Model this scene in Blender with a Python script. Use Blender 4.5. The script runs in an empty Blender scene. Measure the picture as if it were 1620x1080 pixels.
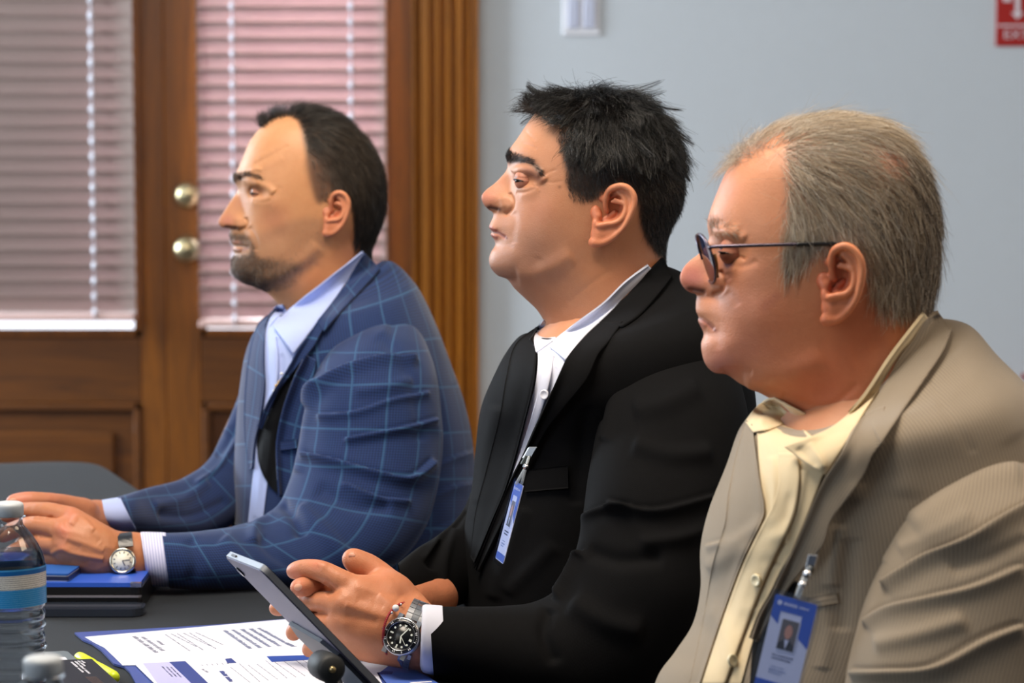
import bpy, math, random
import numpy as np
from mathutils import Vector, Matrix
from mathutils.bvhtree import BVHTree

# ---------------------------------------------------------------- camera
FPX = 4500.0
CAMZ, PITCH = 1.375, 0.0963
SC = bpy.context.scene
COL = SC.collection
CAM = np.array([0.0, 0.0, CAMZ])
FW = np.array([0.0, math.cos(PITCH), -math.sin(PITCH)])
UP = np.array([0.0, math.sin(PITCH), math.cos(PITCH)])
RT = np.array([1.0, 0.0, 0.0])
cam_data = bpy.data.cameras.new('camera')
cam_data.lens = FPX * 36.0 / 1620.0
cam_data.sensor_width = 36.0
cam_data.sensor_fit = 'HORIZONTAL'
cam_data.clip_start = 0.05
cam_data.clip_end = 60
cam_data.dof.use_dof = True
cam_data.dof.focus_distance = 2.95
cam_data.dof.aperture_fstop = 7.6
cam = bpy.data.objects.new('camera', cam_data)
COL.objects.link(cam)
cam.location = CAM
cam.rotation_euler = (math.pi / 2 - PITCH, 0, 0)
SC.camera = cam

# ---------------------------------------------------------------- light
def lin(c):
    return tuple(((x / 12.92) if x <= 0.04045 else ((x + 0.055) / 1.055) ** 2.4) for x in c)
def rgb(r, g, b):
    return lin((r / 255.0, g / 255.0, b / 255.0))

world = bpy.data.worlds.new('world')
SC.world = world
world.use_nodes = True
wn = world.node_tree
bg = wn.nodes['Background']
bg.inputs[0].default_value = (0.62, 0.72, 0.92, 1)
bg.inputs[1].default_value = 0.11

def area(name, loc, target, sx, sy, power, col, spread=None):
    L = bpy.data.lights.new(name, 'AREA')
    L.shape = 'RECTANGLE'
    L.size, L.size_y = sx, sy
    L.energy = power
    L.color = col
    if spread: L.spread = math.radians(spread)
    o = bpy.data.objects.new(name, L)
    COL.objects.link(o)
    o.location = loc
    d = Vector(target) - Vector(loc)
    o.rotation_euler = d.to_track_quat('-Z', 'Y').to_euler()
    return o
# daylight from the tall windows on the left of the room, ceiling lamps overhead
area('window_daylight', (-3.4, 0.9, 2.2), (0.0, 3.0, 1.1), 2.0, 1.8, 50, (0.82, 0.91, 1.0))
area('window_daylight', (-3.9, 6.0, 1.8), (0.6, 7.0, 1.5), 1.2, 1.8, 225, (0.80, 0.90, 1.0))
area('ceiling_lamp', (-0.5, 2.7, 3.0), (0.0, 3.2, 1.0), 1.2, 1.2, 92, (1.0, 0.87, 0.71))
area('ceiling_lamp', (1.5, 2.4, 3.0), (0.6, 2.9, 1.0), 1.2, 1.2, 34, (1.0, 0.78, 0.55))
area('sunlight_outside', (-0.50, 7.95, 1.8), (-0.50, 7.2, 1.5), 0.5, 1.5, 50, (1.0, 0.94, 0.98), 70)

SC.view_settings.view_transform = 'Standard'
SC.view_settings.look = 'None'
SC.view_settings.exposure = 0.0
SC.view_settings.gamma = 1.0
SC.view_settings.use_curve_mapping = False
SC.cycles.max_bounces = 8
SC.cycles.transparent_max_bounces = 12
SC.cycles.caustics_reflective = False
SC.cycles.caustics_refractive = False
SC.cycles.use_denoising = True

# ---------------------------------------------------------------- helpers
def P(px, py, d):
    """world point at depth d along the view axis seen at pixel px,py"""
    px = np.asarray(px, float); py = np.asarray(py, float); d = np.asarray(d, float)
    return CAM + d[..., None] * (FW + ((px - 810) / FPX)[..., None] * RT + ((540 - py) / FPX)[..., None] * UP)
def proj(v):
    r = np.asarray(v) - CAM
    d = r @ FW
    return 810 + FPX * (r @ RT) / d, 540 - FPX * (r @ UP) / d, d
def Pz(px, py, z):
    """world point on the horizontal plane z seen at pixel px,py"""
    dirv = FW + (px - 810) / FPX * RT + (540 - py) / FPX * UP
    t = (z - CAMZ) / dirv[2]
    return CAM + t * dirv
def nrm(v):
    v = np.asarray(v, float)
    return v / np.maximum(np.linalg.norm(v, axis=-1, keepdims=True), 1e-12)
def crom(pts, n, closed=False):
    """Catmull-Rom resampling to n rows, uniform per segment"""
    p = np.asarray(pts, float)
    k = len(p)
    if closed:
        u = np.linspace(0, k, n, endpoint=False)
        i = np.floor(u).astype(int); t = (u - i)[:, None]
        a, b, c, d = p[(i - 1) % k], p[i % k], p[(i + 1) % k], p[(i + 2) % k]
    else:
        u = np.linspace(0, k - 1, n)
        i = np.minimum(np.floor(u).astype(int), k - 2); t = (u - i)[:, None]
        a = p[np.maximum(i - 1, 0)]; b = p[i]; c = p[i + 1]; d = p[np.minimum(i + 2, k - 1)]
    return 0.5 * ((2 * b) + (-a + c) * t + (2 * a - 5 * b + 4 * c - d) * t ** 2 + (-a + 3 * b - 3 * c + d) * t ** 3)
def resamp(pts, n):
    """arc-length resampling of a smooth curve through pts"""
    q = crom(pts, max(200, n * 4))
    s = np.r_[0, np.cumsum(np.linalg.norm(np.diff(q, axis=0), axis=1))]
    u = np.linspace(0, s[-1], n)
    return np.stack([np.interp(u, s, q[:, j]) for j in range(q.shape[1])], 1)
def sstep(a, b, x):
    t = np.clip((x - a) / (b - a), 0, 1)
    return t * t * (3 - 2 * t)

def new_mesh(name, V, F, mat=None, parent=None, uv=None, col=None, smooth=True, link=True, alpha=None):
    """V (n,3); F (m,4) or (m,3) array or list of such arrays"""
    V = np.asarray(V, np.float32)
    Fs = F if isinstance(F, list) else [F]
    Fs = [np.asarray(f, np.int32) for f in Fs if len(f)]
    me = bpy.data.meshes.new(name)
    nl = sum(f.size for f in Fs); nf = sum(len(f) for f in Fs)
    me.vertices.add(len(V)); me.vertices.foreach_set('co', V.ravel())
    me.loops.add(nl); me.polygons.add(nf)
    li = np.concatenate([f.ravel() for f in Fs])
    tot = np.concatenate([np.full(len(f), f.shape[1], np.int32) for f in Fs])
    st = np.r_[0, np.cumsum(tot)[:-1]].astype(np.int32)
    me.loops.foreach_set('vertex_index', li)
    me.polygons.foreach_set('loop_start', st)
    me.polygons.foreach_set('use_smooth', np.full(nf, smooth))
    if uv is not None:
        l = me.uv_layers.new(name='UVMap')
        l.data.foreach_set('uv', np.asarray(uv, np.float32)[li].ravel())
    me.update(calc_edges=True)
    if col is not None:
        a = me.attributes.new('Col', 'FLOAT_COLOR', 'POINT')
        c = np.ones((len(V), 4), np.float32); c[:, :3] = col
        if alpha is not None: c[:, 3] = alpha
        a.data.foreach_set('color', c.ravel())
    if mat is not None:
        for m in (mat if isinstance(mat, (list, tuple)) else [mat]): me.materials.append(m)
    o = bpy.data.objects.new(name, me)
    if link: COL.objects.link(o)
    if parent is not None: o.parent = parent
    return o

def tag(o, label=None, cat=None, group=None, kind=None):
    if label: o['label'] = label
    if cat: o['category'] = cat
    if group: o['group'] = group
    if kind: o['kind'] = kind
    return o
def empty(name, loc=(0, 0, 0), label=None, cat=None, group=None):
    o = bpy.data.objects.new(name, None); COL.objects.link(o)
    o.location = tuple(loc); o.empty_display_size = 0.05
    return tag(o, label, cat, group)
def keep(child, parent):
    child.parent = parent
    child.matrix_parent_inverse = Matrix.Translation(-Vector(parent.location))
    return child
def vnormals(V, F):
    n = np.zeros_like(V)
    F = F if isinstance(F, list) else [F]
    for f in F:
        f = np.asarray(f)
        if f.shape[1] == 4: fn = np.cross(V[f[:, 2]] - V[f[:, 0]], V[f[:, 3]] - V[f[:, 1]])
        else: fn = np.cross(V[f[:, 1]] - V[f[:, 0]], V[f[:, 2]] - V[f[:, 0]])
        for k in range(f.shape[1]): np.add.at(n, f[:, k], fn)
    return nrm(n)
def grid_faces(nu, nv, closed=False, off=0, flip=False):
    i = np.arange(nu - 1)[:, None]; m = nv if closed else nv - 1
    j = np.arange(m)[None, :]; j2 = (j + 1) % nv
    f = np.stack([i * nv + j, i * nv + j2, (i + 1) * nv + j2, (i + 1) * nv + j], -1).reshape(-1, 4) + off
    return f[:, ::-1] if flip else f
def merge(parts):
    """parts: list of (V,F[,extra arrays]) -> V, [F4,F3], extras"""
    V = []; F4 = []; F3 = []; ex = []; o = 0
    for p in parts:
        V.append(p[0])
        for f in (p[1] if isinstance(p[1], list) else [p[1]]):
            f = np.asarray(f)
            if len(f) == 0: continue
            (F4 if f.shape[1] == 4 else F3).append(f + o)
        o += len(p[0]); ex.append(p[2:])
    F = [np.concatenate(a) for a in (F4, F3) if a]
    return np.concatenate(V), F, [np.concatenate([e[k] for e in ex]) for k in range(len(ex[0]))]

# ---- loft: cross sections between two traced edges, with depth and thickness
def loft(rows, n=120, m=96, cap0=True, cap1=True, tilt=0.0):
    """rows: (ax,ay,bx,by, depth, tnear, tfar[, p]) -> V, F, uv(metres), grid shape"""
    R = [list(r) + [2.0] * (8 - len(r)) + [0.0] * (9 - max(len(r), 8)) for r in rows]
    r = crom(R, n)
    A = P(r[:, 0], r[:, 1], r[:, 4]); B = P(r[:, 2], r[:, 3], r[:, 4])
    C = (A + B) / 2; H = (A - B) / 2
    view = nrm(CAM - C)
    hn = nrm(H)
    N = nrm(view - (view * hn).sum(1)[:, None] * hn)
    phi = np.linspace(0, 2 * np.pi, m, endpoint=False)
    c, s = np.cos(phi), np.sin(phi)
    ex = 2.0 / r[:, 7][:, None]
    cx = np.sign(c) * np.abs(c)[None, :] ** ex
    sy = np.sign(s) * np.abs(s)[None, :] ** ex
    th = np.where(s[None, :] > 0, r[:, 5][:, None], r[:, 6][:, None])
    V = C[:, None, :] + H[:, None, :] * cx[..., None] + N[:, None, :] * (sy * th)[..., None] + H[:, None, :] * (tilt * sy)[..., None]
    if np.abs(r[:, 8]).max() > 0:      # the viewer side of a neck opening hangs lower than its ends
        V = V - UP * (r[:, 8] * r[:, 4] / FPX)[:, None, None] * (np.maximum(s, 0) ** 1.3)[None, :, None]
    # uv in metres: v along centre line, u around from the near side
    sl = np.r_[0, np.cumsum(np.linalg.norm(np.diff(C, axis=0), axis=1))]
    e = np.linalg.norm(V - np.roll(V, 1, axis=1), axis=2)
    ul = np.cumsum(e, axis=1); ul = ul - ul[:, [m // 4]]
    uv = np.stack([ul, np.broadcast_to(sl[:, None], ul.shape)], -1).reshape(-1, 2)
    V = V.reshape(-1, 3)
    F = grid_faces(n, m, closed=True)
    caps = []
    extra = []
    for flag, k in ((cap0, 0), (cap1, n - 1)):
        if flag:
            ci = len(V) + len(extra)
            extra.append(C[k])
            j = np.arange(m)
            t = np.stack([k * m + j, k * m + (j + 1) % m, np.full(m, ci)], 1)
            caps.append(t[:, ::-1] if k == 0 else t)
    if extra:
        V = np.concatenate([V, extra]); uv = np.concatenate([uv, np.zeros((len(extra), 2))])
    Fs = [F] + ([np.concatenate(caps)] if caps else [])
    # orientation check
    nn = vnormals(V, Fs)
    mid = (n // 2) * m + m // 4
    if nn[mid] @ (CAM - V[mid]) < 0:
        Fs = [f[:, ::-1] for f in Fs]
    return V, Fs, uv

def polydist(x, y, line, closed=False):
    """distance from points to a polyline, and nearest parameter 0..1"""
    L = np.asarray(line, float)
    if closed: L = np.vstack([L, L[:1]])
    best = np.full(x.shape, 1e9); par = np.zeros(x.shape)
    k = len(L) - 1
    for i in range(k):
        a, b = L[i, :2], L[i + 1, :2]; d = b - a; q = d @ d + 1e-12
        t = np.clip(((x - a[0]) * d[0] + (y - a[1]) * d[1]) / q, 0, 1)
        dd = np.hypot(x - a[0] - t * d[0], y - a[1] - t * d[1])
        m = dd < best
        best = np.where(m, dd, best); par = np.where(m, (i + t) / k, par)
    return best, par
def inpoly(x, y, poly):
    p = np.asarray(poly, float); c = np.zeros(x.shape, bool)
    j = len(p) - 1
    for i in range(len(p)):
        xi, yi = p[i]; xj, yj = p[j]
        hit = ((yi > y) != (yj > y)) & (x < (xj - xi) * (y - yi) / (yj - yi + 1e-12) + xi)
        c ^= hit; j = i
    return c
def softpoly(x, y, poly, soft):
    """1 inside, falling to 0 over soft px outside/inside border"""
    d, _ = polydist(x, y, poly, True)
    s = np.where(inpoly(x, y, poly), d, -d)
    return sstep(-soft, soft, s)
def strokes(x, y, N, S, scale, w=None):
    """sum of brush strokes. each: (points, width, amp[, kind]); amp in px*scale metres.
    kind 'g' gauss ridge, 's' step: raised on the left-hand side of the path"""
    out = np.zeros(x.shape)
    for st in S:
        pts, wd, amp = st[:3]; kind = st[3] if len(st) > 3 else 'g'
        pts = np.asarray(pts, float)
        if len(pts) > 2: pts = crom(pts, len(pts) * 4)
        lo = pts[:, :2].min(0) - wd * 3.2; hi = pts[:, :2].max(0) + wd * 3.2
        m = (x > lo[0]) & (x < hi[0]) & (y > lo[1]) & (y < hi[1])
        if not m.any(): continue
        xx, yy = x[m], y[m]
        if len(pts) == 1:
            d = np.hypot(xx - pts[0, 0], yy - pts[0, 1]); out[m] += amp * np.exp(-(d / wd) ** 2); continue
        d, t = polydist(xx, yy, pts)
        ln = np.hypot(*np.diff(pts[:, :2], axis=0).T).sum()
        fl = min(.5, 1.1 * wd / max(ln, 1e-6))
        fade = sstep(0, fl, t) * sstep(0, fl, 1 - t) if ln > 2.6 * wd and kind in ('g', 's') else 1.0
        if kind in ('s', 'S'):
            # signed side
            k = len(pts) - 1
            i = np.clip((t * k).astype(int), 0, k - 1)
            a = pts[i]; b = pts[i + 1]
            sg = np.sign((b[:, 0] - a[:, 0]) * (yy - a[:, 1]) - (b[:, 1] - a[:, 1]) * (xx - a[:, 0]))
            prof = np.where(sg > 0, np.exp(-(d / wd) ** 2), -0.35 * np.exp(-(d / (wd * 0.35)) ** 2)) * np.tanh(d / (wd * 0.12))
            out[m] += amp * prof * fade
        else:
            out[m] += amp * np.exp(-(d / wd) ** 2) * fade
    return out * scale
def vnoise(p, seed=0, oct=3, f=1.0):
    """cheap smooth pseudo noise from sines, p (n,3)"""
    rs = np.random.RandomState(seed); o = np.zeros(len(p)); a = 1.0; tot = 0
    for k in range(oct):
        for _ in range(5):
            d = nrm(rs.normal(size=3)) * f * rs.uniform(.7, 1.4)
            o += a * np.sin(p @ d + rs.uniform(0, 6.28)); 
        tot += a * 2.2; a *= .5; f *= 2.05
    return o / tot

# ---- signed distance field on a grid + surface nets
class Field:
    def __init__(s, lo, hi, h):
        s.h = h; s.lo = np.asarray(lo, float)
        s.n = np.ceil((np.asarray(hi) - s.lo) / h).astype(int) + 1
        s.F = np.full(s.n, 1.0, np.float32)
    def box(s, lo, hi):
        a = np.clip(np.floor((np.asarray(lo) - s.lo) / s.h).astype(int), 0, s.n)
        b = np.clip(np.ceil((np.asarray(hi) - s.lo) / s.h).astype(int) + 1, 0, s.n)
        sl = tuple(slice(x, y) for x, y in zip(a, b))
        ax = [s.lo[k] + s.h * np.arange(a[k], b[k]) for k in range(3)]
        X, Y, Z = np.meshgrid(*ax, indexing='ij')
        return sl, X, Y, Z
    def put(s, sl, d, k, mode='u'):
        f = s.F[sl]
        if mode == 'u':
            if k <= 0: s.F[sl] = np.minimum(f, d); return
            h = np.maximum(k - np.abs(f - d), 0) / k
            s.F[sl] = np.minimum(f, d) - h * h * k * .25
        else:
            d = -d; h = np.maximum(k - np.abs(f - d), 0) / k if k > 0 else 0
            s.F[sl] = np.maximum(f, d) + h * h * k * .25
    def cone(s, a, b, ra, rb, k=0.004, mode='u', pad=0.012):
        a = np.asarray(a, float); b = np.asarray(b, float); r = max(ra, rb) + k + pad
        sl, X, Y, Z = s.box(np.minimum(a, b) - r, np.maximum(a, b) + r)
        d = b - a; q = d @ d + 1e-12
        t = np.clip(((X - a[0]) * d[0] + (Y - a[1]) * d[1] + (Z - a[2]) * d[2]) / q, 0, 1)
        dist = np.sqrt((X - a[0] - t * d[0]) ** 2 + (Y - a[1] - t * d[1]) ** 2 + (Z - a[2] - t * d[2]) ** 2) - (ra + (rb - ra) * t)
        s.put(sl, dist, k, mode)
    def chain(s, pts, rad, k=0.004, mode='u'):
        for i in range(len(pts) - 1): s.cone(pts[i], pts[i + 1], rad[i], rad[i + 1], k, mode)
    def ell(s, c, axes, rads, k=0.004, mode='u', pad=0.012):
        c = np.asarray(c, float); r = max(rads) + k + pad
        sl, X, Y, Z = s.box(c - r, c + r)
        A = nrm(np.asarray(axes, float)); q = np.stack([X - c[0], Y - c[1], Z - c[2]], -1) @ A.T
        k0 = np.sqrt(((q / rads) ** 2).sum(-1)); k1 = np.sqrt(((q / np.square(rads)) ** 2).sum(-1))
        s.put(sl, k0 * (k0 - 1) / np.maximum(k1, 1e-9), k, mode)
    def mesh(s):
        F = s.F; S = F < 0; n = np.array(F.shape) - 1
        corners = [(i, j, k) for i in (0, 1) for j in (0, 1) for k in (0, 1)]
        cnt = np.zeros(n, np.int8)
        for c in corners: cnt += S[c[0]:c[0] + n[0], c[1]:c[1] + n[1], c[2]:c[2] + n[2]]
        act = (cnt > 0) & (cnt < 8)
        idx = np.full(n, -1, np.int64); ii = np.argwhere(act); idx[act] = np.arange(len(ii))
        acc = np.zeros((len(ii), 3)); num = np.zeros(len(ii))
        for c in corners:
            for ax in range(3):
                if c[ax]: continue
                e = list(c); e[ax] = 1
                p0 = ii + c; p1 = ii + e
                f0 = F[tuple(p0.T)]; f1 = F[tuple(p1.T)]
                m = (f0 < 0) != (f1 < 0)
                t = np.where(m, f0 / np.where(m, f0 - f1, 1), 0)
                q = ii + np.array(c, float); q[:, ax] += t
                acc += q * m[:, None]; num += m
        V = acc / num[:, None] * s.h + s.lo
        Q = []
        for ax in range(3):
            u, v = (ax + 1) % 3, (ax + 2) % 3
            sl0 = [slice(0, F.shape[k]) for k in range(3)]; sl1 = list(sl0)
            sl0[ax] = slice(0, F.shape[ax] - 1); sl1[ax] = slice(1, F.shape[ax])
            a = S[tuple(sl0)]; b = S[tuple(sl1)]
            e = np.argwhere(a != b); e = e[(e[:, u] > 0) & (e[:, v] > 0) & (e[:, u] < n[u]) & (e[:, v] < n[v])]
            du = np.zeros(3, int); du[u] = 1; dv = np.zeros(3, int); dv[v] = 1
            q = np.stack([idx[tuple((e - du - dv).T)], idx[tuple((e - dv).T)], idx[tuple(e.T)], idx[tuple((e - du).T)]], 1)
            ins = a[tuple(e.T)]
            q[~ins] = q[~ins][:, ::-1]
            Q.append(q)
        return V, np.concatenate(Q)
def relax(V, F, it=2, lam=.5):
    F = F if isinstance(F, list) else [F]
    E = np.concatenate([np.stack([f[:, k], f[:, (k + 1) % f.shape[1]]], 1) for f in F for k in range(f.shape[1])])
    deg = np.bincount(E.ravel(), minlength=len(V)).astype(float)
    for _ in range(it):
        a = np.zeros_like(V)
        for k in range(3):
            a[:, k] = np.bincount(E[:, 0], V[E[:, 1], k], len(V)) + np.bincount(E[:, 1], V[E[:, 0], k], len(V))
        V = V + lam * (a / np.maximum(deg, 1)[:, None] - V)
    return V

# ---- simple solids
def tube(pts, rad, m=12, closed=False, cap=True):
    p = np.asarray(pts, float); n = len(p); rad = np.broadcast_to(rad, (n,))
    T = nrm(np.gradient(p, axis=0)) if not closed else nrm(np.roll(p, -1, 0) - np.roll(p, 1, 0))
    ref = np.array([0, 0, 1.0]) if abs(T[0][2]) < .9 else np.array([1.0, 0, 0])
    U = []; u = nrm(np.cross(T[0], ref))
    for t in T:
        u = nrm(u - (u @ t) * t); U.append(u)
    U = np.array(U); W = np.cross(T, U)
    a = np.linspace(0, 2 * np.pi, m, endpoint=False)
    V = p[:, None] + (U[:, None] * np.cos(a)[None, :, None] + W[:, None] * np.sin(a)[None, :, None]) * rad[:, None, None]
    V = V.reshape(-1, 3); F = grid_faces(n, m, True)
    if closed:
        j = np.arange(m); l = (n - 1) * m
        F = np.concatenate([F, np.stack([l + j, l + (j + 1) % m, (j + 1) % m, j], 1)]); return V, [F[:, ::-1]]
    Fs = [F[:, ::-1]]
    if cap:
        j = np.arange(m); V = np.concatenate([V, p[:1], p[-1:]]); a0 = n * m
        Fs = [F[:, ::-1], np.concatenate([np.stack([j, (j + 1) % m, np.full(m, a0)], 1), np.stack([(n - 1) * m + (j + 1) % m, (n - 1) * m + j, np.full(m, a0 + 1)], 1)])]
    return V, Fs
def lathe(prof, m=48, origin=(0, 0, 0), axis=(0, 0, 1)):
    """prof: (r,h) rows"""
    pr = np.asarray(prof, float); a = np.linspace(0, 2 * np.pi, m, endpoint=False)
    ax = nrm(axis); ref = np.array([1.0, 0, 0]) if abs(ax[0]) < .9 else np.array([0, 1.0, 0])
    u = nrm(np.cross(ax, ref)); v = np.cross(ax, u)
    ring = u[None] * np.cos(a)[:, None] + v[None] * np.sin(a)[:, None]
    V = np.asarray(origin) + pr[:, 0][:, None, None] * ring[None] + pr[:, 1][:, None, None] * ax
    return V.reshape(-1, 3), [grid_faces(len(pr), m, True, flip=False)]
def boxm(lo, hi, bev=0.0):
    lo = np.asarray(lo, float); hi = np.asarray(hi, float)
    c = (lo + hi) / 2; h = (hi - lo) / 2
    if bev <= 0:
        V = np.array([[x, y, z] for x in (-1, 1) for y in (-1, 1) for z in (-1, 1)]) * h + c
        F = np.array([[0, 1, 3, 2], [4, 6, 7, 5], [0, 4, 5, 1], [2, 3, 7, 6], [0, 2, 6, 4], [1, 5, 7, 3]])
        return V, [F]
    b = min(bev, h.min() * .99)
    # 24 verts: each corner has 3
    V = []; ix = {}
    for sx in (-1, 1):
        for sy in (-1, 1):
            for sz in (-1, 1):
                s = np.array([sx, sy, sz])
                for k in range(3):
                    q = h - b; q = q.copy(); q[k] = h[k]
                    ix[(sx, sy, sz, k)] = len(V); V.append(c + s * q)
    F4 = []; F3 = []
    for k in range(3):
        u, v = (k + 1) % 3, (k + 2) % 3
        for sg in (-1, 1):
            q = []
            for (su, sv) in ((-1, -1), (1, -1), (1, 1), (-1, 1)):
                t = [0, 0, 0]; t[k] = sg; t[u] = su; t[v] = sv; q.append(ix[(*t, k)])
            F4.append(q if sg > 0 else q[::-1])
        for su in (-1, 1):
            for sv in (-1, 1):
                def id_(sk, kk):
                    t = [0, 0, 0]; t[k] = sk; t[u] = su; t[v] = sv; return ix[(*t, kk)]
                q = [id_(-1, u), id_(1, u), id_(1, v), id_(-1, v)]
                F4.append(q if su * sv < 0 else q[::-1])
    for sx in (-1, 1):
        for sy in (-1, 1):
            for sz in (-1, 1):
                t = [ix[(sx, sy, sz, k)] for k in range(3)]
                F3.append(t if sx * sy * sz > 0 else t[::-1])
    return np.array(V), [np.array(F4), np.array(F3)]
def xf(V, origin, ex, ey, ez):
    """local coordinates to world by basis"""
    return np.asarray(origin) + V[:, :1] * np.asarray(ex) + V[:, 1:2] * np.asarray(ey) + V[:, 2:3] * np.asarray(ez)
def slab(poly, z0, z1):
    """prism from a 2-D polygon, local z extents"""
    p = np.asarray(poly, float); n = len(p)
    A = 0.5 * np.sum(p[:, 0] * np.roll(p[:, 1], -1) - np.roll(p[:, 0], -1) * p[:, 1])
    if A < 0: p = p[::-1]
    V = np.concatenate([np.c_[p, np.full(n, z0)], np.c_[p, np.full(n, z1)]])
    j = np.arange(n)
    side = np.stack([j, (j + 1) % n, n + (j + 1) % n, n + j], 1)
    from mathutils.geometry import tessellate_polygon
    tri = np.array(tessellate_polygon([[Vector((x, y, 0)) for x, y in p]]))
    a = p[tri[:, 0]]; b = p[tri[:, 1]]; c = p[tri[:, 2]]
    cr = (b[:, 0] - a[:, 0]) * (c[:, 1] - a[:, 1]) - (b[:, 1] - a[:, 1]) * (c[:, 0] - a[:, 0])
    tri[cr < 0] = tri[cr < 0][:, ::-1]
    return V, [side, np.concatenate([tri[:, ::-1], tri + n])]
def roundrect(w, h, r, k=6):
    pts = []
    for cx, cy, a0 in ((w / 2 - r, h / 2 - r, 0), (-w / 2 + r, h / 2 - r, 90), (-w / 2 + r, -h / 2 + r, 180), (w / 2 - r, -h / 2 + r, 270)):
        for i in range(k + 1):
            a = math.radians(a0 + 90 * i / k); pts.append((cx + r * math.cos(a), cy + r * math.sin(a)))
    return pts

# ---- materials
def nodes(name):
    m = bpy.data.materials.new(name); m.use_nodes = True
    nt = m.node_tree; b = nt.nodes['Principled BSDF']
    return m, nt, b
def N(nt, t, ins=None, **kw):
    n = nt.nodes.new(t)
    for k, v in kw.items(): setattr(n, k, v)
    for k, v in (ins or {}).items():
        s = n.inputs[k]
        if isinstance(v, bpy.types.NodeSocket): nt.links.new(v, s)
        else: s.default_value = v
    return n
def mathn(nt, op, a, b=0.0, c=0.0, clamp=False):
    n = N(nt, 'ShaderNodeMath', {0: a, 1: b, 2: c}, operation=op); n.use_clamp = clamp
    return n.outputs[0]
def mixc(nt, f, a, b, mode='MIX'):
    n = nt.nodes.new('ShaderNodeMix'); n.data_type = 'RGBA'; n.blend_type = mode
    for s, v in ((n.inputs[0], f), (n.inputs[6], a), (n.inputs[7], b)):
        if isinstance(v, bpy.types.NodeSocket): nt.links.new(v, s)
        elif isinstance(v, (int, float)): s.default_value = v
        else: s.default_value = (*v[:3], 1)
    return n.outputs[2]
def bump(nt, b, h, strength=.3, dist=.001):
    n = N(nt, 'ShaderNodeBump', {'Height': h, 'Strength': strength, 'Distance': dist})
    nt.links.new(n.outputs[0], b.inputs['Normal']); return n
def simple(name, col, rough=.5, metal=0.0, spec=None, trans=0.0, ior=None, alpha=1.0, coat=0.0, noise=0.0, nscale=200, bumpd=0.0):
    m, nt, b = nodes(name)
    b.inputs['Base Color'].default_value = (*col, 1); b.inputs['Roughness'].default_value = rough
    b.inputs['Metallic'].default_value = metal
    if spec is not None: b.inputs['Specular IOR Level'].default_value = spec
    if trans: b.inputs['Transmission Weight'].default_value = trans
    if ior: b.inputs['IOR'].default_value = ior
    if coat: b.inputs['Coat Weight'].default_value = coat
    b.inputs['Alpha'].default_value = alpha
    if noise or bumpd:
        tc = N(nt, 'ShaderNodeTexCoord'); nz = N(nt, 'ShaderNodeTexNoise', {'Vector': tc.outputs['Object'], 'Scale': nscale, 'Detail': 3.0})
        if noise:
            c2 = tuple(x * (1 - noise) for x in col)
            nt.links.new(mixc(nt, nz.outputs[0], col, c2), b.inputs['Base Color'])
        if bumpd: bump(nt, b, nz.outputs[0], .5, bumpd)
    return m
# ================================================================= room
YW = 7.2
def W(px, py, y=YW):
    dv = FW + (px - 810) / FPX * RT + (540 - py) / FPX * UP
    t = y / dv[1]
    return CAM + t * dv
def wx(px, y=YW): return W(px, 540, y)[0]
def wz(py, y=YW): return W(810, py, y)[2]
def box(name, lo, hi, mat, parent=None, bev=0.0, kind=None):
    V, F = boxm(lo, hi, bev); o = new_mesh(name, V, F, mat, parent, smooth=False)
    if kind: o['kind'] = kind
    return o
def wood_mat(name, c1, c2, vertical=True):
    m, nt, b = nodes(name)
    tc = N(nt, 'ShaderNodeTexCoord'); mp = N(nt, 'ShaderNodeMapping', {'Vector': tc.outputs['Object'], 'Scale': (14, 14, 1.0) if vertical else (1.0, 14, 14)})
    nz = N(nt, 'ShaderNodeTexNoise', {'Vector': mp.outputs[0], 'Scale': 2.2, 'Detail': 6.0, 'Roughness': .65, 'Distortion': 1.2})
    fine = N(nt, 'ShaderNodeTexNoise', {'Vector': mp.outputs[0], 'Scale': 12.0, 'Detail': 3.0})
    c = mixc(nt, N(nt, 'ShaderNodeMapRange', {0: nz.outputs[0], 1: .3, 2: .7}).outputs[0], c1, c2)
    c = mixc(nt, mathn(nt, 'MULTIPLY', fine.outputs[0], .4), c, tuple(x * .55 for x in c1))
    nt.links.new(c, b.inputs['Base Color']); b.inputs['Roughness'].default_value = .38
    b.inputs['Coat Weight'].default_value = .25; b.inputs['Coat Roughness'].default_value = .25
    bump(nt, b, fine.outputs[0], .2, .0006)
    return m
WOODV = wood_mat('varnished_wood_upright', rgb(92, 50, 8), rgb(142, 82, 14))
WOODH = wood_mat('varnished_wood_level', rgb(72, 38, 6), rgb(108, 60, 10), False)
WOODC = wood_mat('casing_wood', rgb(128, 74, 8), rgb(180, 108, 16))
WALLP = simple('wall_paint', rgb(206, 212, 218), .8, noise=.04, nscale=30, bumpd=.0003)
CEIL = simple('ceiling_paint', rgb(226, 224, 218), .9, noise=.03)
CARPET = simple('carpet', rgb(92, 84, 80), .95, noise=.4, nscale=300, bumpd=.002)
BRASS = simple('aged_brass', rgb(190, 176, 140), .3, 1.0)
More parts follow.
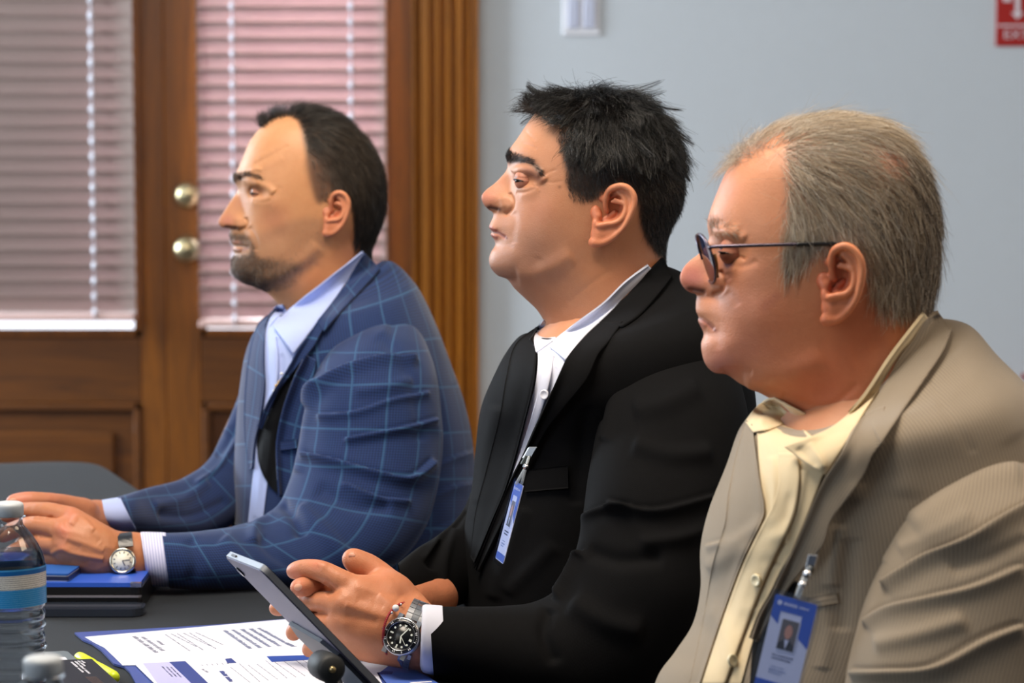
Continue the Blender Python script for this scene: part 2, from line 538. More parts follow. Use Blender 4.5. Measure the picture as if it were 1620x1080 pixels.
def room():
    xl, xr = wx(-60), wx(655)           # door opening
    zt = 2.42
    t = .14
    st = dict(kind='structure')
    V1, F1 = boxm((-4.2, YW, 0), (wx(-303), YW + t, 3.1)); V2, F2 = boxm((xr, YW, 0), (3.4, YW + t, 3.1)); V3, F3 = boxm((wx(-303), YW, zt), (xr, YW + t, 3.1))
    V, F, _ = merge([(V1, F1, V1[:, 0]), (V2, F2, V2[:, 0]), (V3, F3, V3[:, 0])])
    new_mesh('wall_back', V, F, WALLP, smooth=False)['kind'] = 'structure'
    box('wall_left', (-4.34, -1.5, 0), (-4.2, YW + t, 3.1), WALLP, kind='structure')
    box('wall_right', (3.4, -1.5, 0), (3.54, YW + t, 3.1), WALLP, kind='structure')
    box('floor', (-4.34, -1.5, -.1), (3.54, YW + t, 0), CARPET, kind='structure')
    box('ceiling', (-4.34, -1.5, 3.1), (3.54, YW + t, 3.2), CEIL, kind='structure')
    box('baseboard_back', (wx(760), YW - .015, 0), (3.4, YW, .12), WALLP, kind='structure')
    # fluted casing at the right of the doors
    x0, x1 = wx(654), wx(758); w = x1 - x0
    u = np.linspace(0, 1, 161); z = np.full_like(u, .020)
    for c_, r_ in ((.09, .035), (.30, .05), (.46, .05), (.62, .05), (.80, .045)):
        z -= .014 * np.clip(1 - ((u - c_) / r_) ** 2, 0, 1) ** .5
    z[(u < .04)] = .026; z[u > .93] = .030; z[(u > .88) & (u <= .93)] = .008; z[0] = 0; z[-1] = 0
    prof = np.stack([x0 + u * w, YW - .004 - z], 1)
    V = np.concatenate([np.c_[prof, np.zeros(161)], np.c_[prof, np.full(161, zt + .1)]]); j = np.arange(160)
    F = np.stack([j, j + 1, 161 + j + 1, 161 + j], 1)
    o = new_mesh('trim_1', V, F, WOODC, smooth=False); o['kind'] = 'structure'
    box('trim_2', (wx(-400), YW - .03, zt), (x1 + .03, YW, zt + .12), WOODC, kind='structure')
    box('trim_3', (wx(-405), YW - .03, 0), (wx(-301), YW, zt), WOODC, kind='structure')
    # the pair of glazed doors
    def leaf(n, a, b, ga, gb, zb, hand):
        """a,b leaf edges; ga,gb glass edges; zb bottom of glass"""
        y0, y1 = YW + .012, YW + .057
        parts = []
        for lo, hi in (((a, y0, 0), (ga, y1, zt)), ((gb, y0, 0), (b, y1, zt)), ((ga, y0, zt - .14), (gb, y1, zt))):
            v, f = boxm(lo, hi, .003); parts.append((v, f, np.zeros(len(v))))
        V, F, _ = merge(parts); d = new_mesh('door_%d' % n, V, F, WOODV, smooth=False); d['kind'] = 'structure'
        box('bottom_rail', (ga, y0, 0), (gb, y1, .16), WOODH, d, .003)
        box('lock_rail', (ga, y0, zb - .17), (gb, y1, zb), WOODH, d, .003)
        pz0, pz1 = .16, zb - .17
        # raised panel with moulding
        v, f = boxm((ga, y0 + .018, pz0), (gb, y0 + .03, pz1)); v2, f2 = boxm((ga + .07, y0 + .004, pz0 + .08), (gb - .07, y0 + .02, pz1 - .075), .012)
        V, F, _ = merge([(v, f, v[:, 0]), (v2, f2, v2[:, 0])]); new_mesh('raised_panel', V, F, WOODH, d, smooth=False)
        for q, (lo, hi) in enumerate((((ga, y0 - .006, pz1 - .022), (gb, y0 + .02, pz1)), ((ga, y0 - .006, pz0), (gb, y0 + .02, pz0 + .022)), ((ga, y0 - .006, pz0), (ga + .022, y0 + .02, pz1)), ((gb - .022, y0 - .006, pz0), (gb, y0 + .02, pz1)))):
            box('moulding', lo, hi, WOODH, d, .006)
        for lo, hi in (((ga - .002, y0 - .006, zb), (gb + .002, y0 + .004, zb + .02)), ((ga - .002, y0 - .006, zb), (ga + .016, y0 + .004, zt - .14)), ((gb - .016, y0 - .006, zb), (gb + .002, y0 + .004, zt - .14))):
            box('glazing_bead', lo, hi, WOODV, d, .003)
        m, nt, b_ = nodes('door_glass'); nt.nodes.remove(b_)
        mix = N(nt, 'ShaderNodeMixShader', {0: .06}); tr = N(nt, 'ShaderNodeBsdfTransparent'); gl = N(nt, 'ShaderNodeBsdfGlossy', {'Roughness': .02})
        nt.links.new(tr.outputs[0], mix.inputs[1]); nt.links.new(gl.outputs[0], mix.inputs[2]); nt.links.new(mix.outputs[0], nt.nodes['Material Output'].inputs[0])
        box('glass_pane', (ga, y0 + .02, zb), (gb, y0 + .024, zt - .14), m, d)
        return d
    zb = wz(533)
    d1 = leaf(1, wx(-300), wx(262.4), wx(-255), wx(222), zb, 1)
    d2 = leaf(2, wx(262.6), xr - .002, wx(317), wx(615), zb, 0)
    box('meeting_strip', (wx(259), YW + .052, 0), (wx(267), YW + .066, zt), WOODV, d2, .002)  # unseen strip added to stop light leaking through the seam
    for z_, r_, nm in ((wz(393), .031, 'door_knob'), (wz(309), .029, 'deadbolt')):
        c = np.array([wx(298.5), YW + .012, z_])
        if nm == 'door_knob': pr = [(.033, 0), (.033, .006), (.014, .012), (.013, .03), (.024, .038), (.031, .05), (.031, .058), (.024, .068), (.010, .073), (0, .074)]
        else: pr = [(.032, 0), (.032, .012), (.030, .02), (.022, .028), (.012, .031), (0, .032)]
        V, F = lathe(pr, 40, c, (0, -1, 0)); 
        if vnormals(V, F)[40 * 5] @ (V[40 * 5] - c) < 0: F = [f[:, ::-1] for f in F]
        o = new_mesh(nm, V, F, BRASS, d2)
    # outside: pale daylight beyond the glass
    m, nt, b = nodes('daylight'); nt.nodes.remove(b); e = N(nt, 'ShaderNodeEmission', {'Color': (.86, .90, 1, 1), 'Strength': 2.2}); nt.links.new(e.outputs[0], nt.nodes['Material Output'].inputs[0])
    o = box('outside_sky', (-4, YW + 1.6, -.5), (1.5, YW + 1.65, 3.6), m, kind='structure')
    # blinds
    def slat_mat(nm, col, tl):
        m, nt, b = nodes(nm)
        b.inputs['Base Color'].default_value = (*col, 1); b.inputs['Roughness'].default_value = .32
        ts = N(nt, 'ShaderNodeBsdfTranslucent', {'Color': (*tl, 1)}); mx = N(nt, 'ShaderNodeMixShader', {0: .22})
        nt.links.new(b.outputs[0], mx.inputs[1]); nt.links.new(ts.outputs[0], mx.inputs[2]); nt.links.new(mx.outputs[0], nt.nodes['Material Output'].inputs[0])
        return m
    S1 = slat_mat('slat_faux_wood', rgb(156, 140, 132), rgb(232, 204, 210))
    white = simple('ladder_cord', rgb(236, 238, 250), .35)
    def blind(x0, x1, ybot, label, cords, tilt, seed, s0):
        z0 = wz(ybot); top = zt - .1; yb = YW - .045
        root = empty('venetian_blind', ((x0 + x1) / 2, yb, z0), label, 'window blind')
        pitch = 24.3 / FPX * 7.22; parts = []; rs = np.random.RandomState(seed)
        nz_ = int((top - z0 - .03) / pitch); hw = .0245
        for i in range(nz_):
            zc = z0 + .042 + i * pitch
            a = math.radians(tilt(i) + rs.uniform(-1.2, 1.2))
            s = np.linspace(-1, 1, 9); crown = .0022 * (1 - s ** 2)
            # inside edge lower: slats tip down towards the room
            yy = s * hw * math.cos(a) - crown * math.sin(a); zz = s * hw * math.sin(a) + crown * math.cos(a)
            xs = np.linspace(x0, x1, 14); sag = .0008 * rs.uniform(-1, 1) * np.sin(np.linspace(0, 3.14, 14))
            V = np.stack([np.broadcast_to(xs[:, None], (14, 9)), yb + np.broadcast_to(yy, (14, 9)), zc + zz[None, :] + sag[:, None]], -1).reshape(-1, 3)
            n_ = nrm(np.array([0, -math.sin(a), math.cos(a)]))
            V2 = V - n_ * .0026; F = grid_faces(14, 9)
            lp = np.r_[np.arange(9), np.arange(1, 14) * 9 + 8, 13 * 9 + np.arange(7, -1, -1), np.arange(12, 0, -1) * 9]; l2 = np.roll(lp, -1)
            parts.append((np.concatenate([V, V2]), np.concatenate([F, F[:, ::-1] + 126, np.stack([lp, l2, l2 + 126, lp + 126], 1)]), np.zeros(252)))
        V, F, _ = merge(parts); keep(new_mesh('slats', V, F, S1), root)
        keep(box('bottom_rail', (x0, yb - .026, z0), (x1, yb + .026, z0 + .018), simple('rail_faux_wood', rgb(206, 172, 164), .35), None, .004), root)
        keep(box('head_rail', (x0, yb - .03, top), (x1, yb + .03, top + .05), simple('rail_faux_wood', rgb(206, 172, 164), .35), None, .004), root)
        for cpx in cords:
            x = wx(cpx); pts = []; rad = []
            v, f = tube([(x, yb - .027, z0), (x, yb - .027, top)], .0014, 8); pp = [(v, f, np.zeros(len(v)))]
            for i in range(nz_):
                zc = z0 + .042 + i * pitch - .018
                v, f = lathe([(0, -.011), (.005, -.007), (.0062, 0), (.005, .007), (0, .011)], 12, (x, yb - .029, zc), (0, 0, 1))
                pp.append((v, f, np.zeros(len(v))))
            V, F, _ = merge(pp); keep(new_mesh('ladder_cord', V, F, white), root)
    blind(wx(-252), wx(219), 504, 'closed pinkish wooden venetian blind on the left door, over its whole glass', (157,), lambda i: -62 + (0 if i > 3 else 0), 3, 0)
    blind(wx(319), wx(613), 514, 'pinkish wooden venetian blind behind the man in the blue plaid jacket', (376, 560), lambda i: -50 if i in (3, 5, 8) else -60, 5, 0)
    # light switch plate
    c = W(918, 21); root = empty('light_switch', (c[0], YW, c[2]), 'white double rocker light switch on the pale wall above the black-haired man', 'light switch')
    pw = simple('white_plastic', rgb(226, 226, 232), .35)
    keep(box('plate', (wx(889), YW - .006, wz(57)), (wx(948), YW + .0, wz(-17)), pw, None, .003), root)
    for a, b in ((897, 915), (921, 940)):
        keep(box('rocker', (wx(a), YW - .011, wz(45)), (wx(b), YW - .004, wz(-3)), simple('rocker_white', rgb(200, 204, 224), .3), None, .003), root)
    # fire extinguisher sign
    RED = simple('sign_red', rgb(170, 22, 18), .4); SW = simple('sign_white', rgb(226, 214, 220), .4)
    x0 = wx(1567); z0 = wz(73); wd = .215; ht = .30
    root = empty('wall_sign', (x0 + wd / 2, YW - .002, z0), 'red fire extinguisher sign with a white arrow and the word EXTINTOR', 'sign')
    keep(box('plate', (x0, YW - .006, z0), (x0 + wd, YW - .001, z0 + ht), RED, None, .001), root)
    def flat(name, poly, mat, y=YW - .0075):
        V, F = slab(poly, 0, .001); V = np.stack([V[:, 0], y - V[:, 2] + .001, V[:, 1]], 1)
        return keep(new_mesh(name, V, [f[:, ::-1] for f in F], mat, smooth=False), root)
    ax = wx(1600); az = wz(31); s = .0016
    flat('arrow', [(ax, az), (ax + .016, az + .018), (ax + .006, az + .018), (ax + .006, az + .11), (ax - .006, az + .11), (ax - .006, az + .018), (ax - .016, az + .018)], SW)
    flat('pictogram', [(wx(1577), wz(3)), (wx(1590), wz(3)), (wx(1590), wz(-40)), (wx(1586), wz(-46)), (wx(1588), wz(-56)), (wx(1579), wz(-56)), (wx(1581), wz(-46)), (wx(1577), wz(-40))], SW)
    flat('rule_line', [(x0 + .004, wz(42)), (x0 + wd - .004, wz(42)), (x0 + wd - .004, wz(39)), (x0 + .004, wz(39))], SW)
    cu = bpy.data.curves.new('lettering', 'FONT'); cu.body = 'EXTINTOR'; cu.size = .030; cu.extrude = .0004; cu.align_x = 'CENTER'
    t_ = bpy.data.objects.new('lettering', cu); COL.objects.link(t_); t_.location = (x0 + wd / 2, YW - .0075, wz(61)); t_.rotation_euler = (math.pi / 2, 0, 0); t_.scale = (1.22, 1, 1); cu.materials.append(SW)
    bpy.context.view_layer.update()
    me = bpy.data.meshes.new_from_object(t_.evaluated_get(bpy.context.evaluated_depsgraph_get())); me.transform(t_.matrix_world); bpy.data.objects.remove(t_)
    lo_ = bpy.data.objects.new('lettering', me); COL.objects.link(lo_); keep(lo_, root)
    # extinguisher below the sign, only its handle shows past the tan shoulder
    ex = wx(1652); ez = wz(640)
    root = empty('fire_extinguisher', (ex, YW - .10, ez - .42), 'red fire extinguisher on the wall at the right edge, behind the tan jacket', 'fire extinguisher')
    V, F = lathe([(0, 0), (.07, 0), (.078, .012), (.078, .36), (.07, .395), (.045, .42), (.02, .43), (.02, .445), (0, .445)], 48, (ex, YW - .10, ez - .42))
    keep(new_mesh('cylinder', V, F, simple('extinguisher_red', rgb(176, 20, 18), .25)), root)
    keep(box('valve', (ex - .02, YW - .12, ez + .015), (ex + .02, YW - .08, ez + .06), simple('valve_metal', rgb(120, 116, 110), .3, .9), None, .004), root)
    V, F = tube(crom([(ex + .02, YW - .10, ez + .055), (ex - .03, YW - .105, ez + .075), (ex - .075, YW - .11, ez + .085)], 14), .008, 10); keep(new_mesh('lever', V, F, simple('lever_red', rgb(150, 24, 26), .35)), root)
    V, F = tube(crom([(ex, YW - .10, ez + .035), (ex - .05, YW - .11, ez + .03), (ex - .09, YW - .11, ez - .02), (ex - .088, YW - .11, ez - .3)], 30), .011, 10); keep(new_mesh('hose', V, F, simple('hose_black', rgb(16, 16, 18), .4)), root)
    keep(box('wall_bracket', (ex - .02, YW - .03, ez - .1), (ex + .02, YW, ez + .02), simple('bracket', rgb(60, 60, 60), .5), None, .002), root)
room()
# ================================================================= people tools
def head_frame(ex, ey, d, yaw):
    O = P(ex, ey, d); s = d / FPX
    view = nrm(O - CAM)
    side = nrm(np.cross(np.array([0, 0, 1.0]), view))     # points to screen left
    w = nrm(np.cross(view, side))
    y = math.radians(yaw)
    u = side * math.cos(y) - view * math.sin(y)           # face forward, turned a little to the viewer
    v = -view * math.cos(y) - side * math.sin(y)          # towards the viewer
    return dict(O=O, s=s, u=u, v=v, w=w, ex=ex, ey=ey, cy=math.cos(y))
def h2w(fr, px, py, v):
    px = np.asarray(px, float); py = np.asarray(py, float); v = np.asarray(v, float)
    return fr['O'] + ((fr['ex'] - px) * fr['s'] / fr['cy'])[..., None] * fr['u'] + ((fr['ey'] - py) * fr['s'])[..., None] * fr['w'] + v[..., None] * fr['v']
def w2h(fr, X):
    r = X - fr['O']
    return fr['ex'] - (r @ fr['u']) / fr['s'] * fr['cy'], fr['ey'] - (r @ fr['w']) / fr['s'], r @ fr['v']

def head_mesh(fr, rows, brushes, side=(), n=430, m=420):
    """rows: Fx,Fy,off(px),sigma(mm),Bx,By,b(mm),pfront  traced along the profile"""
    q = crom(rows, 3000)
    sl = np.r_[0, np.cumsum(np.hypot(np.diff(q[:, 0]), np.diff(q[:, 1])) + .25 * np.hypot(np.diff(q[:, 4]), np.diff(q[:, 5])) + .3 * np.abs(np.diff(q[:, 6])))]
    r = np.stack([np.interp(np.linspace(0, sl[-1], n), sl, q[:, j]) for j in range(8)], 1)
    Fx, Fy, off, sig, Bx, By, b, pf = r.T
    off = np.maximum(off, 0)
    dx, dy = Bx - Fx, By - Fy; L = np.hypot(dx, dy)
    bx, by = Fx + dx / L * off, Fy + dy / L * off * 0.6
    def sm(a, sg):
        k = np.exp(-.5 * (np.arange(-3 * sg, 3 * sg + 1) / sg) ** 2); k /= k.sum()
        h = np.convolve(np.pad(a, 3 * sg, mode='reflect', reflect_type='odd'), k, 'valid')
        e = sstep(0, 3 * sg, np.minimum(np.arange(len(a)), np.arange(len(a))[::-1]).astype(float))
        return a * (1 - e) + h * e
    # the wide face form is smooth; the sharp profile is added near the middle only
    hb = 1 - sstep(.32, .42, np.linspace(0, 1, n)) * 0
    bx, by = sm(bx, 20), sm(by, 20); Bx, By, b, pf = sm(Bx, 16), sm(By, 16), sm(b, 16), sm(2 + (pf - 2) * .5, 16)
    Mx, My = Bx + (bx - Bx) * .45, By + (by - By) * .45
    phi = np.linspace(0, 2 * np.pi, 6000, endpoint=False); c, sn = np.cos(phi), np.sin(phi)
    px = np.zeros((n, m)); py = np.zeros((n, m)); vv = np.zeros((n, m))
    for i in range(n):
        p = np.where(c > 0, pf[i], 2.15)
        t = np.sign(c) * np.abs(c) ** (2 / p); y = np.sign(sn) * np.abs(sn) ** (2 / p) * b[i] * .001
        ax = np.where(t > 0, Mx[i] + (bx[i] - Mx[i]) * t, Mx[i] + (Bx[i] - Mx[i]) * -t)
        ay = np.where(t > 0, My[i] + (by[i] - My[i]) * t, My[i] + (By[i] - My[i]) * -t)
        e = np.hypot(np.hypot(np.diff(np.r_[ax, ax[0]]), np.diff(np.r_[ay, ay[0]])) * fr['s'], np.diff(np.r_[y, y[0]]))
        e = e * (1 + 1.6 * sstep(.3, .95, t))
        a = np.r_[0, np.cumsum(e)]; a /= a[-1]
        k = np.linspace(0, 1, m, endpoint=False)
        ax = np.interp(k, a, np.r_[ax, ax[0]]); ay = np.interp(k, a, np.r_[ay, ay[0]]); y = np.interp(k, a, np.r_[y, y[0]]); tt = np.interp(k, a, np.r_[t, t[0]])
        g = np.exp(-(np.abs(y) / (sig[i] * .00098)) ** 2.0) * sstep(.1, .6, tt)
        px[i] = ax + (Fx[i] - bx[i]) * g; py[i] = ay + (Fy[i] - by[i]) * g; vv[i] = y
    V = h2w(fr, px.ravel(), py.ravel(), vv.ravel())
    F = grid_faces(n, m, True)
    cc = [h2w(fr, px[k].mean(), py[k].mean(), 0.0) for k in (0, n - 1)]
    V = np.concatenate([V, cc]); j = np.arange(m)
    F3 = np.concatenate([np.stack([(j + 1) % m, j, np.full(m, n * m)], 1), np.stack([(n - 1) * m + j, (n - 1) * m + (j + 1) % m, np.full(m, n * m + 1)], 1)])
    Fs = [F, F3]
    nn = vnormals(V, Fs)
    k = (n // 2) * m + m // 4
    if nn[k] @ (V[k] - V[:n * m].reshape(n, m, 3)[n // 2].mean(0)) < 0:
        Fs = [f[:, ::-1] for f in Fs]; nn = -nn
    V = relax(V, Fs, 2, .5)
    hx, hy, hv = w2h(fr, V)          # forms pushed straight sideways (eye sockets, temples)
    V = V + fr['v'] * (np.tanh(hv / .008) * strokes(hx, hy, None, side, .001) * sstep(.010, .024, np.abs(hv)))[:, None]
    for bs in brushes:
        nn = vnormals(V, Fs)
        hx, hy, hv = w2h(fr, V)
        lat = sstep(.25, .6, np.abs(nn @ fr['v']) + np.where(np.abs(hv) > .012, .35, 0))
        V = V + nn * (strokes(hx, hy, None, bs, .001) * lat)[:, None]
    V = relax(V, Fs, 1, .35)
    return V, Fs

EARP = np.array([[977.8, 292.], [933., 392.], [999., 318.]])
def ear_mesh(fr, marks, v0, side=1, tone=1.0):
    """ear sculpted from joined strokes; marks = top, lobe bottom, rear in this head's pixels"""
    src = np.c_[EARP, np.ones(3)]; A = np.linalg.solve(src, np.asarray(marks, float))
    sc = np.linalg.norm(np.asarray(marks[0]) - np.asarray(marks[1])) * fr['s'] / (np.linalg.norm(EARP[0] - EARP[1]) * .000722)
    def T(X, Y, z):
        p = np.array([X / 7.2 + 900, Y / 7.2 + 270, 1.0]) @ A
        return h2w(fr, p[0], p[1], v0 + z * .001 * sc) if side > 0 else None
    # build in local (px*s, py*s, v) space for an axis-aligned grid
    def Lc(X, Y, z):
        p = np.array([X / 7.2 + 900, Y / 7.2 + 270, 1.0]) @ A
        return np.array([p[0] * fr['s'], p[1] * fr['s'], z * .001 * sc])
    corners = np.array([Lc(X, Y, 0) for X, Y in ((120, 100), (800, 100), (120, 950), (800, 950))])
    lo = corners.min(0) - .004; hi = corners.max(0) + .004; lo[2] = -.010; hi[2] = .028 * sc
    G = Field(lo, hi, .0008)
    R = .001 * sc
    helix = [(395, 470, 3), (378, 400, 5), (380, 320, 7), (405, 245, 9.5), (460, 200, 12.5), (545, 180, 15.5), (620, 205, 17.5), (675, 270, 18.5), (692, 345, 18.5), (675, 440, 17.5), (640, 530, 15.5), (590, 620, 13), (520, 700, 10.5), (440, 765, 8.5), (340, 815, 7), (250, 815, 6)]
    hp = crom(helix, 46); rr = np.interp(np.linspace(0, 1, 46), [0, .12, .25, .5, .75, 1], [2.0, 2.6, 3.1, 2.9, 2.5, 3.6]) * R
    pts = [Lc(*p) for p in hp]
    # inner plate from antihelix out to helix
    anti = crom([(520, 250, 10), (575, 300, 11.5), (600, 390, 12.5), (592, 470, 13), (555, 540, 12.5), (480, 590, 11.5), (390, 605, 10.5), (300, 622, 9.5)], 30)
    ap = [Lc(*p) for p in anti]
    for k in range(30):
        h = pts[min(45, int(12 + k * 29 / 30))]
        mid = (ap[k] + h) / 2 - np.array([0, 0, 2.2 * R])
        G.cone(ap[k], mid, 1.7 * R, 1.5 * R, .0015); G.cone(mid, h - np.array([0, 0, .8 * R]), 1.5 * R, 1.6 * R, .0015)
        base = ap[k] * [1, 1, 0] * .82 + np.array(Lc(430, 500, 0)) * .18 + [0, 0, -.004]
        G.cone(ap[k], base, 1.7 * R, 3.0 * R, .002)
        G.cone(h - np.array([0, 0, 1 * R]), base + np.array([0, 0, .002]), 1.6 * R, 3 * R, .002)
    G.chain(ap, [2.0 * R] * 30, .0022)
    for a in ((480, 330, 9), (450, 355, 7.5)): G.cone(Lc(*a), Lc(585, 375, 11.5), 1.7 * R, 2.2 * R, .0025)
    G.chain(pts, rr, .0018)
    for X, Y, z, r in ((330, 750, 6, 4.6), (270, 790, 5.6, 4.4), (390, 720, 6.5, 4), (240, 815, 5.0, 3.6), (300, 700, 6.5, 3.8), (450, 700, 8, 3)):
        G.ell(Lc(X, Y, z), np.eye(3), (r * R * 1.4, r * R * 1.3, r * R * .62), .004)
    G.ell(Lc(272, 480, -.5), np.eye(3), (6.2 * R, 8.5 * R, 5.4 * R), .006); G.cone(Lc(296, 520, 3), Lc(258, 600, 3.2), 3.4 * R, 2.8 * R, .005)
    G.cone(Lc(262, 590, 5), Lc(240, 720, 4), 2.4 * R, 3.0 * R, .003)
    G.cone(Lc(320, 320, -2), Lc(380, 310, 4), 4 * R, 2.6 * R, .006)
    G.cone(Lc(380, 560, -2), Lc(480, 480, -2), 4.5 * R, 4.5 * R, .002)   # bowl floor
    G.cone(Lc(430, 300, 2), Lc(560, 240, 8), 3.0 * R, 2.5 * R, .002)
    G.cone(Lc(355, 490, 1), Lc(340, 500, -8), 2.2 * R, 2.2 * R, .001, 's')     # canal
    V, F = G.mesh()
    V = relax(V, F, 2, .5)
    W = h2w(fr, V[:, 0] / fr['s'], V[:, 1] / fr['s'], (v0 + V[:, 2]) * side)
    if side > 0: pass
    else: F = F[:, ::-1]
    nn = vnormals(W, F)
    # orientation test: outermost vertex faces out
    k = np.argmax(V[:, 2])
    if (nn[k] @ fr['v']) * side < 0: F = F[:, ::-1]
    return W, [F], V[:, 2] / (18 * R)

def lids(fr, ex_, ey_, v0, r=.012, up=12, low=-11, canth=(-52, 56), pitch=0.0, mirror=1, fold=8):
    """eyelid shells round an eyeball; azimuth 0 looks forward"""
    R = r + .0011; out = []
    c = h2w(fr, ex_, ey_, v0 * mirror)
    def S(az, el, rad):
        az = np.radians(az); el = np.radians(el + pitch)
        return c + rad[..., None] * ((np.cos(el) * np.cos(az))[..., None] * fr['u'] + (np.cos(el) * np.sin(az))[..., None] * fr['v'] * mirror + np.sin(el)[..., None] * fr['w'])
    az = np.linspace(-100, 150, 46)
    k = np.clip((az - canth[0]) / (canth[1] - canth[0]), 0, 1)
    arch = np.sin(np.pi * k) ** .75
    cz = -3 + 2 * (k - .5)
    lines = []
    for sgn, lim in ((1, up), (-1, low)):
        m = cz + (lim - cz) * arch
        tt = np.linspace(0, 1, 24)
        end = 80 if sgn > 0 else -76
        A = np.broadcast_to(az[:, None], (46, 24)); E = m[:, None] + (end - m[:, None]) * tt[None, :]
        rad = R - .0005 * np.exp(-((tt - .16) / .05) ** 2)[None, :] * (sgn > 0) + 0 * A
        V = S(A, E, rad).reshape(-1, 3); F = grid_faces(46, 24)
        # rolled-in margin
        Vi = S(az, m + sgn * 1.0, np.full(46, r - .0006)); 
        o = len(V); V = np.concatenate([V, Vi]); j = np.arange(45)
        E2 = np.stack([j * 24, o + j, o + j + 1, (j + 1) * 24], 1)
        F = np.concatenate([F, E2])
        nn = vnormals(V, F)
        if nn[20 * 24 + 10] @ (V[20 * 24 + 10] - c) < 0: F = F[:, ::-1]
        out.append((V, F)); ka = (az > canth[0] - 4) & (az < canth[1] + 4); lines.append(S(az[ka], m[ka], np.full(ka.sum(), R + .0002)))
    return out, lines, c

def eyeball(fr, c, r, iris=(60, 40, 25), yaw=0, pitch=0):
    m = 48; el = np.linspace(0, np.pi, 40)
    cornea = .0009 * np.exp(-(el / .42) ** 4)
    pr = np.stack([(r + cornea) * np.sin(el), (r + cornea) * np.cos(el)], 1)
    V, F = lathe(pr, m, c, nrm(fr['u'] * math.cos(yaw) + fr['v'] * math.sin(yaw) + fr['w'] * pitch))
    e = np.repeat(el, m)
    c0 = np.array(rgb(176, 160, 150)); ci = np.array(rgb(*iris)); ck = np.array(rgb(12, 9, 8))  # sclera tone darkened to include the shade of the lids
    colr = np.where((e < .17)[:, None], ck, np.where((e < .46)[:, None], ci, c0)); colr[(e > .42) & (e < .5)] = ci * .5
    return V, [F[0][:, ::-1] if vnormals(V, F)[m * 10] @ (V[m * 10] - c) < 0 else F[0]], colr

def strand_mesh(Pt, rad, col):
    """Pt (n,k,3) strand points, rad (n,k), col (n,3) -> mesh arrays"""
    n, k = Pt.shape[:2]
    T = nrm(np.gradient(Pt, axis=1)); rs = np.random.RandomState(5)
    a = nrm(np.cross(T, nrm(rs.normal(size=(n, 1, 3))))); b = np.cross(T, a)
    ang = np.array([0, 2.094, 4.189])
    V = Pt[:, :, None] + (a[:, :, None] * np.cos(ang)[None, None, :, None] + b[:, :, None] * np.sin(ang)[None, None, :, None]) * rad[:, :, None, None]
    V = V.reshape(-1, 3)
    i = (np.arange(n) * k * 3)[:, None, None]; s = (np.arange(k - 1) * 3)[None, :, None]; j = np.arange(3)[None, None, :]; j2 = (j + 1) % 3
    F = np.stack([i + s + j, i + s + j2, i + s + 3 + j2, i + s + 3 + j], -1).reshape(-1, 4)
    return V, [F], np.repeat(col, k * 3, axis=0)

def sample_surface(V, Fs, weight, n, seed):
    """random points; weight per vertex"""
    rs = np.random.RandomState(seed)
    T = np.concatenate([np.concatenate([f[:, [0, 1, 2]], f[:, [0, 2, 3]]]) if f.shape[1] == 4 else f for f in Fs])
    w = weight[T].mean(1); T = T[w > 1e-4]; w = w[w > 1e-4]
    ar = np.linalg.norm(np.cross(V[T[:, 1]] - V[T[:, 0]], V[T[:, 2]] - V[T[:, 0]]), axis=1) * w
    cs = np.cumsum(ar); k = np.searchsorted(cs, rs.uniform(0, cs[-1], n)); k = np.minimum(k, len(T) - 1)
    r1 = np.sqrt(rs.uniform(size=n)); r2 = rs.uniform(size=n)
    b = np.stack([1 - r1, r1 * (1 - r2), r1 * r2], 1)
    t = T[k]
    return t, b

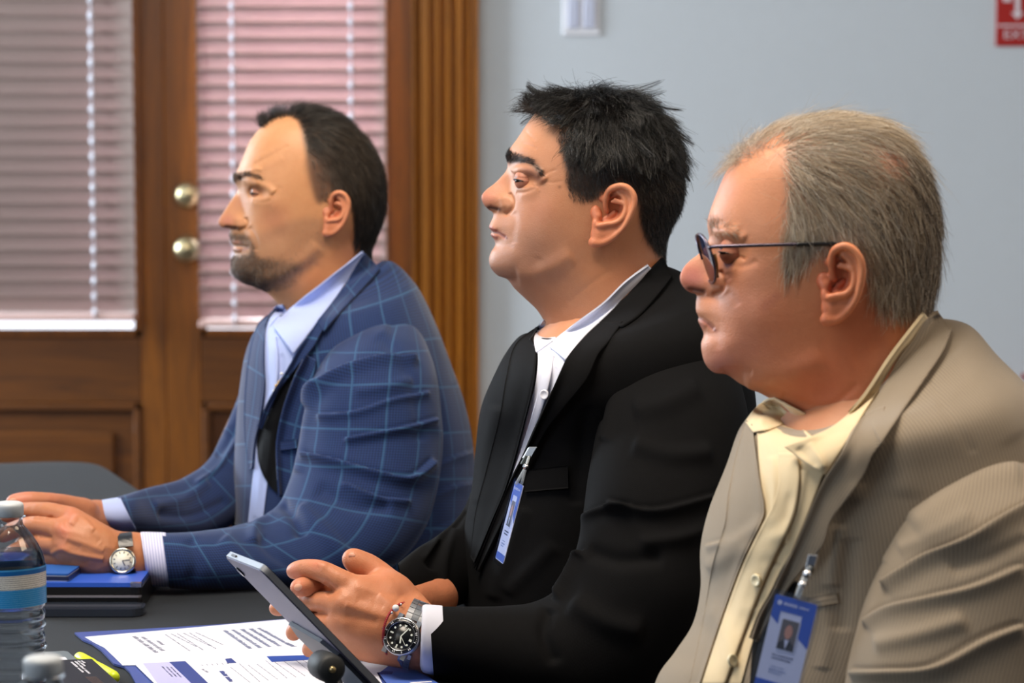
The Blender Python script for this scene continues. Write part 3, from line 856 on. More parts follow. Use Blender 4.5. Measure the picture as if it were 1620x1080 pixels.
def hair(fr, V, Fs, mask, guides, n, seed=1, width=.00022, k=6, clump=0.0, nclump=400, colf=None, jitter=.25, lenj=.3, curl=0.0, droop=0.0, follow=1.0):
    """guides rows: px,py, dx,dy, length mm, lift 0..1, side (lateral component, + away from midline)"""
    rs = np.random.RandomState(seed)
    nn = vnormals(V, Fs); hx, hy, hv = w2h(fr, V)
    wt = mask(hx, hy, hv)
    t, b = sample_surface(V, Fs, wt, n, seed)
    R = (V[t] * b[..., None]).sum(1); Nn = nrm((nn[t] * b[..., None]).sum(1))
    px, py, pv = w2h(fr, R)
    g = np.asarray(guides, float)
    D = (px[:, None] - g[None, :, 0]) ** 2 + (py[:, None] - g[None, :, 1]) ** 2
    W = 1 / (D + 60) ** 1.6; W /= W.sum(1, keepdims=True)
    gv = W @ g[:, 2:]
    sg = np.where(np.abs(pv) < .004, pv / .004, np.sign(pv))
    dirp = -gv[:, 0:1] * fr['u'] - gv[:, 1:2] * fr['w'] + (gv[:, 4] * sg)[:, None] * fr['v']
    dirp += rs.normal(size=dirp.shape) * jitter * .6
    tan = nrm(dirp - (dirp * Nn).sum(1)[:, None] * Nn)
    lift = gv[:, 3] * rs.uniform(.7, 1.3, n)
    d = nrm(tan * np.cos(lift)[:, None] + Nn * np.sin(lift)[:, None])
    ln = gv[:, 2] * .001 * np.clip(rs.normal(1, lenj, n), .3, 1.9)
    st = (ln / (k - 1))[:, None]
    Pt = np.zeros((n, k, 3)); Pt[:, 0] = R - Nn * .0006
    cur = d.copy(); Nc = Nn.copy()
    cax = nrm(rs.normal(size=(n, 3))) * curl
    for i in range(1, k):
        Pt[:, i] = Pt[:, i - 1] + cur * st
        cur = nrm(cur - Nc * (st / .085) * follow + cax * st * 60 - fr['w'] * droop * st * 30)
        # ease towards lying along the head
        ndot = (cur * Nc).sum(1)[:, None]
        cur = nrm(cur - Nc * np.maximum(ndot, 0) * .12)
        Nc = nrm(Nc + cur * (st / .085))
    if clump > 0:
        from mathutils.kdtree import KDTree
        kd = KDTree(nclump); ci = rs.choice(n, nclump, replace=False)
        for q, i in enumerate(ci): kd.insert(R[i], q)
        kd.balance()
        near = np.array([ci[kd.find(p)[1]] for p in R])
        s = np.linspace(0, 1, k)[None, :, None] ** 1.2 * clump
        Pt = Pt * (1 - s) + (Pt[near] + (Pt[:, :1] - Pt[near][:, :1]) * .12) * s
    rad = width * np.linspace(1, .35, k)[None, :] * rs.uniform(.7, 1.2, n)[:, None]
    c = colf(px, py, rs, n)
    return Pt, rad, c

# ---- clothing patches laid on a surface as seen from the camera, with true thickness
def bvh(V, Fs):
    polys = [tuple(f) for F in (Fs if isinstance(Fs, list) else [Fs]) for f in F.tolist()]
    return BVHTree.FromPolygons([tuple(v) for v in V.tolist()], polys)
def hit_depth(trees, px, py, default=None):
    """first hit depth along view axis for arrays of pixels"""
    out = np.full(len(px), np.nan)
    for i in range(len(px)):
        dv = FW + (px[i] - 810) / FPX * RT + (540 - py[i]) / FPX * UP; dn = dv / np.linalg.norm(dv)
        best = 1e9
        for t in trees:
            h = t.ray_cast(Vector(CAM), Vector(dn))
            if h[0] is not None and h[3] < best: best = h[3]
        if best < 1e8: out[i] = best / np.linalg.norm(dv)
    return out
def fill_nan(Z):
    """fill missing grid depths by spreading neighbours"""
    Z = Z.copy()
    if np.isnan(Z).all(): return None
    while np.isnan(Z).any():
        Pd = np.pad(Z, 1, constant_values=np.nan)
        st = np.stack([Pd[:-2, 1:-1], Pd[2:, 1:-1], Pd[1:-1, :-2], Pd[1:-1, 2:]])
        cnt = (~np.isnan(st)).sum(0); mean = np.where(cnt > 0, np.nansum(st, 0) / np.maximum(cnt, 1), np.nan)
        Z = np.where(np.isnan(Z), mean, Z)
    return Z
def smooth_grid(Z, it):
    for _ in range(it):
        Pd = np.pad(Z, 1, mode='edge')
        Z = .5 * Z + .125 * (Pd[:-2, 1:-1] + Pd[2:, 1:-1] + Pd[1:-1, :-2] + Pd[1:-1, 2:])
    return Z
def patch(trees, edgeA, edgeB, nu=60, nv=24, off=.004, thick=.003, smooth=6, roll=.0, depth=None, bulge=0.0, brushes=None, curl=None, mid=None):
    """cloth panel between two traced edges, draped on trees, raised off towards the viewer.
    roll lifts edge A (a rolled lapel fold); returns V,F,uv"""
    a = resamp(edgeA, nu); b = resamp(edgeB, nu)
    t = np.linspace(0, 1, nv)[None, :, None]
    if mid is None: G = a[:, None] * (1 - t) + b[:, None] * t
    else:
        c = resamp(mid, nu)[:, None]; a3 = a[:, None]; b3 = b[:, None]
        G = a3 * (1 - t) * (1 - 2 * t) + 4 * c * t * (1 - t) + b3 * t * (2 * t - 1)
    X = G[..., 0]; Y = G[..., 1]
    if depth is None:
        Z = hit_depth(trees, X.ravel(), Y.ravel()).reshape(nu, nv)
        Z = fill_nan(Z); Z = smooth_grid(Z, smooth)
    else: Z = np.broadcast_to(depth, X.shape).copy() if np.ndim(depth) == 0 else (np.asarray(depth)[:, None] + 0 * X if np.ndim(depth) == 1 else depth)
    tt = np.linspace(0, 1, nv)[None, :]
    lift = off + bulge * np.sin(np.pi * tt) + roll * np.exp(-(tt / .22) ** 2)
    if curl is not None: lift = lift + curl * tt ** 2
    if brushes: lift = lift + strokes(X, Y, None, brushes, .001)
    Z = Z - lift
    top = P(X, Y, Z); du = np.gradient(top, axis=0); dv = np.gradient(top, axis=1)
    nr = nrm(np.cross(du, dv)); nr *= np.sign((nr * (CAM - top)).sum(-1))[..., None]
    bot = top - nr * thick
    sl = np.r_[0, np.cumsum(np.linalg.norm(np.diff(top[:, nv // 2], axis=0), axis=1))]
    ul = np.cumsum(np.r_[np.zeros((1, nu)), np.linalg.norm(np.diff(top, axis=1), axis=2).T], axis=0).T
    uv = np.stack([ul, np.broadcast_to(sl[:, None], ul.shape)], -1).reshape(-1, 2)
    V = np.concatenate([top.reshape(-1, 3), bot.reshape(-1, 3)]); n = nu * nv
    F = grid_faces(nu, nv)
    nn = vnormals(V[:n], F)
    if nn[n // 2 + nv // 2] @ (CAM - V[n // 2 + nv // 2]) < 0: F = F[:, ::-1]
    loop = np.r_[np.arange(nv), (np.arange(1, nu) * nv + nv - 1), (nu - 1) * nv + np.arange(nv - 2, -1, -1), np.arange(nu - 2, 0, -1) * nv]
    l2 = np.roll(loop, -1)
    S = np.stack([loop, l2, l2 + n, loop + n], 1)
    # side orientation
    Fs = [np.concatenate([F, F[:, ::-1] + n, S])]
    return V, Fs, np.concatenate([uv, uv])
def sculpt(V, Fs, S, extra=None, scale=.001, near=True, depth_px=None):
    """push the surface with brush strokes traced over the viewer side"""
    nn = vnormals(V, Fs); x, y, d = proj(V)
    f = nrm(CAM - V)
    w = sstep(.0, .35, (nn * f).sum(1)) if near else 1.0
    dsp = strokes(x, y, None, S, scale) * w
    if extra is not None: dsp = dsp + extra
    return V + nn * dsp[:, None]
def cut(V, Fs, poly, near=True):
    """drop near-facing faces whose centre lies in the traced polygon"""
    nn = vnormals(V, Fs); x, y, d = proj(V); f = (nn * nrm(CAM - V)).sum(1) > 0
    ins = inpoly(x, y, poly) & f
    return V, [F[~ins[F].all(1)] for F in Fs]
# ================================================================= materials for people
def skin_mat(name, rough=.46, pore=.0005):
    m, nt, b = nodes(name)
    at = N(nt, 'ShaderNodeVertexColor', layer_name='Col')
    tc = N(nt, 'ShaderNodeTexCoord')
    n1 = N(nt, 'ShaderNodeTexNoise', {'Vector': tc.outputs['Object'], 'Scale': 90.0, 'Detail': 4.0, 'Roughness': .6})
    n2 = N(nt, 'ShaderNodeTexNoise', {'Vector': tc.outputs['Object'], 'Scale': 700.0, 'Detail': 2.0})
    c = mixc(nt, mathn(nt, 'MULTIPLY', n1.outputs[0], .5), at.outputs[0], mixc(nt, 1.0, at.outputs[0], (.80, .62, .55), 'MULTIPLY'))
    c = mixc(nt, mathn(nt, 'MULTIPLY', n2.outputs[0], .35), c, mixc(nt, 1.0, c, (.78, .70, .66), 'MULTIPLY'))
    nt.links.new(c, b.inputs['Base Color'])
    b.inputs['Roughness'].default_value = rough
    b.inputs['Specular IOR Level'].default_value = .42
    b.inputs['Subsurface Weight'].default_value = .12
    b.inputs['Subsurface Radius'].default_value = (1.0, .35, .2)
    b.inputs['Subsurface Scale'].default_value = .006
    h = mathn(nt, 'ADD', n2.outputs[0], mathn(nt, 'MULTIPLY', n1.outputs[0], 1.2))
    bump(nt, b, h, .55, pore)
    return m
def attr_mat(name, rough=.5, spec=.4, aniso=0.0, metal=0.0):
    m, nt, b = nodes(name)
    at = N(nt, 'ShaderNodeVertexColor', layer_name='Col')
    nt.links.new(at.outputs[0], b.inputs['Base Color'])
    b.inputs['Roughness'].default_value = rough; b.inputs['Specular IOR Level'].default_value = spec
    b.inputs['Metallic'].default_value = metal
    return m
def cloth_mat(name, col, rough=.85, weave=1800.0, bmp=.0002, var=.12, sheen=.2, dark=None):
    """plain woven cloth in uv metres"""
    m, nt, b = nodes(name)
    uv = N(nt, 'ShaderNodeTexCoord').outputs['UV']
    sx = N(nt, 'ShaderNodeSeparateXYZ', {0: uv})
    wx = mathn(nt, 'SINE', mathn(nt, 'MULTIPLY', sx.outputs[0], weave * 2)); wy = mathn(nt, 'SINE', mathn(nt, 'MULTIPLY', sx.outputs[1], weave * 2))
    w = mathn(nt, 'MULTIPLY', wx, wy)
    nz = N(nt, 'ShaderNodeTexNoise', {'Vector': uv, 'Scale': 140.0, 'Detail': 5.0, 'Roughness': .7})
    c = mixc(nt, nz.outputs[0], tuple(x * (1 - var) for x in col), tuple(min(1, x * (1 + var)) for x in col))
    nt.links.new(c, b.inputs['Base Color'])
    b.inputs['Roughness'].default_value = rough; b.inputs['Specular IOR Level'].default_value = .25 if sheen else .12
    b.inputs['Sheen Weight'].default_value = sheen; b.inputs['Sheen Roughness'].default_value = .5
    bump(nt, b, mathn(nt, 'ADD', w, mathn(nt, 'MULTIPLY', nz.outputs[0], 2.0)), .35, bmp)
    return m
def plaid_mat(name):
    m, nt, b = nodes(name)
    uv = N(nt, 'ShaderNodeTexCoord').outputs['UV']
    sx = N(nt, 'ShaderNodeSeparateXYZ', {0: uv})
    def line(s, period, width, off=0.0):
        f = mathn(nt, 'FRACT', mathn(nt, 'DIVIDE', mathn(nt, 'ADD', s, off + 50 * period), period))
        d = mathn(nt, 'ABSOLUTE', mathn(nt, 'SUBTRACT', f, .5))
        return mathn(nt, 'SUBTRACT', 1.0, mathn(nt, 'SMOOTH_MIN', mathn(nt, 'DIVIDE', d, width / period), 1.0, .3), clamp=True)
    p = .0036
    cx = mathn(nt, 'SINE', mathn(nt, 'MULTIPLY', sx.outputs[0], 2 * math.pi / p)); cy = mathn(nt, 'SINE', mathn(nt, 'MULTIPLY', sx.outputs[1], 2 * math.pi / p))
    chk = mathn(nt, 'ADD', mathn(nt, 'MULTIPLY', mathn(nt, 'ADD', cx, cy), .25), .5, clamp=True)
    nz = N(nt, 'ShaderNodeTexNoise', {'Vector': uv, 'Scale': 55.0, 'Detail': 4.0})
    base = mixc(nt, chk, rgb(9, 18, 44), rgb(36, 66, 120))
    base = mixc(nt, mathn(nt, 'MULTIPLY', nz.outputs[0], .45), base, rgb(20, 32, 84))
    lx = line(sx.outputs[0], .047, .0022); ly = line(sx.outputs[1], .060, .0022)
    L = mathn(nt, 'MULTIPLY', mathn(nt, 'MAXIMUM', lx, ly), .4)
    c = mixc(nt, L, base, rgb(72, 124, 166))
    nt.links.new(c, b.inputs['Base Color'])
    b.inputs['Roughness'].default_value = .8; b.inputs['Specular IOR Level'].default_value = .25
    b.inputs['Sheen Weight'].default_value = .15
    bump(nt, b, chk, .3, .0002)
    return m
def rib_mat(name):
    """fine ribbed tan wool"""
    m, nt, b = nodes(name)
    uv = N(nt, 'ShaderNodeTexCoord').outputs['UV']
    sx = N(nt, 'ShaderNodeSeparateXYZ', {0: uv})
    nz = N(nt, 'ShaderNodeTexNoise', {'Vector': uv, 'Scale': 160.0, 'Detail': 5.0, 'Roughness': .7})
    big = N(nt, 'ShaderNodeTexNoise', {'Vector': uv, 'Scale': 18.0, 'Detail': 2.0})
    ph = mathn(nt, 'ADD', mathn(nt, 'MULTIPLY', sx.outputs[0], 2 * math.pi / .0034), mathn(nt, 'MULTIPLY', nz.outputs[0], 1.6))
    r = mathn(nt, 'ADD', mathn(nt, 'MULTIPLY', mathn(nt, 'SINE', ph), .5), .5)
    c = mixc(nt, r, rgb(112, 101, 88), rgb(154, 140, 122))
    c = mixc(nt, nz.outputs[0], c, rgb(140, 127, 110)); c = mixc(nt, mathn(nt, 'MULTIPLY', big.outputs[0], .3), c, rgb(122, 110, 95))
    nt.links.new(c, b.inputs['Base Color'])
    b.inputs['Roughness'].default_value = .9; b.inputs['Specular IOR Level'].default_value = .2; b.inputs['Sheen Weight'].default_value = .15
    bump(nt, b, r, .4, .0003)
    return m
SKIN1 = skin_mat('skin'); HAIR = attr_mat('hair', .42, .5); EYE = attr_mat('eye', .12, .6); BLACKGLOSS = simple('gloss_black', rgb(10, 10, 12), .25)
WETHAIR = attr_mat('wet_hair', .26, .6)
# ================================================================= heads
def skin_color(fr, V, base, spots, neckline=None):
    """albedo: base tone plus local colour (freckles, lips, stubble, painted nostril and mouth shade) as soft discs/strokes in head pixels"""
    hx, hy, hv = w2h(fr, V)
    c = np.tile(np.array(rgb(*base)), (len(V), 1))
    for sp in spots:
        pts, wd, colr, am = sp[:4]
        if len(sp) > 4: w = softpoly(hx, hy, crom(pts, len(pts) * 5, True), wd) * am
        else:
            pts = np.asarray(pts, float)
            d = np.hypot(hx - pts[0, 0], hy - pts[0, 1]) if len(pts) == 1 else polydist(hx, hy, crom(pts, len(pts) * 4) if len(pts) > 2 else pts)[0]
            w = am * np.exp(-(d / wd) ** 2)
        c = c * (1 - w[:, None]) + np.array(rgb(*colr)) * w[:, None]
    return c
def merge_head(parts):
    """parts (V,Fs,col)"""
    return merge([(p[0], p[1], p[2]) for p in parts])

# ---------- man in the middle (black jacket)
def head_middle():
    fr = head_frame(965, 340, 3.25, 3)
    rows = [(930, 149, 0, 30, 960, 149, 10, 2), (898, 155, 0, 30, 998, 158, 36, 2), (872, 164, 0, 30, 1024, 174, 51, 2.05), (850, 177, 0, 30, 1044, 195, 61, 2.1),
            (834, 196, 0, 30, 1060, 222, 69, 2.15), (818, 220, 0, 30, 1072, 252, 74, 2.2), (806, 237, 1, 30, 1078, 276, 76, 2.3), (801.5, 249, 3, 24, 1079, 290, 76, 2.4),
            (803, 261, 4, 14, 1079, 300, 76, 2.5), (801, 270, 7, 11, 1078, 308, 75, 2.5), (793, 280, 15, 10, 1076, 315, 75, 2.5), (782, 291, 26, 10, 1074, 322, 74, 2.5),
            (769, 301, 37, 12, 1072, 330, 74, 2.5), (762, 311, 44, 14, 1070, 337, 73, 2.5), (764.5, 322, 40, 15, 1067, 344, 73, 2.5), (772, 331, 33, 15, 1064, 350, 72, 2.5),
            (780, 336.5, 22, 16, 1062, 354, 72, 2.5), (780, 344, 18, 20, 1060, 358, 71, 2.5), (775.5, 354, 20, 22, 1057, 363, 71, 2.5), (774, 360, 22, 22, 1056, 366, 70, 2.5),
            (778, 366.5, 18, 22, 1055, 369, 70, 2.5), (776.5, 372, 20, 20, 1054, 372, 70, 2.45), (782, 379, 16, 20, 1053, 376, 70, 2.4), (783.5, 388, 12, 22, 1052, 380, 69, 2.4),
            (777, 399, 12, 26, 1051, 385, 68, 2.35), (774, 411, 10, 28, 1050, 391, 68, 2.3), (777, 424, 8, 30, 1049, 397, 67, 2.2), (788, 436, 5, 30, 1049, 403, 67, 2.15), (803, 442, 3, 30, 1049, 408, 67, 2.1),
            (815, 457, 1, 30, 1050, 418, 67, 2.05), (832, 473, 0, 30, 1052, 430, 66, 2), (852, 493, 0, 30, 1058, 447, 66, 2), (866, 520, 0, 30, 1070, 475, 68, 2), (876, 560, 0, 30, 1085, 520, 72, 2), (880, 610, 0, 30, 1100, 600, 80, 2)]
    B1 = [  # broad forms
        ([(818, 286)], 9, -1.6), ([(812, 276), (822, 268), (842, 270), (856, 278)], 7, 2.6),   # socket, brow ridge
        ([(835, 300)], 16, .8), ([(862, 330)], 30, 2.2), ([(842, 372)], 26, 1.6), ([(815, 405)], 14, 1.0),
        ([(884, 250)], 30, -1.6), ([(930, 250)], 40, 1.0),
        ([(905, 400), (860, 425), (815, 436)], 13, 2.4), ([(905, 440), (860, 455)], 14, -1.0),
        ([(797, 317), (799, 324)], 9, 3.6), ([(778, 316)], 9, 1.2),
        ([(935, 420), (990, 400)], 16, -2.0)]
    B2 = [  # creases and edges
        ([(805, 305), (811, 318), (808, 332), (797, 340)], 2.6, -2.2), ([(773, 328), (781, 331), (789, 333)], 3.2, -1.7),
        ([(812, 334), (814, 352), (810, 372), (812, 386)], 6, -.7), ([(776, 366), (788, 369), (800, 376)], 2.3, -1.3), ([(803, 380), (808, 396)], 6, -.5),
        ([(776, 359), (786, 365)], 3, 1.0), ([(778, 373), (788, 376)], 3.4, .9),
        ([(830, 208), (838, 218), (846, 224)], 2.2, -.5), ([(824, 228), (836, 232), (848, 238)], 2.2, -.4), ([(818, 214), (826, 224)], 2.2, -.3),
        ([(815, 305), (828, 305), (846, 298)], 3, -.7), ([(820, 311), (838, 309), (852, 303)], 6, .5), ([(857, 280), (866, 274), (877, 270)], 2.2, -.45), ([(858, 289), (872, 290), (886, 288)], 2.2, -.35), ([(838, 294), (850, 296)], 2, -.5),
        ([(808, 438), (828, 434), (845, 420), (852, 404)], 9, -.6),
        ([(895, 478), (940, 440), (965, 425)], 5, -.35)]
    V, Fs = head_mesh(fr, rows, [B1, B2], [([(824, 285), (832, 286)], 11, -4.6), ([(814, 273), (832, 272), (848, 278), (860, 290)], 7, 3.8), ([(814, 297), (832, 299), (850, 295)], 7, 2.2)])
    base = (196, 140, 104)
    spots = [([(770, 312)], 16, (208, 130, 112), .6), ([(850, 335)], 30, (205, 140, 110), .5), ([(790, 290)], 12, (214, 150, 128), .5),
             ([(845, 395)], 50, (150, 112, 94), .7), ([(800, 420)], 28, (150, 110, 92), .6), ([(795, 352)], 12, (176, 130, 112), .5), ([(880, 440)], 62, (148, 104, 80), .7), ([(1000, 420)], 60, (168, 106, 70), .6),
             ([(775, 359), (785, 366), (799, 375)], 3.4, (172, 96, 88), .8), ([(778, 373), (786, 376)], 3.6, (184, 112, 100), .7),
             ([(779, 367), (790, 370), (802, 377)], 1.2, (90, 45, 40), .8), ([(773, 328.5), (790, 331.5)], 3.2, (58, 26, 22), .85),  # mouth gap and nostril darkened in colour as shade
             ([(882, 297)], 2.2, (110, 70, 52), .7), ([(851, 304)], 2.0, (130, 88, 62), .5), ([(804, 252), (822, 254), (840, 260), (852, 274)], 7, (70, 50, 44), .8),
             ([(832, 272), (850, 284)], 8, (150, 98, 80), .6),
             ([(848, 176), (872, 172), (905, 215), (886, 235), (892, 270), (897, 300), (930, 318), (950, 300), (985, 290), (1004, 330), (1012, 365), (1035, 395), (1060, 400), (1120, 300), (1050, 130), (900, 120)], 7, (38, 30, 27), .93, 1)]
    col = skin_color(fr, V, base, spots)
    parts = [(V, Fs, col)]
    T = bvh(V, Fs)
    for sd in (1, -1):
        W, eF, h = ear_mesh(fr, [(977.8, 292), (933, 392), (999, 318)], .0725, sd)
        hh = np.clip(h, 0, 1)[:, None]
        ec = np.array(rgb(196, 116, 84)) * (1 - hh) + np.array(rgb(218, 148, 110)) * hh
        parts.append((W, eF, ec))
        ls, lines, c = lids(fr, 830.5, 285.5, .0335, up=7, low=-9, canth=(-50, 74), pitch=-4, mirror=sd)
        for lv, lf in ls: parts.append((lv, [lf], np.tile(rgb(188, 126, 100), (len(lv), 1))))
        fr.setdefault('lines', []).append(lines); fr.setdefault('eyes', []).append(c)
    return fr, (V, Fs), parts

# ---------- man at the left (blue plaid jacket)
def head_left():
    fr = head_frame(520, 340, 3.85, 4)
    rows = [(468, 176, 0, 30, 500, 177, 10, 2), (442, 183, 0, 30, 532, 187, 37, 2), (425, 192, 0, 30, 556, 202, 51, 2.05), (411, 205, 0, 30, 575, 221, 61, 2.1),
            (397, 223, 0, 30, 590, 244, 68, 2.2), (388, 243, 0, 30, 600, 268, 72, 2.25), (380, 262, 0, 30, 605, 290, 74, 2.3), (373, 277, 2, 26, 606, 308, 75, 2.4),
            (372.5, 287, 4, 20, 606, 320, 75, 2.5), (377, 297, 3, 13, 604, 330, 74, 2.5), (375.5, 304, 7, 10, 603, 338, 74, 2.5), (367, 316, 17, 9, 601, 346, 73, 2.5),
            (358, 330, 27, 10, 599, 354, 72, 2.5), (349, 344, 37, 12, 597, 362, 71, 2.5), (346.8, 352, 39, 13, 595, 367, 70, 2.5), (352, 358.5, 34, 14, 593, 371, 70, 2.5),
            (364.5, 361, 20, 14, 592, 374, 69, 2.5), (364, 370, 18, 19, 590, 379, 68, 2.5), (366.5, 378, 16, 19, 589, 383, 67, 2.5), (367.5, 383, 14, 19, 588, 386, 67, 2.45),
            (370.5, 387.5, 11, 19, 588, 388, 67, 2.45), (368.5, 393, 12, 19, 587, 391, 66, 2.4), (371.5, 400, 9, 20, 586, 395, 65, 2.4), (368, 411, 10, 24, 585, 400, 64, 2.3), (367, 423, 9, 26, 585, 405, 63, 2.25),
            (372, 435, 7, 28, 586, 410, 62, 2.2), (384, 445, 4, 28, 587, 416, 61, 2.1), (402, 451, 2, 28, 588, 422, 60, 2.05), (418, 459, 0, 30, 590, 430, 59, 2), (432, 472, 0, 30, 594, 440, 58, 2),
            (448, 492, 0, 30, 602, 458, 58, 2), (462, 520, 0, 30, 612, 490, 60, 2), (475, 560, 0, 30, 622, 540, 64, 2)]
    B1 = [([(398, 305)], 8, -1.4), ([(382, 287), (396, 284), (412, 290)], 7, 2.4), ([(430, 322)], 16, 2.0), ([(452, 345)], 26, .6), ([(435, 372)], 16, -1.4),
          ([(440, 268)], 24, -.8), ([(480, 255)], 34, .8), ([(500, 385), (470, 415), (430, 437), (400, 444)], 11, 2.4), ([(500, 410), (460, 440)], 12, -1.6),
          ([(379, 349), (380, 354)], 8, 3.2), ([(520, 395), (560, 370)], 14, -1.6), ([(383, 425)], 12, 1.0)]
    B2 = [([(387, 343), (390, 352), (386, 360), (379, 362)], 2.4, -2.2), ([(357, 358), (366, 360), (376, 361)], 3.0, -1.8), ([(392, 358), (400, 370), (404, 385), (402, 396)], 4, -1.3),
          ([(369, 387), (380, 388), (392, 390)], 2.2, -1.4), ([(368, 381), (380, 383)], 2.6, .8), ([(370, 394), (382, 395)], 3, 1.0),
          ([(400, 262), (416, 253), (440, 240), (454, 232)], 3.2, -.5), ([(404, 270), (424, 262), (446, 250)], 5, .45), ([(408, 252), (432, 238)], 5, .4), ([(394, 273), (403, 268), (414, 270)], 3, 1.1),
          ([(398, 317), (412, 320), (428, 316)], 3.4, -.7), ([(426, 300), (434, 297), (444, 300)], 2.6, -.3)]
    V, Fs = head_mesh(fr, rows, [B1, B2], [([(400, 304), (410, 305)], 10, -5.0), ([(388, 293), (404, 292), (420, 298), (432, 306)], 6.5, 3.0), ([(394, 316), (412, 317), (428, 312)], 7, 1.8)])
    spots = [([(360, 348)], 14, (196, 122, 104), .7), ([(430, 345)], 26, (196, 128, 100), .5), ([(378, 320)], 12, (205, 140, 112), .5), ([(490, 440)], 40, (190, 120, 80), .6), ([(550, 400)], 40, (178, 112, 78), .6),
             ([(420, 365), (470, 345), (505, 350), (515, 385), (480, 430), (420, 460), (380, 455), (360, 430), (362, 400), (385, 398), (398, 392), (398, 372)], 9, (146, 112, 90), .42, 1),
             ([(362, 364), (378, 362), (392, 370), (402, 388), (408, 406), (446, 412), (470, 418), (440, 446), (405, 458), (370, 445), (358, 420), (364, 400), (384, 401), (394, 395), (388, 384), (362, 378)], 9, (88, 68, 52), .68, 1),
             ([(369, 381), (382, 383)], 2.2, (170, 100, 88), .7), ([(371, 393), (380, 394), (388, 393)], 2.8, (134, 82, 68), .85), ([(371, 387.5), (382, 388.5), (393, 391)], 1.3, (70, 36, 32), .85),  # last stroke paints the shade between the lips
             ([(357, 357.5), (376, 359.5)], 2.6, (70, 34, 28), .85), ([(380, 281), (392, 277), (406, 280)], 5, (100, 74, 58), .6), ([(395, 300), (410, 303)], 7, (160, 104, 78), .6),  # first stroke paints the shade inside the nostril
             ([(412, 200), (440, 182), (468, 192), (476, 225), (482, 262), (490, 300), (500, 322), (520, 306), (545, 302), (552, 330), (556, 365), (562, 382), (590, 400), (640, 340), (600, 190), (500, 140), (420, 160)], 6, (42, 34, 30), .85, 1),
             ([(478, 262), (500, 250), (520, 300), (496, 320)], 8, (120, 88, 70), .5, 1)]
    col = skin_color(fr, V, (210, 154, 108), spots)
    parts = [(V, Fs, col)]
    for sd in (1, -1):
        W, eF, h = ear_mesh(fr, [(532, 303), (509, 375), (546, 323)], .071, sd)
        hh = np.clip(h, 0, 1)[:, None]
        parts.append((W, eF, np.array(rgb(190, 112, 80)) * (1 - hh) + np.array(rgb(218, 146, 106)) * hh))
        ls, lines, c = lids(fr, 410.5, 304.5, .033, up=5, low=-8, canth=(-50, 74), pitch=-6, mirror=sd)
        for lv, lf in ls: parts.append((lv, [lf], np.tile(rgb(196, 136, 104), (len(lv), 1))))
        fr.setdefault('lines', []).append(lines); fr.setdefault('eyes', []).append(c)
    return fr, (V, Fs), parts

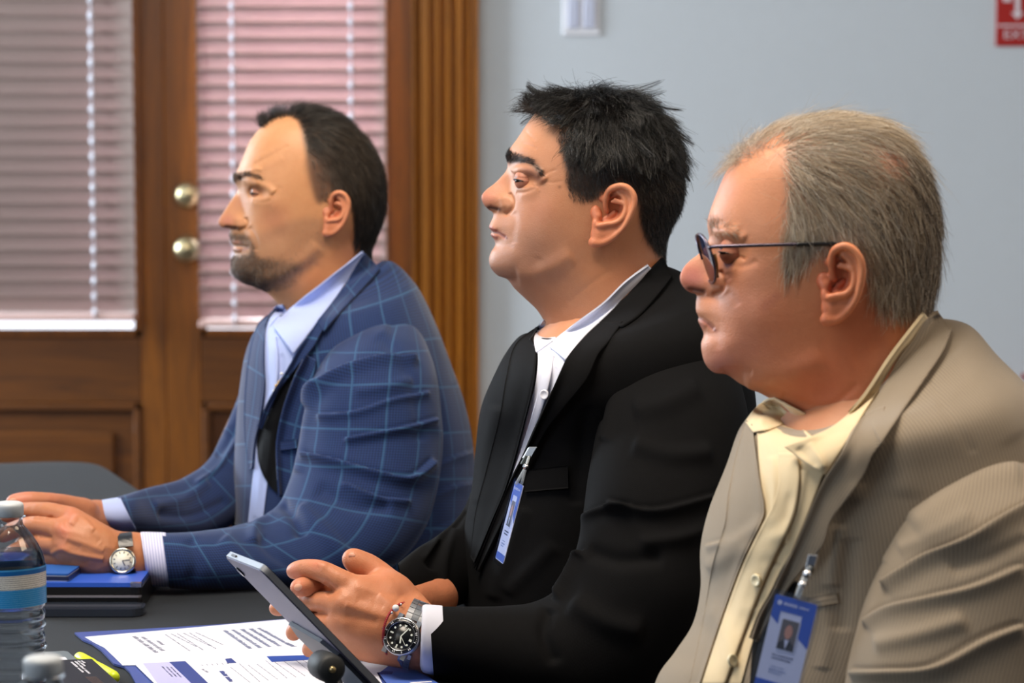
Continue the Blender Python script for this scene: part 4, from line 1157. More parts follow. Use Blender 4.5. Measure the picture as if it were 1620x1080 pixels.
# ---------- man at the right (tan jacket, glasses)
def head_right():
    fr = head_frame(1310, 450, 2.6, 4)
    rows = [(1290, 189, 0, 30, 1345, 189, 12, 2), (1240, 202, 0, 30, 1393, 203, 42, 2), (1202, 219, 0, 30, 1424, 224, 57, 2.05), (1170, 243, 0, 30, 1447, 254, 67, 2.1),
            (1149, 271, 0, 30, 1463, 288, 74, 2.15), (1134, 305, 0, 30, 1473, 326, 78, 2.2), (1123, 335, 1, 30, 1478, 358, 80, 2.3), (1119, 353, 4, 24, 1479, 378, 81, 2.4),
            (1120, 366, 6, 16, 1479, 392, 80, 2.5), (1122, 378, 8, 12, 1479, 404, 80, 2.5), (1116, 391, 16, 10, 1478, 416, 79, 2.5), (1106, 403, 28, 10, 1477, 426, 78, 2.5),
            (1093, 413, 42, 11, 1476, 436, 78, 2.5), (1082, 425, 54, 13, 1474, 446, 77, 2.5), (1076.5, 440, 60, 15, 1473, 456, 77, 2.5), (1080, 453, 56, 16, 1472, 465, 76, 2.5),
            (1090, 463, 45, 16, 1471, 472, 76, 2.5), (1103, 468, 30, 16, 1470, 477, 75, 2.5), (1102, 480, 26, 20, 1470, 483, 75, 2.5), (1102.5, 494, 24, 22, 1469, 490, 74, 2.5), (1107, 503.5, 20, 22, 1469, 495, 74, 2.45),
            (1105.5, 509, 22, 20, 1469, 498, 74, 2.45), (1111, 520, 18, 20, 1469, 503, 73, 2.4), (1115, 531, 14, 22, 1469, 508, 72, 2.35), (1111, 546, 16, 26, 1470, 514, 71, 2.3), (1113, 563, 14, 28, 1471, 521, 70, 2.25),
            (1119, 579, 10, 30, 1473, 528, 70, 2.2), (1132, 591, 6, 30, 1475, 534, 70, 2.15), (1152, 594, 3, 30, 1477, 541, 70, 2.1), (1175, 609, 1, 30, 1480, 550, 70, 2.05), (1209, 625, 0, 30, 1485, 562, 70, 2), (1240, 645, 0, 30, 1492, 580, 70, 2),
            (1275, 685, 0, 30, 1505, 610, 74, 2), (1290, 740, 0, 30, 1520, 660, 86, 2), (1295, 800, 0, 30, 1535, 730, 98, 2)]
    B1 = [([(1144, 398)], 13, -1.4), ([(1128, 372), (1144, 366), (1168, 372)], 9, 2.6), ([(1175, 435)], 26, 2.0), ([(1185, 500)], 40, 2.4), ([(1150, 545)], 22, 1.2),
          ([(1225, 330)], 40, -1.6), ([(1128, 447), (1132, 455)], 11, 3.4), ([(1300, 560), (1240, 590), (1175, 603)], 18, 2.6), ([(1320, 600), (1260, 640)], 20, -1.4),
          ([(1330, 560), (1400, 540)], 24, -2.4), ([(1205, 590)], 26, 1.2)]
    B2 = [([(1137, 428), (1143, 446), (1139, 462), (1126, 468)], 3.4, -2.4), ([(1092, 460), (1104, 463), (1118, 466)], 4.2, -2.0), ([(1146, 462), (1158, 474), (1166, 486)], 7, -.8),
          ([(1106, 504), (1118, 510), (1130, 522)], 3, -1.4), ([(1134, 528), (1137, 545)], 8, -.8), ([(1106, 510), (1118, 520)], 4, .9),
          ([(1142, 399), (1158, 404), (1176, 412)], 2.6, -1.4), ([(1146, 418), (1170, 423), (1194, 414)], 5, -.7), ([(1146, 432), (1154, 446)], 5, -.6), ([(1140, 436), (1146, 446)], 4, .8),
          ([(1140, 588), (1165, 584), (1190, 590)], 6, -1.2), ([(1235, 622), (1300, 640), (1350, 600)], 6, -.9)]
    V, Fs = head_mesh(fr, rows, [B1, B2], [([(1150, 399), (1162, 401)], 14, -4.6), ([(1134, 374), (1154, 372), (1176, 384)], 9, 3.0), ([(1142, 424), (1170, 424)], 10, 1.4)])
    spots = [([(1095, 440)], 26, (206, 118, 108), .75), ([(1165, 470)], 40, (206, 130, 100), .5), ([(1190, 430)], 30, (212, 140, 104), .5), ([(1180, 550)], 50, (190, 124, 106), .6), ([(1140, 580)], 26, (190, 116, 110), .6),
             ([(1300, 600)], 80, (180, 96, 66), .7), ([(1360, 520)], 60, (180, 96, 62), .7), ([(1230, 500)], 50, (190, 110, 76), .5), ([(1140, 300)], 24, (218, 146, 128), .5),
             ([(1107, 506), (1118, 512), (1132, 524)], 3.6, (170, 92, 84), .55), ([(1107, 504.5), (1119, 511), (1132, 524)], 1.3, (96, 44, 38), .75), ([(1110, 517)], 6, (196, 118, 108), .6), ([(1090, 458), (1112, 462)], 4.0, (74, 34, 32), .8),  # dark strokes paint lip gap and nostril shade
             ([(1222, 470), (1205, 485)], 8, (176, 104, 84), .4), ([(1360, 250)], 44, (224, 160, 138), .6), ([(1395, 270)], 30, (220, 152, 130), .6),
             ([(1235, 250), (1270, 230), (1330, 300), (1400, 300), (1470, 260), (1510, 420), (1480, 500), (1420, 500), (1375, 470), (1350, 400), (1300, 390), (1262, 420), (1236, 430), (1232, 380), (1236, 320)], 12, (150, 124, 108), .6, 1)]
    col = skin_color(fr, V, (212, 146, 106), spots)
    parts = [(V, Fs, col)]
    for sd in (1, -1):
        W, eF, h = ear_mesh(fr, [(1326, 387), (1299, 516), (1353, 421)], .0765, sd)
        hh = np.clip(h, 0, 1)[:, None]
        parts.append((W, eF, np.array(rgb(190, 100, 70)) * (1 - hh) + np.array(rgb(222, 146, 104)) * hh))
        ls, lines, c = lids(fr, 1158, 399, .034, canth=(-50, 72), up=4, low=-9, pitch=-6, mirror=sd)
        for lv, lf in ls: parts.append((lv, [lf], np.tile(rgb(196, 128, 100), (len(lv), 1))))
        fr.setdefault('lines', []).append(lines); fr.setdefault('eyes', []).append(c)
    return fr, (V, Fs), parts
# ================================================================= hair
def build_hair(name, layers, mat, parent, seed=0):
    parts = []
    for Pt, rad, c in layers:
        V, F, cc = strand_mesh(Pt, rad, c); parts.append((V, F, cc))
    V, F, (C,) = merge(parts)
    return new_mesh(name, V, F, mat, parent, col=C)
def polymask(poly, soft, hole=None, vmin=None):
    pc = crom(poly, len(poly) * 5, True)
    def f(x, y, v):
        w = softpoly(x, y, pc, soft)
        if hole is not None: w = w * (1 - softpoly(x, y, hole, 3))
        if vmin is not None: w = w * (np.abs(v) > vmin)
        return w
    return f
def shades(*cols, fn=None):
    C = np.array([rgb(*c) for c in cols])
    def f(x, y, rs, n):
        c = C[rs.randint(0, len(C), n)] * rs.uniform(.75, 1.25, (n, 1))
        return fn(c, x, y, rs) if fn else c
    return f
def lash(lines, parent, name='eyelash', r=.0010, col=(20, 14, 12)):
    for ls in lines:
        q = ls[0]; k = len(q)
        V, F = tube(q, r * (.35 + .65 * np.sin(np.pi * np.linspace(.12, .9, k))), 6)
        new_mesh(name, V, F, HAIR, parent, col=np.tile(rgb(*col), (len(V), 1)))

def hair_middle(fr, hv, parent):
    V, Fs = hv
    side = polymask([(880, 224), (892, 255), (896, 306), (924, 318), (952, 298), (975, 288), (1000, 300), (1008, 340), (1018, 372), (1040, 398), (1062, 404), (1105, 300), (1090, 190), (1000, 170), (900, 175), (884, 205)], 3)
    top = polymask([(846, 172), (853, 182), (880, 190), (900, 212), (905, 232), (960, 245), (1030, 255), (1085, 250), (1100, 180), (1000, 110), (880, 110), (840, 150)], 4)
    gs = [(890, 240, .3, 1, 7, .5, 0), (905, 300, .2, 1, 6, .4, 0), (950, 250, .5, .8, 9, .45, 0), (1000, 260, .5, .9, 11, .5, 0), (1060, 300, .35, 1, 11, .6, 0), (1040, 380, .1, 1, 9, .5, 0), (1010, 340, .2, 1, 8, .5, 0), (1070, 230, .6, .8, 12, .5, 0)]
    gt = [(850, 172, -1, -.35, 30, 1.0, .1), (858, 176, -.9, -.7, 26, 1.1, .2), (878, 166, -.9, -.25, 36, .8, .2), (880, 182, -.6, .25, 26, .6, .2), (905, 155, -.7, .1, 38, .6, .3), (905, 205, -.35, .85, 26, .45, .1),
          (938, 150, .1, .5, 40, .55, .6), (930, 190, -.15, 1, 40, .4, .3), (960, 200, .2, 1, 40, .35, .3), (985, 156, .55, .5, 42, .5, .5), (1000, 205, .45, .9, 36, .4, .3), (1035, 180, .75, .6, 38, .5, .3), (1060, 215, .6, .9, 32, .55, .1), (1075, 245, .5, 1, 22, .5, 0)]
    blk = shades((12, 10, 11), (7, 6, 7), (20, 17, 17), (30, 27, 26))
    L = [hair(fr, V, Fs, side, gs, 26000, 2, .00022, 4, .25, 3000, shades((24, 20, 18), (14, 12, 12), (42, 34, 29), (70, 59, 50)), .5, .3),
         hair(fr, V, Fs, top, gt, 9000, 3, .00026, 8, .86, 420, blk, .35, .28, curl=.35, follow=1.1),
         hair(fr, V, Fs, top, gt, 9000, 4, .00024, 7, .5, 900, blk, .5, .4, curl=.2)]
    o = build_hair('hair', L, WETHAIR, parent)
    brow = polymask([(801, 241), (808, 246), (828, 250), (843, 259), (855, 276), (848, 274), (836, 264), (818, 259), (804, 261)], 1.5)
    gb = [(805, 252, .6, -.4, 5, .25, 0), (825, 255, 1, .15, 7, .10, 0), (848, 268, .8, .9, 6, .08, 0)]
    build_hair('eyebrows', [hair(fr, V, Fs, brow, gb, 3600, 6, .00021, 4, 0, 1, shades((30, 24, 22), (16, 13, 13), (50, 40, 34)), .22, .3)], HAIR, parent)
    lash([l[0:1] for l in fr['lines']], parent)
    return o
def hair_left(fr, hv, parent):
    V, Fs = hv
    main = polymask([(414, 196), (420, 202), (440, 190), (462, 190), (474, 205), (482, 240), (490, 268), (500, 300), (506, 316), (520, 304), (540, 300), (552, 318), (556, 350), (562, 384), (590, 400), (640, 340), (600, 190), (500, 140), (420, 150)], 3)
    g = [(420, 192, -.5, -.9, 17, 1.2, 0), (440, 184, -.2, -.8, 17, 1.1, .1), (465, 180, .6, -.5, 24, .6, .2), (500, 182, .95, .1, 30, .35, .2), (485, 215, .5, .6, 18, .35, 0), (535, 195, .9, .4, 30, .3, .2), (520, 235, .6, .7, 22, .3, 0),
         (488, 270, .15, 1, 7, .35, 0), (500, 300, .1, 1, 6, .35, 0), (550, 260, .45, .9, 26, .3, 0), (580, 240, .5, .9, 28, .3, 0), (600, 290, .1, 1, 28, .25, 0), (570, 320, .1, 1, 24, .25, 0), (600, 350, -.05, 1, 24, .25, 0), (578, 380, -.1, 1, 16, .3, 0)]
    def fn(c, x, y, rs):
        f = softpoly(x, y, [(474, 240), (500, 232), (530, 300), (500, 322), (488, 290)], 14)[:, None]
        f2 = .55 * softpoly(x, y, [(480, 195), (545, 195), (585, 250), (560, 310), (500, 290)], 16)[:, None] * (rs.uniform(0, 1, (len(x), 1)) < .6)
        c = c * (1 - f2) + np.array(rgb(100, 86, 72)) * f2
        c = c * (1 - f) + np.array(rgb(96, 78, 66)) * f * rs.uniform(.5, 1.4, (len(x), 1))
        return c
    def thin(x, y, v):
        return main(x, y, v) * (1 - .72 * softpoly(x, y, [(474, 240), (496, 236), (522, 300), (500, 325), (486, 290)], 10)) * (1 - .5 * softpoly(x, y, [(405, 210), (470, 160), (470, 210)], 8))
    L = [hair(fr, V, Fs, thin, g, 26000, 12, .00024, 6, .45, 1300, shades((24, 20, 18), (14, 12, 12), (40, 33, 28), (66, 56, 48), fn=fn), .35, .3, curl=.12)]
    o = build_hair('hair', L, HAIR, parent)
    beard = polymask([(360, 362), (378, 362), (390, 368), (400, 384), (405, 402), (440, 398), (474, 362), (500, 330), (512, 378), (490, 425), (450, 452), (400, 458), (372, 446), (358, 425), (363, 400), (372, 399), (388, 399), (395, 394), (392, 386), (376, 380), (362, 377)], 3)
    dens = lambda x, y, v: beard(x, y, v) * (.3 + .9 * softpoly(x, y, [(355, 355), (392, 362), (404, 386), (410, 404), (440, 410), (476, 412), (450, 460), (350, 460)], 12))
    gb = [(365, 370, -.2, 1, 4, .3, 0), (385, 375, .3, 1, 4.5, .3, 0), (370, 425, -.3, .7, 4.5, .5, 0), (395, 445, .2, 1, 4.5, .4, 0), (440, 435, .5, .9, 3.5, .3, 0), (480, 400, .2, 1, 2.6, .3, 0), (505, 360, 0, 1, 2.4, .3, 0)]
    build_hair('beard', [hair(fr, V, Fs, dens, gb, 12000, 14, .00019, 3, 0, 1, shades((58, 46, 38), (40, 32, 28), (104, 92, 82), (140, 128, 116), (84, 62, 46)), .5, .3)], HAIR, parent)
    brow = polymask([(372, 280), (384, 276), (400, 274), (412, 282), (404, 284), (390, 282), (380, 288), (373, 290)], 1.5)
    build_hair('eyebrows', [hair(fr, V, Fs, brow, [(380, 283, .4, -.4, 6, .35, 0), (405, 279, 1, .5, 6, .2, 0)], 1300, 15, .00018, 4, 0, 1, shades((52, 38, 30), (36, 27, 22), (80, 62, 50)), .25, .3)], HAIR, parent)
    lash([l[0:1] for l in fr['lines']], parent, r=.0009, col=(34, 24, 20))
    return o
def hair_right(fr, hv, parent):
    V, Fs = hv
    main = polymask([(1158, 262), (1170, 256), (1200, 240), (1228, 250), (1238, 300), (1236, 345), (1232, 385), (1240, 430), (1256, 428), (1268, 412), (1284, 394), (1300, 388), (1330, 380), (1358, 400), (1362, 440), (1372, 476), (1400, 498), (1440, 506), (1480, 494), (1520, 440), (1500, 260), (1400, 150), (1250, 160), (1160, 215)], 9)
    def dens(x, y, v):
        w = main(x, y, v)
        w = w * (1 - .86 * np.exp(-(((x - 1378) / 54) ** 2 + ((y - 250) / 32) ** 2)))
        w = w * (1 - .6 * softpoly(x, y, [(1150, 280), (1160, 220), (1230, 200), (1236, 256), (1200, 262)], 12))
        w = w * (1 - .45 * softpoly(x, y, [(1360, 470), (1500, 470), (1500, 520), (1380, 520)], 10))
        return w
    g = [(1160, 250, -.7, -.6, 26, .5, .2), (1175, 235, -.5, -.7, 28, .4, .2), (1200, 225, .3, -.6, 34, .35, .1), (1230, 215, .9, -.25, 42, .25, .1), (1290, 200, 1, 0, 44, .2, .1), (1350, 200, 1, .2, 44, .2, .1), (1250, 260, .6, .6, 36, .2, 0), (1245, 330, .25, 1, 28, .2, 0),
         (1300, 260, .9, .3, 40, .2, 0), (1300, 320, .5, .9, 34, .2, 0), (1380, 250, .7, .5, 26, .25, 0), (1420, 215, .9, .5, 34, .25, 0), (1460, 270, .5, .9, 40, .25, 0), (1400, 330, .45, .9, 40, .2, 0), (1470, 360, .1, 1, 42, .2, 0), (1410, 420, .15, 1, 36, .2, 0), (1470, 440, .1, 1, 30, .25, 0),
         (1250, 390, 0, 1, 22, .25, 0), (1270, 395, -.2, 1, 18, .25, 0), (1380, 470, .2, 1, 18, .3, 0), (1440, 490, .25, .9, 14, .3, 0)]
    def fn(c, x, y, rs):
        n = len(x)
        f = np.clip(sstep(1330, 1460, x) * .75 + .35 * np.exp(-(((x - 1260) / 30) ** 2 + ((y - 285) / 30) ** 2)), 0, 1) * (1 - .8 * sstep(440, 500, y)) * (1 - .8 * sstep(250, 200, y))
        m = rs.uniform(0, 1, n) < f * .75
        d = np.array([rgb(96, 80, 66), rgb(66, 56, 48), rgb(120, 102, 84)])[rs.randint(0, 3, n)]
        return np.where(m[:, None], d, c)
    L = [hair(fr, V, Fs, dens, g, 19000, 22, .00019, 7, .5, 1500, shades((212, 194, 168), (230, 220, 204), (190, 170, 144), (164, 144, 120), fn=fn), .35, .3, curl=.12),
         hair(fr, V, Fs, dens, g, 5000, 23, .00016, 7, .1, 300, shades((210, 200, 186), (170, 158, 140), fn=fn), .9, .4, curl=.25)]
    wis = polymask([(1150, 262), (1165, 232), (1200, 215), (1214, 240), (1170, 262)], 5)
    L.append(hair(fr, V, Fs, wis, [(1155, 255, -1, .3, 26, .45, .1), (1175, 235, -.9, -.6, 26, .6, .1), (1200, 225, -.6, -.7, 24, .5, .1)], 420, 24, .00013, 7, .3, 60, shades((190, 180, 168), (150, 140, 130)), .8, .4, curl=.5))
    o = build_hair('hair', L, HAIR, parent)
    brow = polymask([(1122, 352), (1134, 350), (1150, 358), (1164, 372), (1156, 376), (1142, 370), (1126, 368)], 3)
    build_hair('eyebrows', [hair(fr, V, Fs, brow, [(1128, 358, .3, -.3, 8, .4, 0), (1145, 362, 1, .3, 9, .25, 0), (1160, 372, .9, .8, 7, .2, 0)], 460, 25, .00016, 4, 0, 1, shades((150, 132, 112), (116, 98, 82), (190, 178, 160)), .4, .3)], HAIR, parent)
    lash([l[0:1] for l in fr['lines']], parent, r=.0006, col=(80, 58, 48))
    return o
# ================================================================= clothing
PLAID = plaid_mat('blue_plaid_wool')
BLACKWOOL = cloth_mat('black_wool', rgb(9, 9, 11), .88, 1500, .00008, .3, .0)
TAN = rib_mat('tan_ribbed_wool')
SHIRTBLUE = cloth_mat('light_blue_cotton', rgb(172, 186, 232), .7, 2600, .00012, .03, .05)
SHIRTWHITE = cloth_mat('white_cotton', rgb(208, 211, 228), .7, 2600, .00012, .03, .05)
SHIRTCREAM = cloth_mat('cream_cotton', rgb(214, 194, 158), .78, 2000, .00015, .04, .05)
LINING = cloth_mat('black_lining', rgb(9, 9, 12), .6, 2600, .0001, .1, 0)
PEARL = simple('shirt_button', rgb(226, 214, 180), .3)
BROWNBTN = simple('dark_button', rgb(40, 34, 30), .4)

def stripe_cuff_mat():
    m, nt, b = nodes('striped_cotton')
    uv = N(nt, 'ShaderNodeTexCoord').outputs['UV']; sx = N(nt, 'ShaderNodeSeparateXYZ', {0: uv})
    w = mathn(nt, 'ADD', mathn(nt, 'MULTIPLY', mathn(nt, 'SINE', mathn(nt, 'MULTIPLY', sx.outputs[1], 2 * math.pi / .0034)), .5), .5)
    nt.links.new(mixc(nt, w, rgb(222, 222, 246), rgb(176, 180, 220)), b.inputs['Base Color']); b.inputs['Roughness'].default_value = .7
    return m
STRIPED = stripe_cuff_mat()

def cloth_noise(V, seed, amp, f):
    return vnoise(V, seed, 3, f) * amp
def garment(name, rows, mat, parent, folds=(), n=200, m=200, seed=1, na=.0015, nf=22, caps=(True, True), hole=None):
    V, Fs, uv = loft(rows, n, m, *caps)
    # creases fade towards open ends so that they do not fray
    V = V + vnormals(V, Fs) * cloth_noise(V, seed, na, nf)[:, None]
    V = sculpt(V, Fs, folds)
    V = relax(V, Fs, 1, .3)
    if hole is not None: V, Fs = cut(V, Fs, crom(hole, len(hole) * 6, True))
    o = new_mesh(name, V, Fs, mat, parent, uv=uv)
    return o, V, Fs
def panel(name, trees, A, B, mat, parent, **kw):
    V, Fs, uv = patch(trees, A, B, **kw)
    return new_mesh(name, V, Fs, mat, parent, uv=uv), V, Fs
def button_on(trees, px, py, r, parent, mat, lift=.002, name='button'):
    d = hit_depth(trees, np.array([px]), np.array([py]))[0]
    ds = hit_depth(trees, np.array([px - 3, px + 3, px, px]), np.array([py, py, py - 3, py + 3]))
    c = P(px, py, d - lift)
    ex = P(px + 3, py, ds[1]) - P(px - 3, py, ds[0]); ey = P(px, py - 3, ds[2]) - P(px, py + 3, ds[3])
    nv = nrm(np.cross(ex, ey)); nv *= np.sign(nv @ (CAM - c))
    pr = [(0, .0005), (r * .55, .0005), (r * .7, .0012), (r * .92, .0012), (r, .0004), (r, -.0008), (0, -.0008)]
    V, F = lathe(pr, 28, c, nv)
    parts = [(V, F)]
    V, F, _ = merge([(V, F, np.zeros(len(V)))])
    o = new_mesh(name, V, F, mat, parent)
    return o
def cuff(name, rows, mat, parent, th=.002):
    V, Fs, uv = loft(rows, 24, 90, False, False)
    o = new_mesh(name, V, Fs, mat, parent, uv=uv)
    md = o.modifiers.new('s', 'SOLIDIFY'); md.thickness = th; md.offset = -1
    return o

# ---------------------------------------------------------------- man at the left
def dress_left(person, head):
    torso = [(466, 506, 604, 414, 3.85, .062, .062, 2, 0), (442, 494, 622, 416, 3.85, .088, .088, 2, 18), (424, 500, 645, 436, 3.85, .13, .125, 2.1, 18), (405, 522, 668, 466, 3.85, .17, .165, 2.2, 10), (391, 560, 694, 520, 3.85, .19, .19, 2.3),
             (382, 610, 716, 580, 3.85, .20, .20, 2.3), (376, 660, 736, 640, 3.85, .20, .20, 2.3), (372, 720, 749, 700, 3.85, .20, .20, 2.3), (370, 780, 754, 770, 3.85, .20, .20, 2.3), (370, 840, 748, 850, 3.85, .20, .20, 2.3), (374, 920, 735, 930, 3.85, .20, .20, 2.3), (376, 1040, 725, 1040, 3.85, .20, .20, 2.3)]
    folds = [([(655, 553), (680, 600), (694, 650), (702, 690)], 7, -2.5), ([(680, 741), (715, 722), (752, 711)], 8, 4, 's'), ([(672, 790), (710, 770), (750, 760)], 9, 4, 's'), ([(640, 860), (700, 830), (745, 820)], 10, 4, 's'), ([(640, 445), (690, 530), (722, 610)], 10, 1.0)]
    j, V, F = garment('jacket', torso, PLAID, person, folds, 220, 260, 3, .0016, 20)
    T = [bvh(V, F)]
    sl = [(588, 512, 632, 500, 3.77, .02, .03, 2), (558, 524, 654, 512, 3.74, .062, .05, 2), (524, 550, 674, 542, 3.705, .088, .06, 2), (500, 590, 690, 590, 3.66, .088, .07, 2.1), (484, 640, 698, 645, 3.64, .09, .07, 2.1), (474, 700, 700, 705, 3.62, .088, .07, 2.1), (462, 750, 690, 775, 3.59, .082, .07, 2.1),
          (446, 790, 672, 835, 3.56, .078, .065, 2.1), (424, 812, 630, 890, 3.53, .074, .06, 2.1), (396, 825, 560, 926, 3.50, .068, .055, 2.1), (360, 833, 470, 934, 3.46, .060, .05, 2.1), (320, 838, 390, 935, 3.43, .053, .045, 2.1), (285, 841, 325, 934, 3.41, .046, .04, 2.1), (256, 842, 268, 930, 3.40, .040, .038, 2.1)]
    sf = [([(478, 642), (495, 615), (519, 596), (561, 578), (612, 566), (662, 566)], 11, 9, 's'), ([(500, 580), (530, 545), (575, 520), (620, 525)], 16, 4), ([(545, 694), (578, 687), (638, 675), (692, 660)], 9, 7, 's'), ([(478, 716), (531, 728), (596, 746), (647, 754), (684, 724)], 11, 9, 's'),
          ([(560, 620), (610, 612), (655, 600)], 9, 3), ([(500, 655), (560, 650), (620, 630), (680, 618)], 9, 4, 's'), ([(442, 792), (466, 815), (478, 850)], 9, -6), ([(470, 800), (520, 850), (560, 900)], 14, 5), ([(430, 800), (405, 830), (400, 860)], 9, 4), ([(500, 770), (560, 800), (620, 800)], 12, -4), ([(540, 760), (600, 785), (650, 790)], 10, 5, 's'),
          ([(600, 530), (640, 580), (660, 640), (665, 700)], 10, -2), ([(350, 850), (380, 880), (420, 925)], 12, 3), ([(300, 850), (310, 890), (300, 925)], 10, -2), ([(410, 850), (440, 880), (490, 910)], 10, -3), ([(505, 600), (488, 650), (478, 700), (470, 750)], 8, 3)]
    s, SV, SF = garment('sleeve', sl, PLAID, j, [(q[0], q[1], q[2] * 1.5) + tuple(q[3:]) for q in sf], 260, 150, 5, .0014, 26, (False, False))
    far = [(408, 532, 470, 522, 3.96, .02, .02, 2), (390, 575, 455, 585, 4.0, .06, .06, 2), (378, 625, 440, 650, 3.96, .06, .06, 2), (355, 680, 425, 730, 3.9, .055, .055, 2), (328, 728, 400, 800, 3.82, .05, .05, 2), (285, 758, 340, 845, 3.74, .045, .05, 2), (240, 770, 275, 848, 3.66, .042, .045, 2), (208, 780, 226, 843, 3.6, .05, .04, 2.1), (186, 786, 212, 842, 3.575, .048, .036, 2.1)]
    ff = [([(390, 650), (360, 700), (340, 720)], 8, -4), ([(380, 690), (350, 740), (310, 770)], 8, 5, 's'), ([(330, 760), (290, 790), (240, 800)], 8, 4), ([(360, 790), (300, 815), (250, 812)], 7, -3), ([(372, 640), (350, 690)], 8, 3)]
    garment('sleeve', far, PLAID, j, ff, 180, 110, 7, .0016, 26, (True, False))
    # shirt front
    shirt, v, f = panel('shirt', T + [head], [(442, 490), (428, 502), (419, 528), (417, 570), (420, 613), (412, 664), (405, 700), (402, 732), (398, 770), (392, 828)], [(462, 500), (482, 512), (484, 536), (470, 562), (452, 610), (440, 650), (432, 700), (428, 732), (422, 770), (414, 835)], SHIRTBLUE, person, nu=120, nv=50, off=.003, thick=.002, smooth=10,
                        brushes=[([(432, 540), (436, 600), (426, 680)], 6, 2.5), ([(446, 560), (444, 610), (432, 660)], 5, -2), ([(415, 700), (410, 760), (404, 820)], 5, 2)])
    T2 = T + [bvh(v, f)]
    panel('lining', T2, [(480, 560), (460, 585), (442, 609), (417, 651), (407, 690), (409, 732), (424, 765), (440, 782)], [(484, 562), (474, 580), (464, 600), (447, 647), (437, 698), (438, 741), (440, 762), (442, 784)], LINING, j, nu=60, nv=16, off=.003, thick=.001, smooth=8)  # black lining sheet also stands in for the shaded void at the opening
    # near front edge of the jacket standing away from the shirt
    panel('front_edge', T2, [(484, 560), (474, 580), (464, 600), (447, 647), (437, 698), (438, 741), (442, 784)], [(500, 570), (496, 600), (492, 630), (484, 670), (474, 710), (466, 750), (456, 790)], PLAID, j, nu=70, nv=20, off=.004, thick=.003, smooth=14, roll=.012)
    panel('lapel', T2, [(503, 506), (488, 530), (470, 556), (458, 580), (442, 609), (424, 640), (410, 676)], [(520, 508), (509, 524), (497, 545), (482, 565), (463, 588), (438, 622), (412, 678)], PLAID, j, nu=70, nv=18, off=.010, thick=.003, smooth=10, roll=.004)
    panel('lapel', T, [(427, 498), (419, 528), (416, 570), (417, 613), (410, 664), (402, 700), (398, 740)], [(440, 488), (408, 512), (394, 560), (388, 610), (386, 660), (388, 700), (394, 742)], PLAID, j, nu=70, nv=18, off=.009, thick=.003, smooth=10, roll=.004)
    panel('jacket_collar', T2 + [head], [(577, 400), (560, 428), (545, 452), (524, 480), (502, 507)], [(601, 424), (588, 440), (556, 474), (532, 500), (512, 524)], PLAID, j, nu=60, nv=18, off=.013, thick=.004, smooth=10, roll=.004)
    panel('breast_pocket', T, [(436, 698), (450, 697), (468, 694)], [(438, 712), (452, 711), (470, 708)], PLAID, j, nu=20, nv=8, off=.010, thick=.002)
    c, v, f = panel('shirt_collar', T2 + [head], [(575, 398), (546, 420), (527, 434), (504, 452), (480, 470), (455, 491), (431, 514)], [(576, 405), (560, 434), (544, 452), (524, 480), (503, 508), (484, 534), (464, 560)], SHIRTBLUE, shirt, nu=70, nv=24, off=.012, thick=.0025, smooth=16, roll=.012, bulge=.002)
    panel('shirt_collar', T2 + [head], [(446, 482), (436, 486), (427, 496)], [(452, 492), (436, 505), (426, 516)], SHIRTBLUE, shirt, nu=20, nv=12, off=.010, thick=.002, smooth=6)
    panel('placket', T2, [(424, 532), (424, 580), (426, 613), (418, 660)], [(437, 532), (440, 570), (437, 612), (424, 655)], SHIRTBLUE, shirt, nu=40, nv=8, off=.004, thick=.0015, smooth=6)
    # lapel pin
    pin = empty('lapel_pin', P(448, 595, 3.62), 'small gold and white pin on the front edge of the blue plaid jacket', 'pin')
    for (x, y, r, cc) in ((445.5, 591, .0022, 1), (452, 594, .0022, 0), (441, 605, .0020, 0), (437, 610, .0022, 0), (433, 618, .0018, 1)):
        d = hit_depth(T2, np.array([x]), np.array([y]))[0] - .008
        V, F = lathe([(0, r), (r * .7, r * .7), (r, 0), (r * .7, -r * .7), (0, -r)], 14, P(x, y, d), (0, 0, 1))
        o = new_mesh('bead', V, F, simple('pin_white', rgb(240, 240, 240), .2) if cc else simple('pin_gold', rgb(214, 170, 96), .3, .8), None); keep(o, pin)
    a, b_ = (450, 590), (430, 622)
    V, F = tube(np.array([P(x, y, hit_depth(T2, np.array([x]), np.array([y]))[0] - .006) for x, y in ((450, 592), (443, 602), (434, 616))]), .0007, 8)
    keep(new_mesh('pin_bar', V, F, simple('pin_gold_bar', rgb(200, 160, 90), .3, .8)), pin)
    cuff('cuff', [(222, 842, 232, 914, 3.40, .036, .034, 2.1), (228, 841, 238, 926, 3.40, .038, .036, 2.1), (262, 842, 272, 928, 3.40, .038, .036, 2.1)], STRIPED, shirt)
    cuff('cuff', [(146, 797, 176, 838, 3.56, .040, .03, 2.2), (160, 791, 196, 841, 3.565, .043, .034, 2.2), (190, 786, 216, 840, 3.57, .042, .034, 2.2)], SHIRTBLUE, shirt)
    return j, T

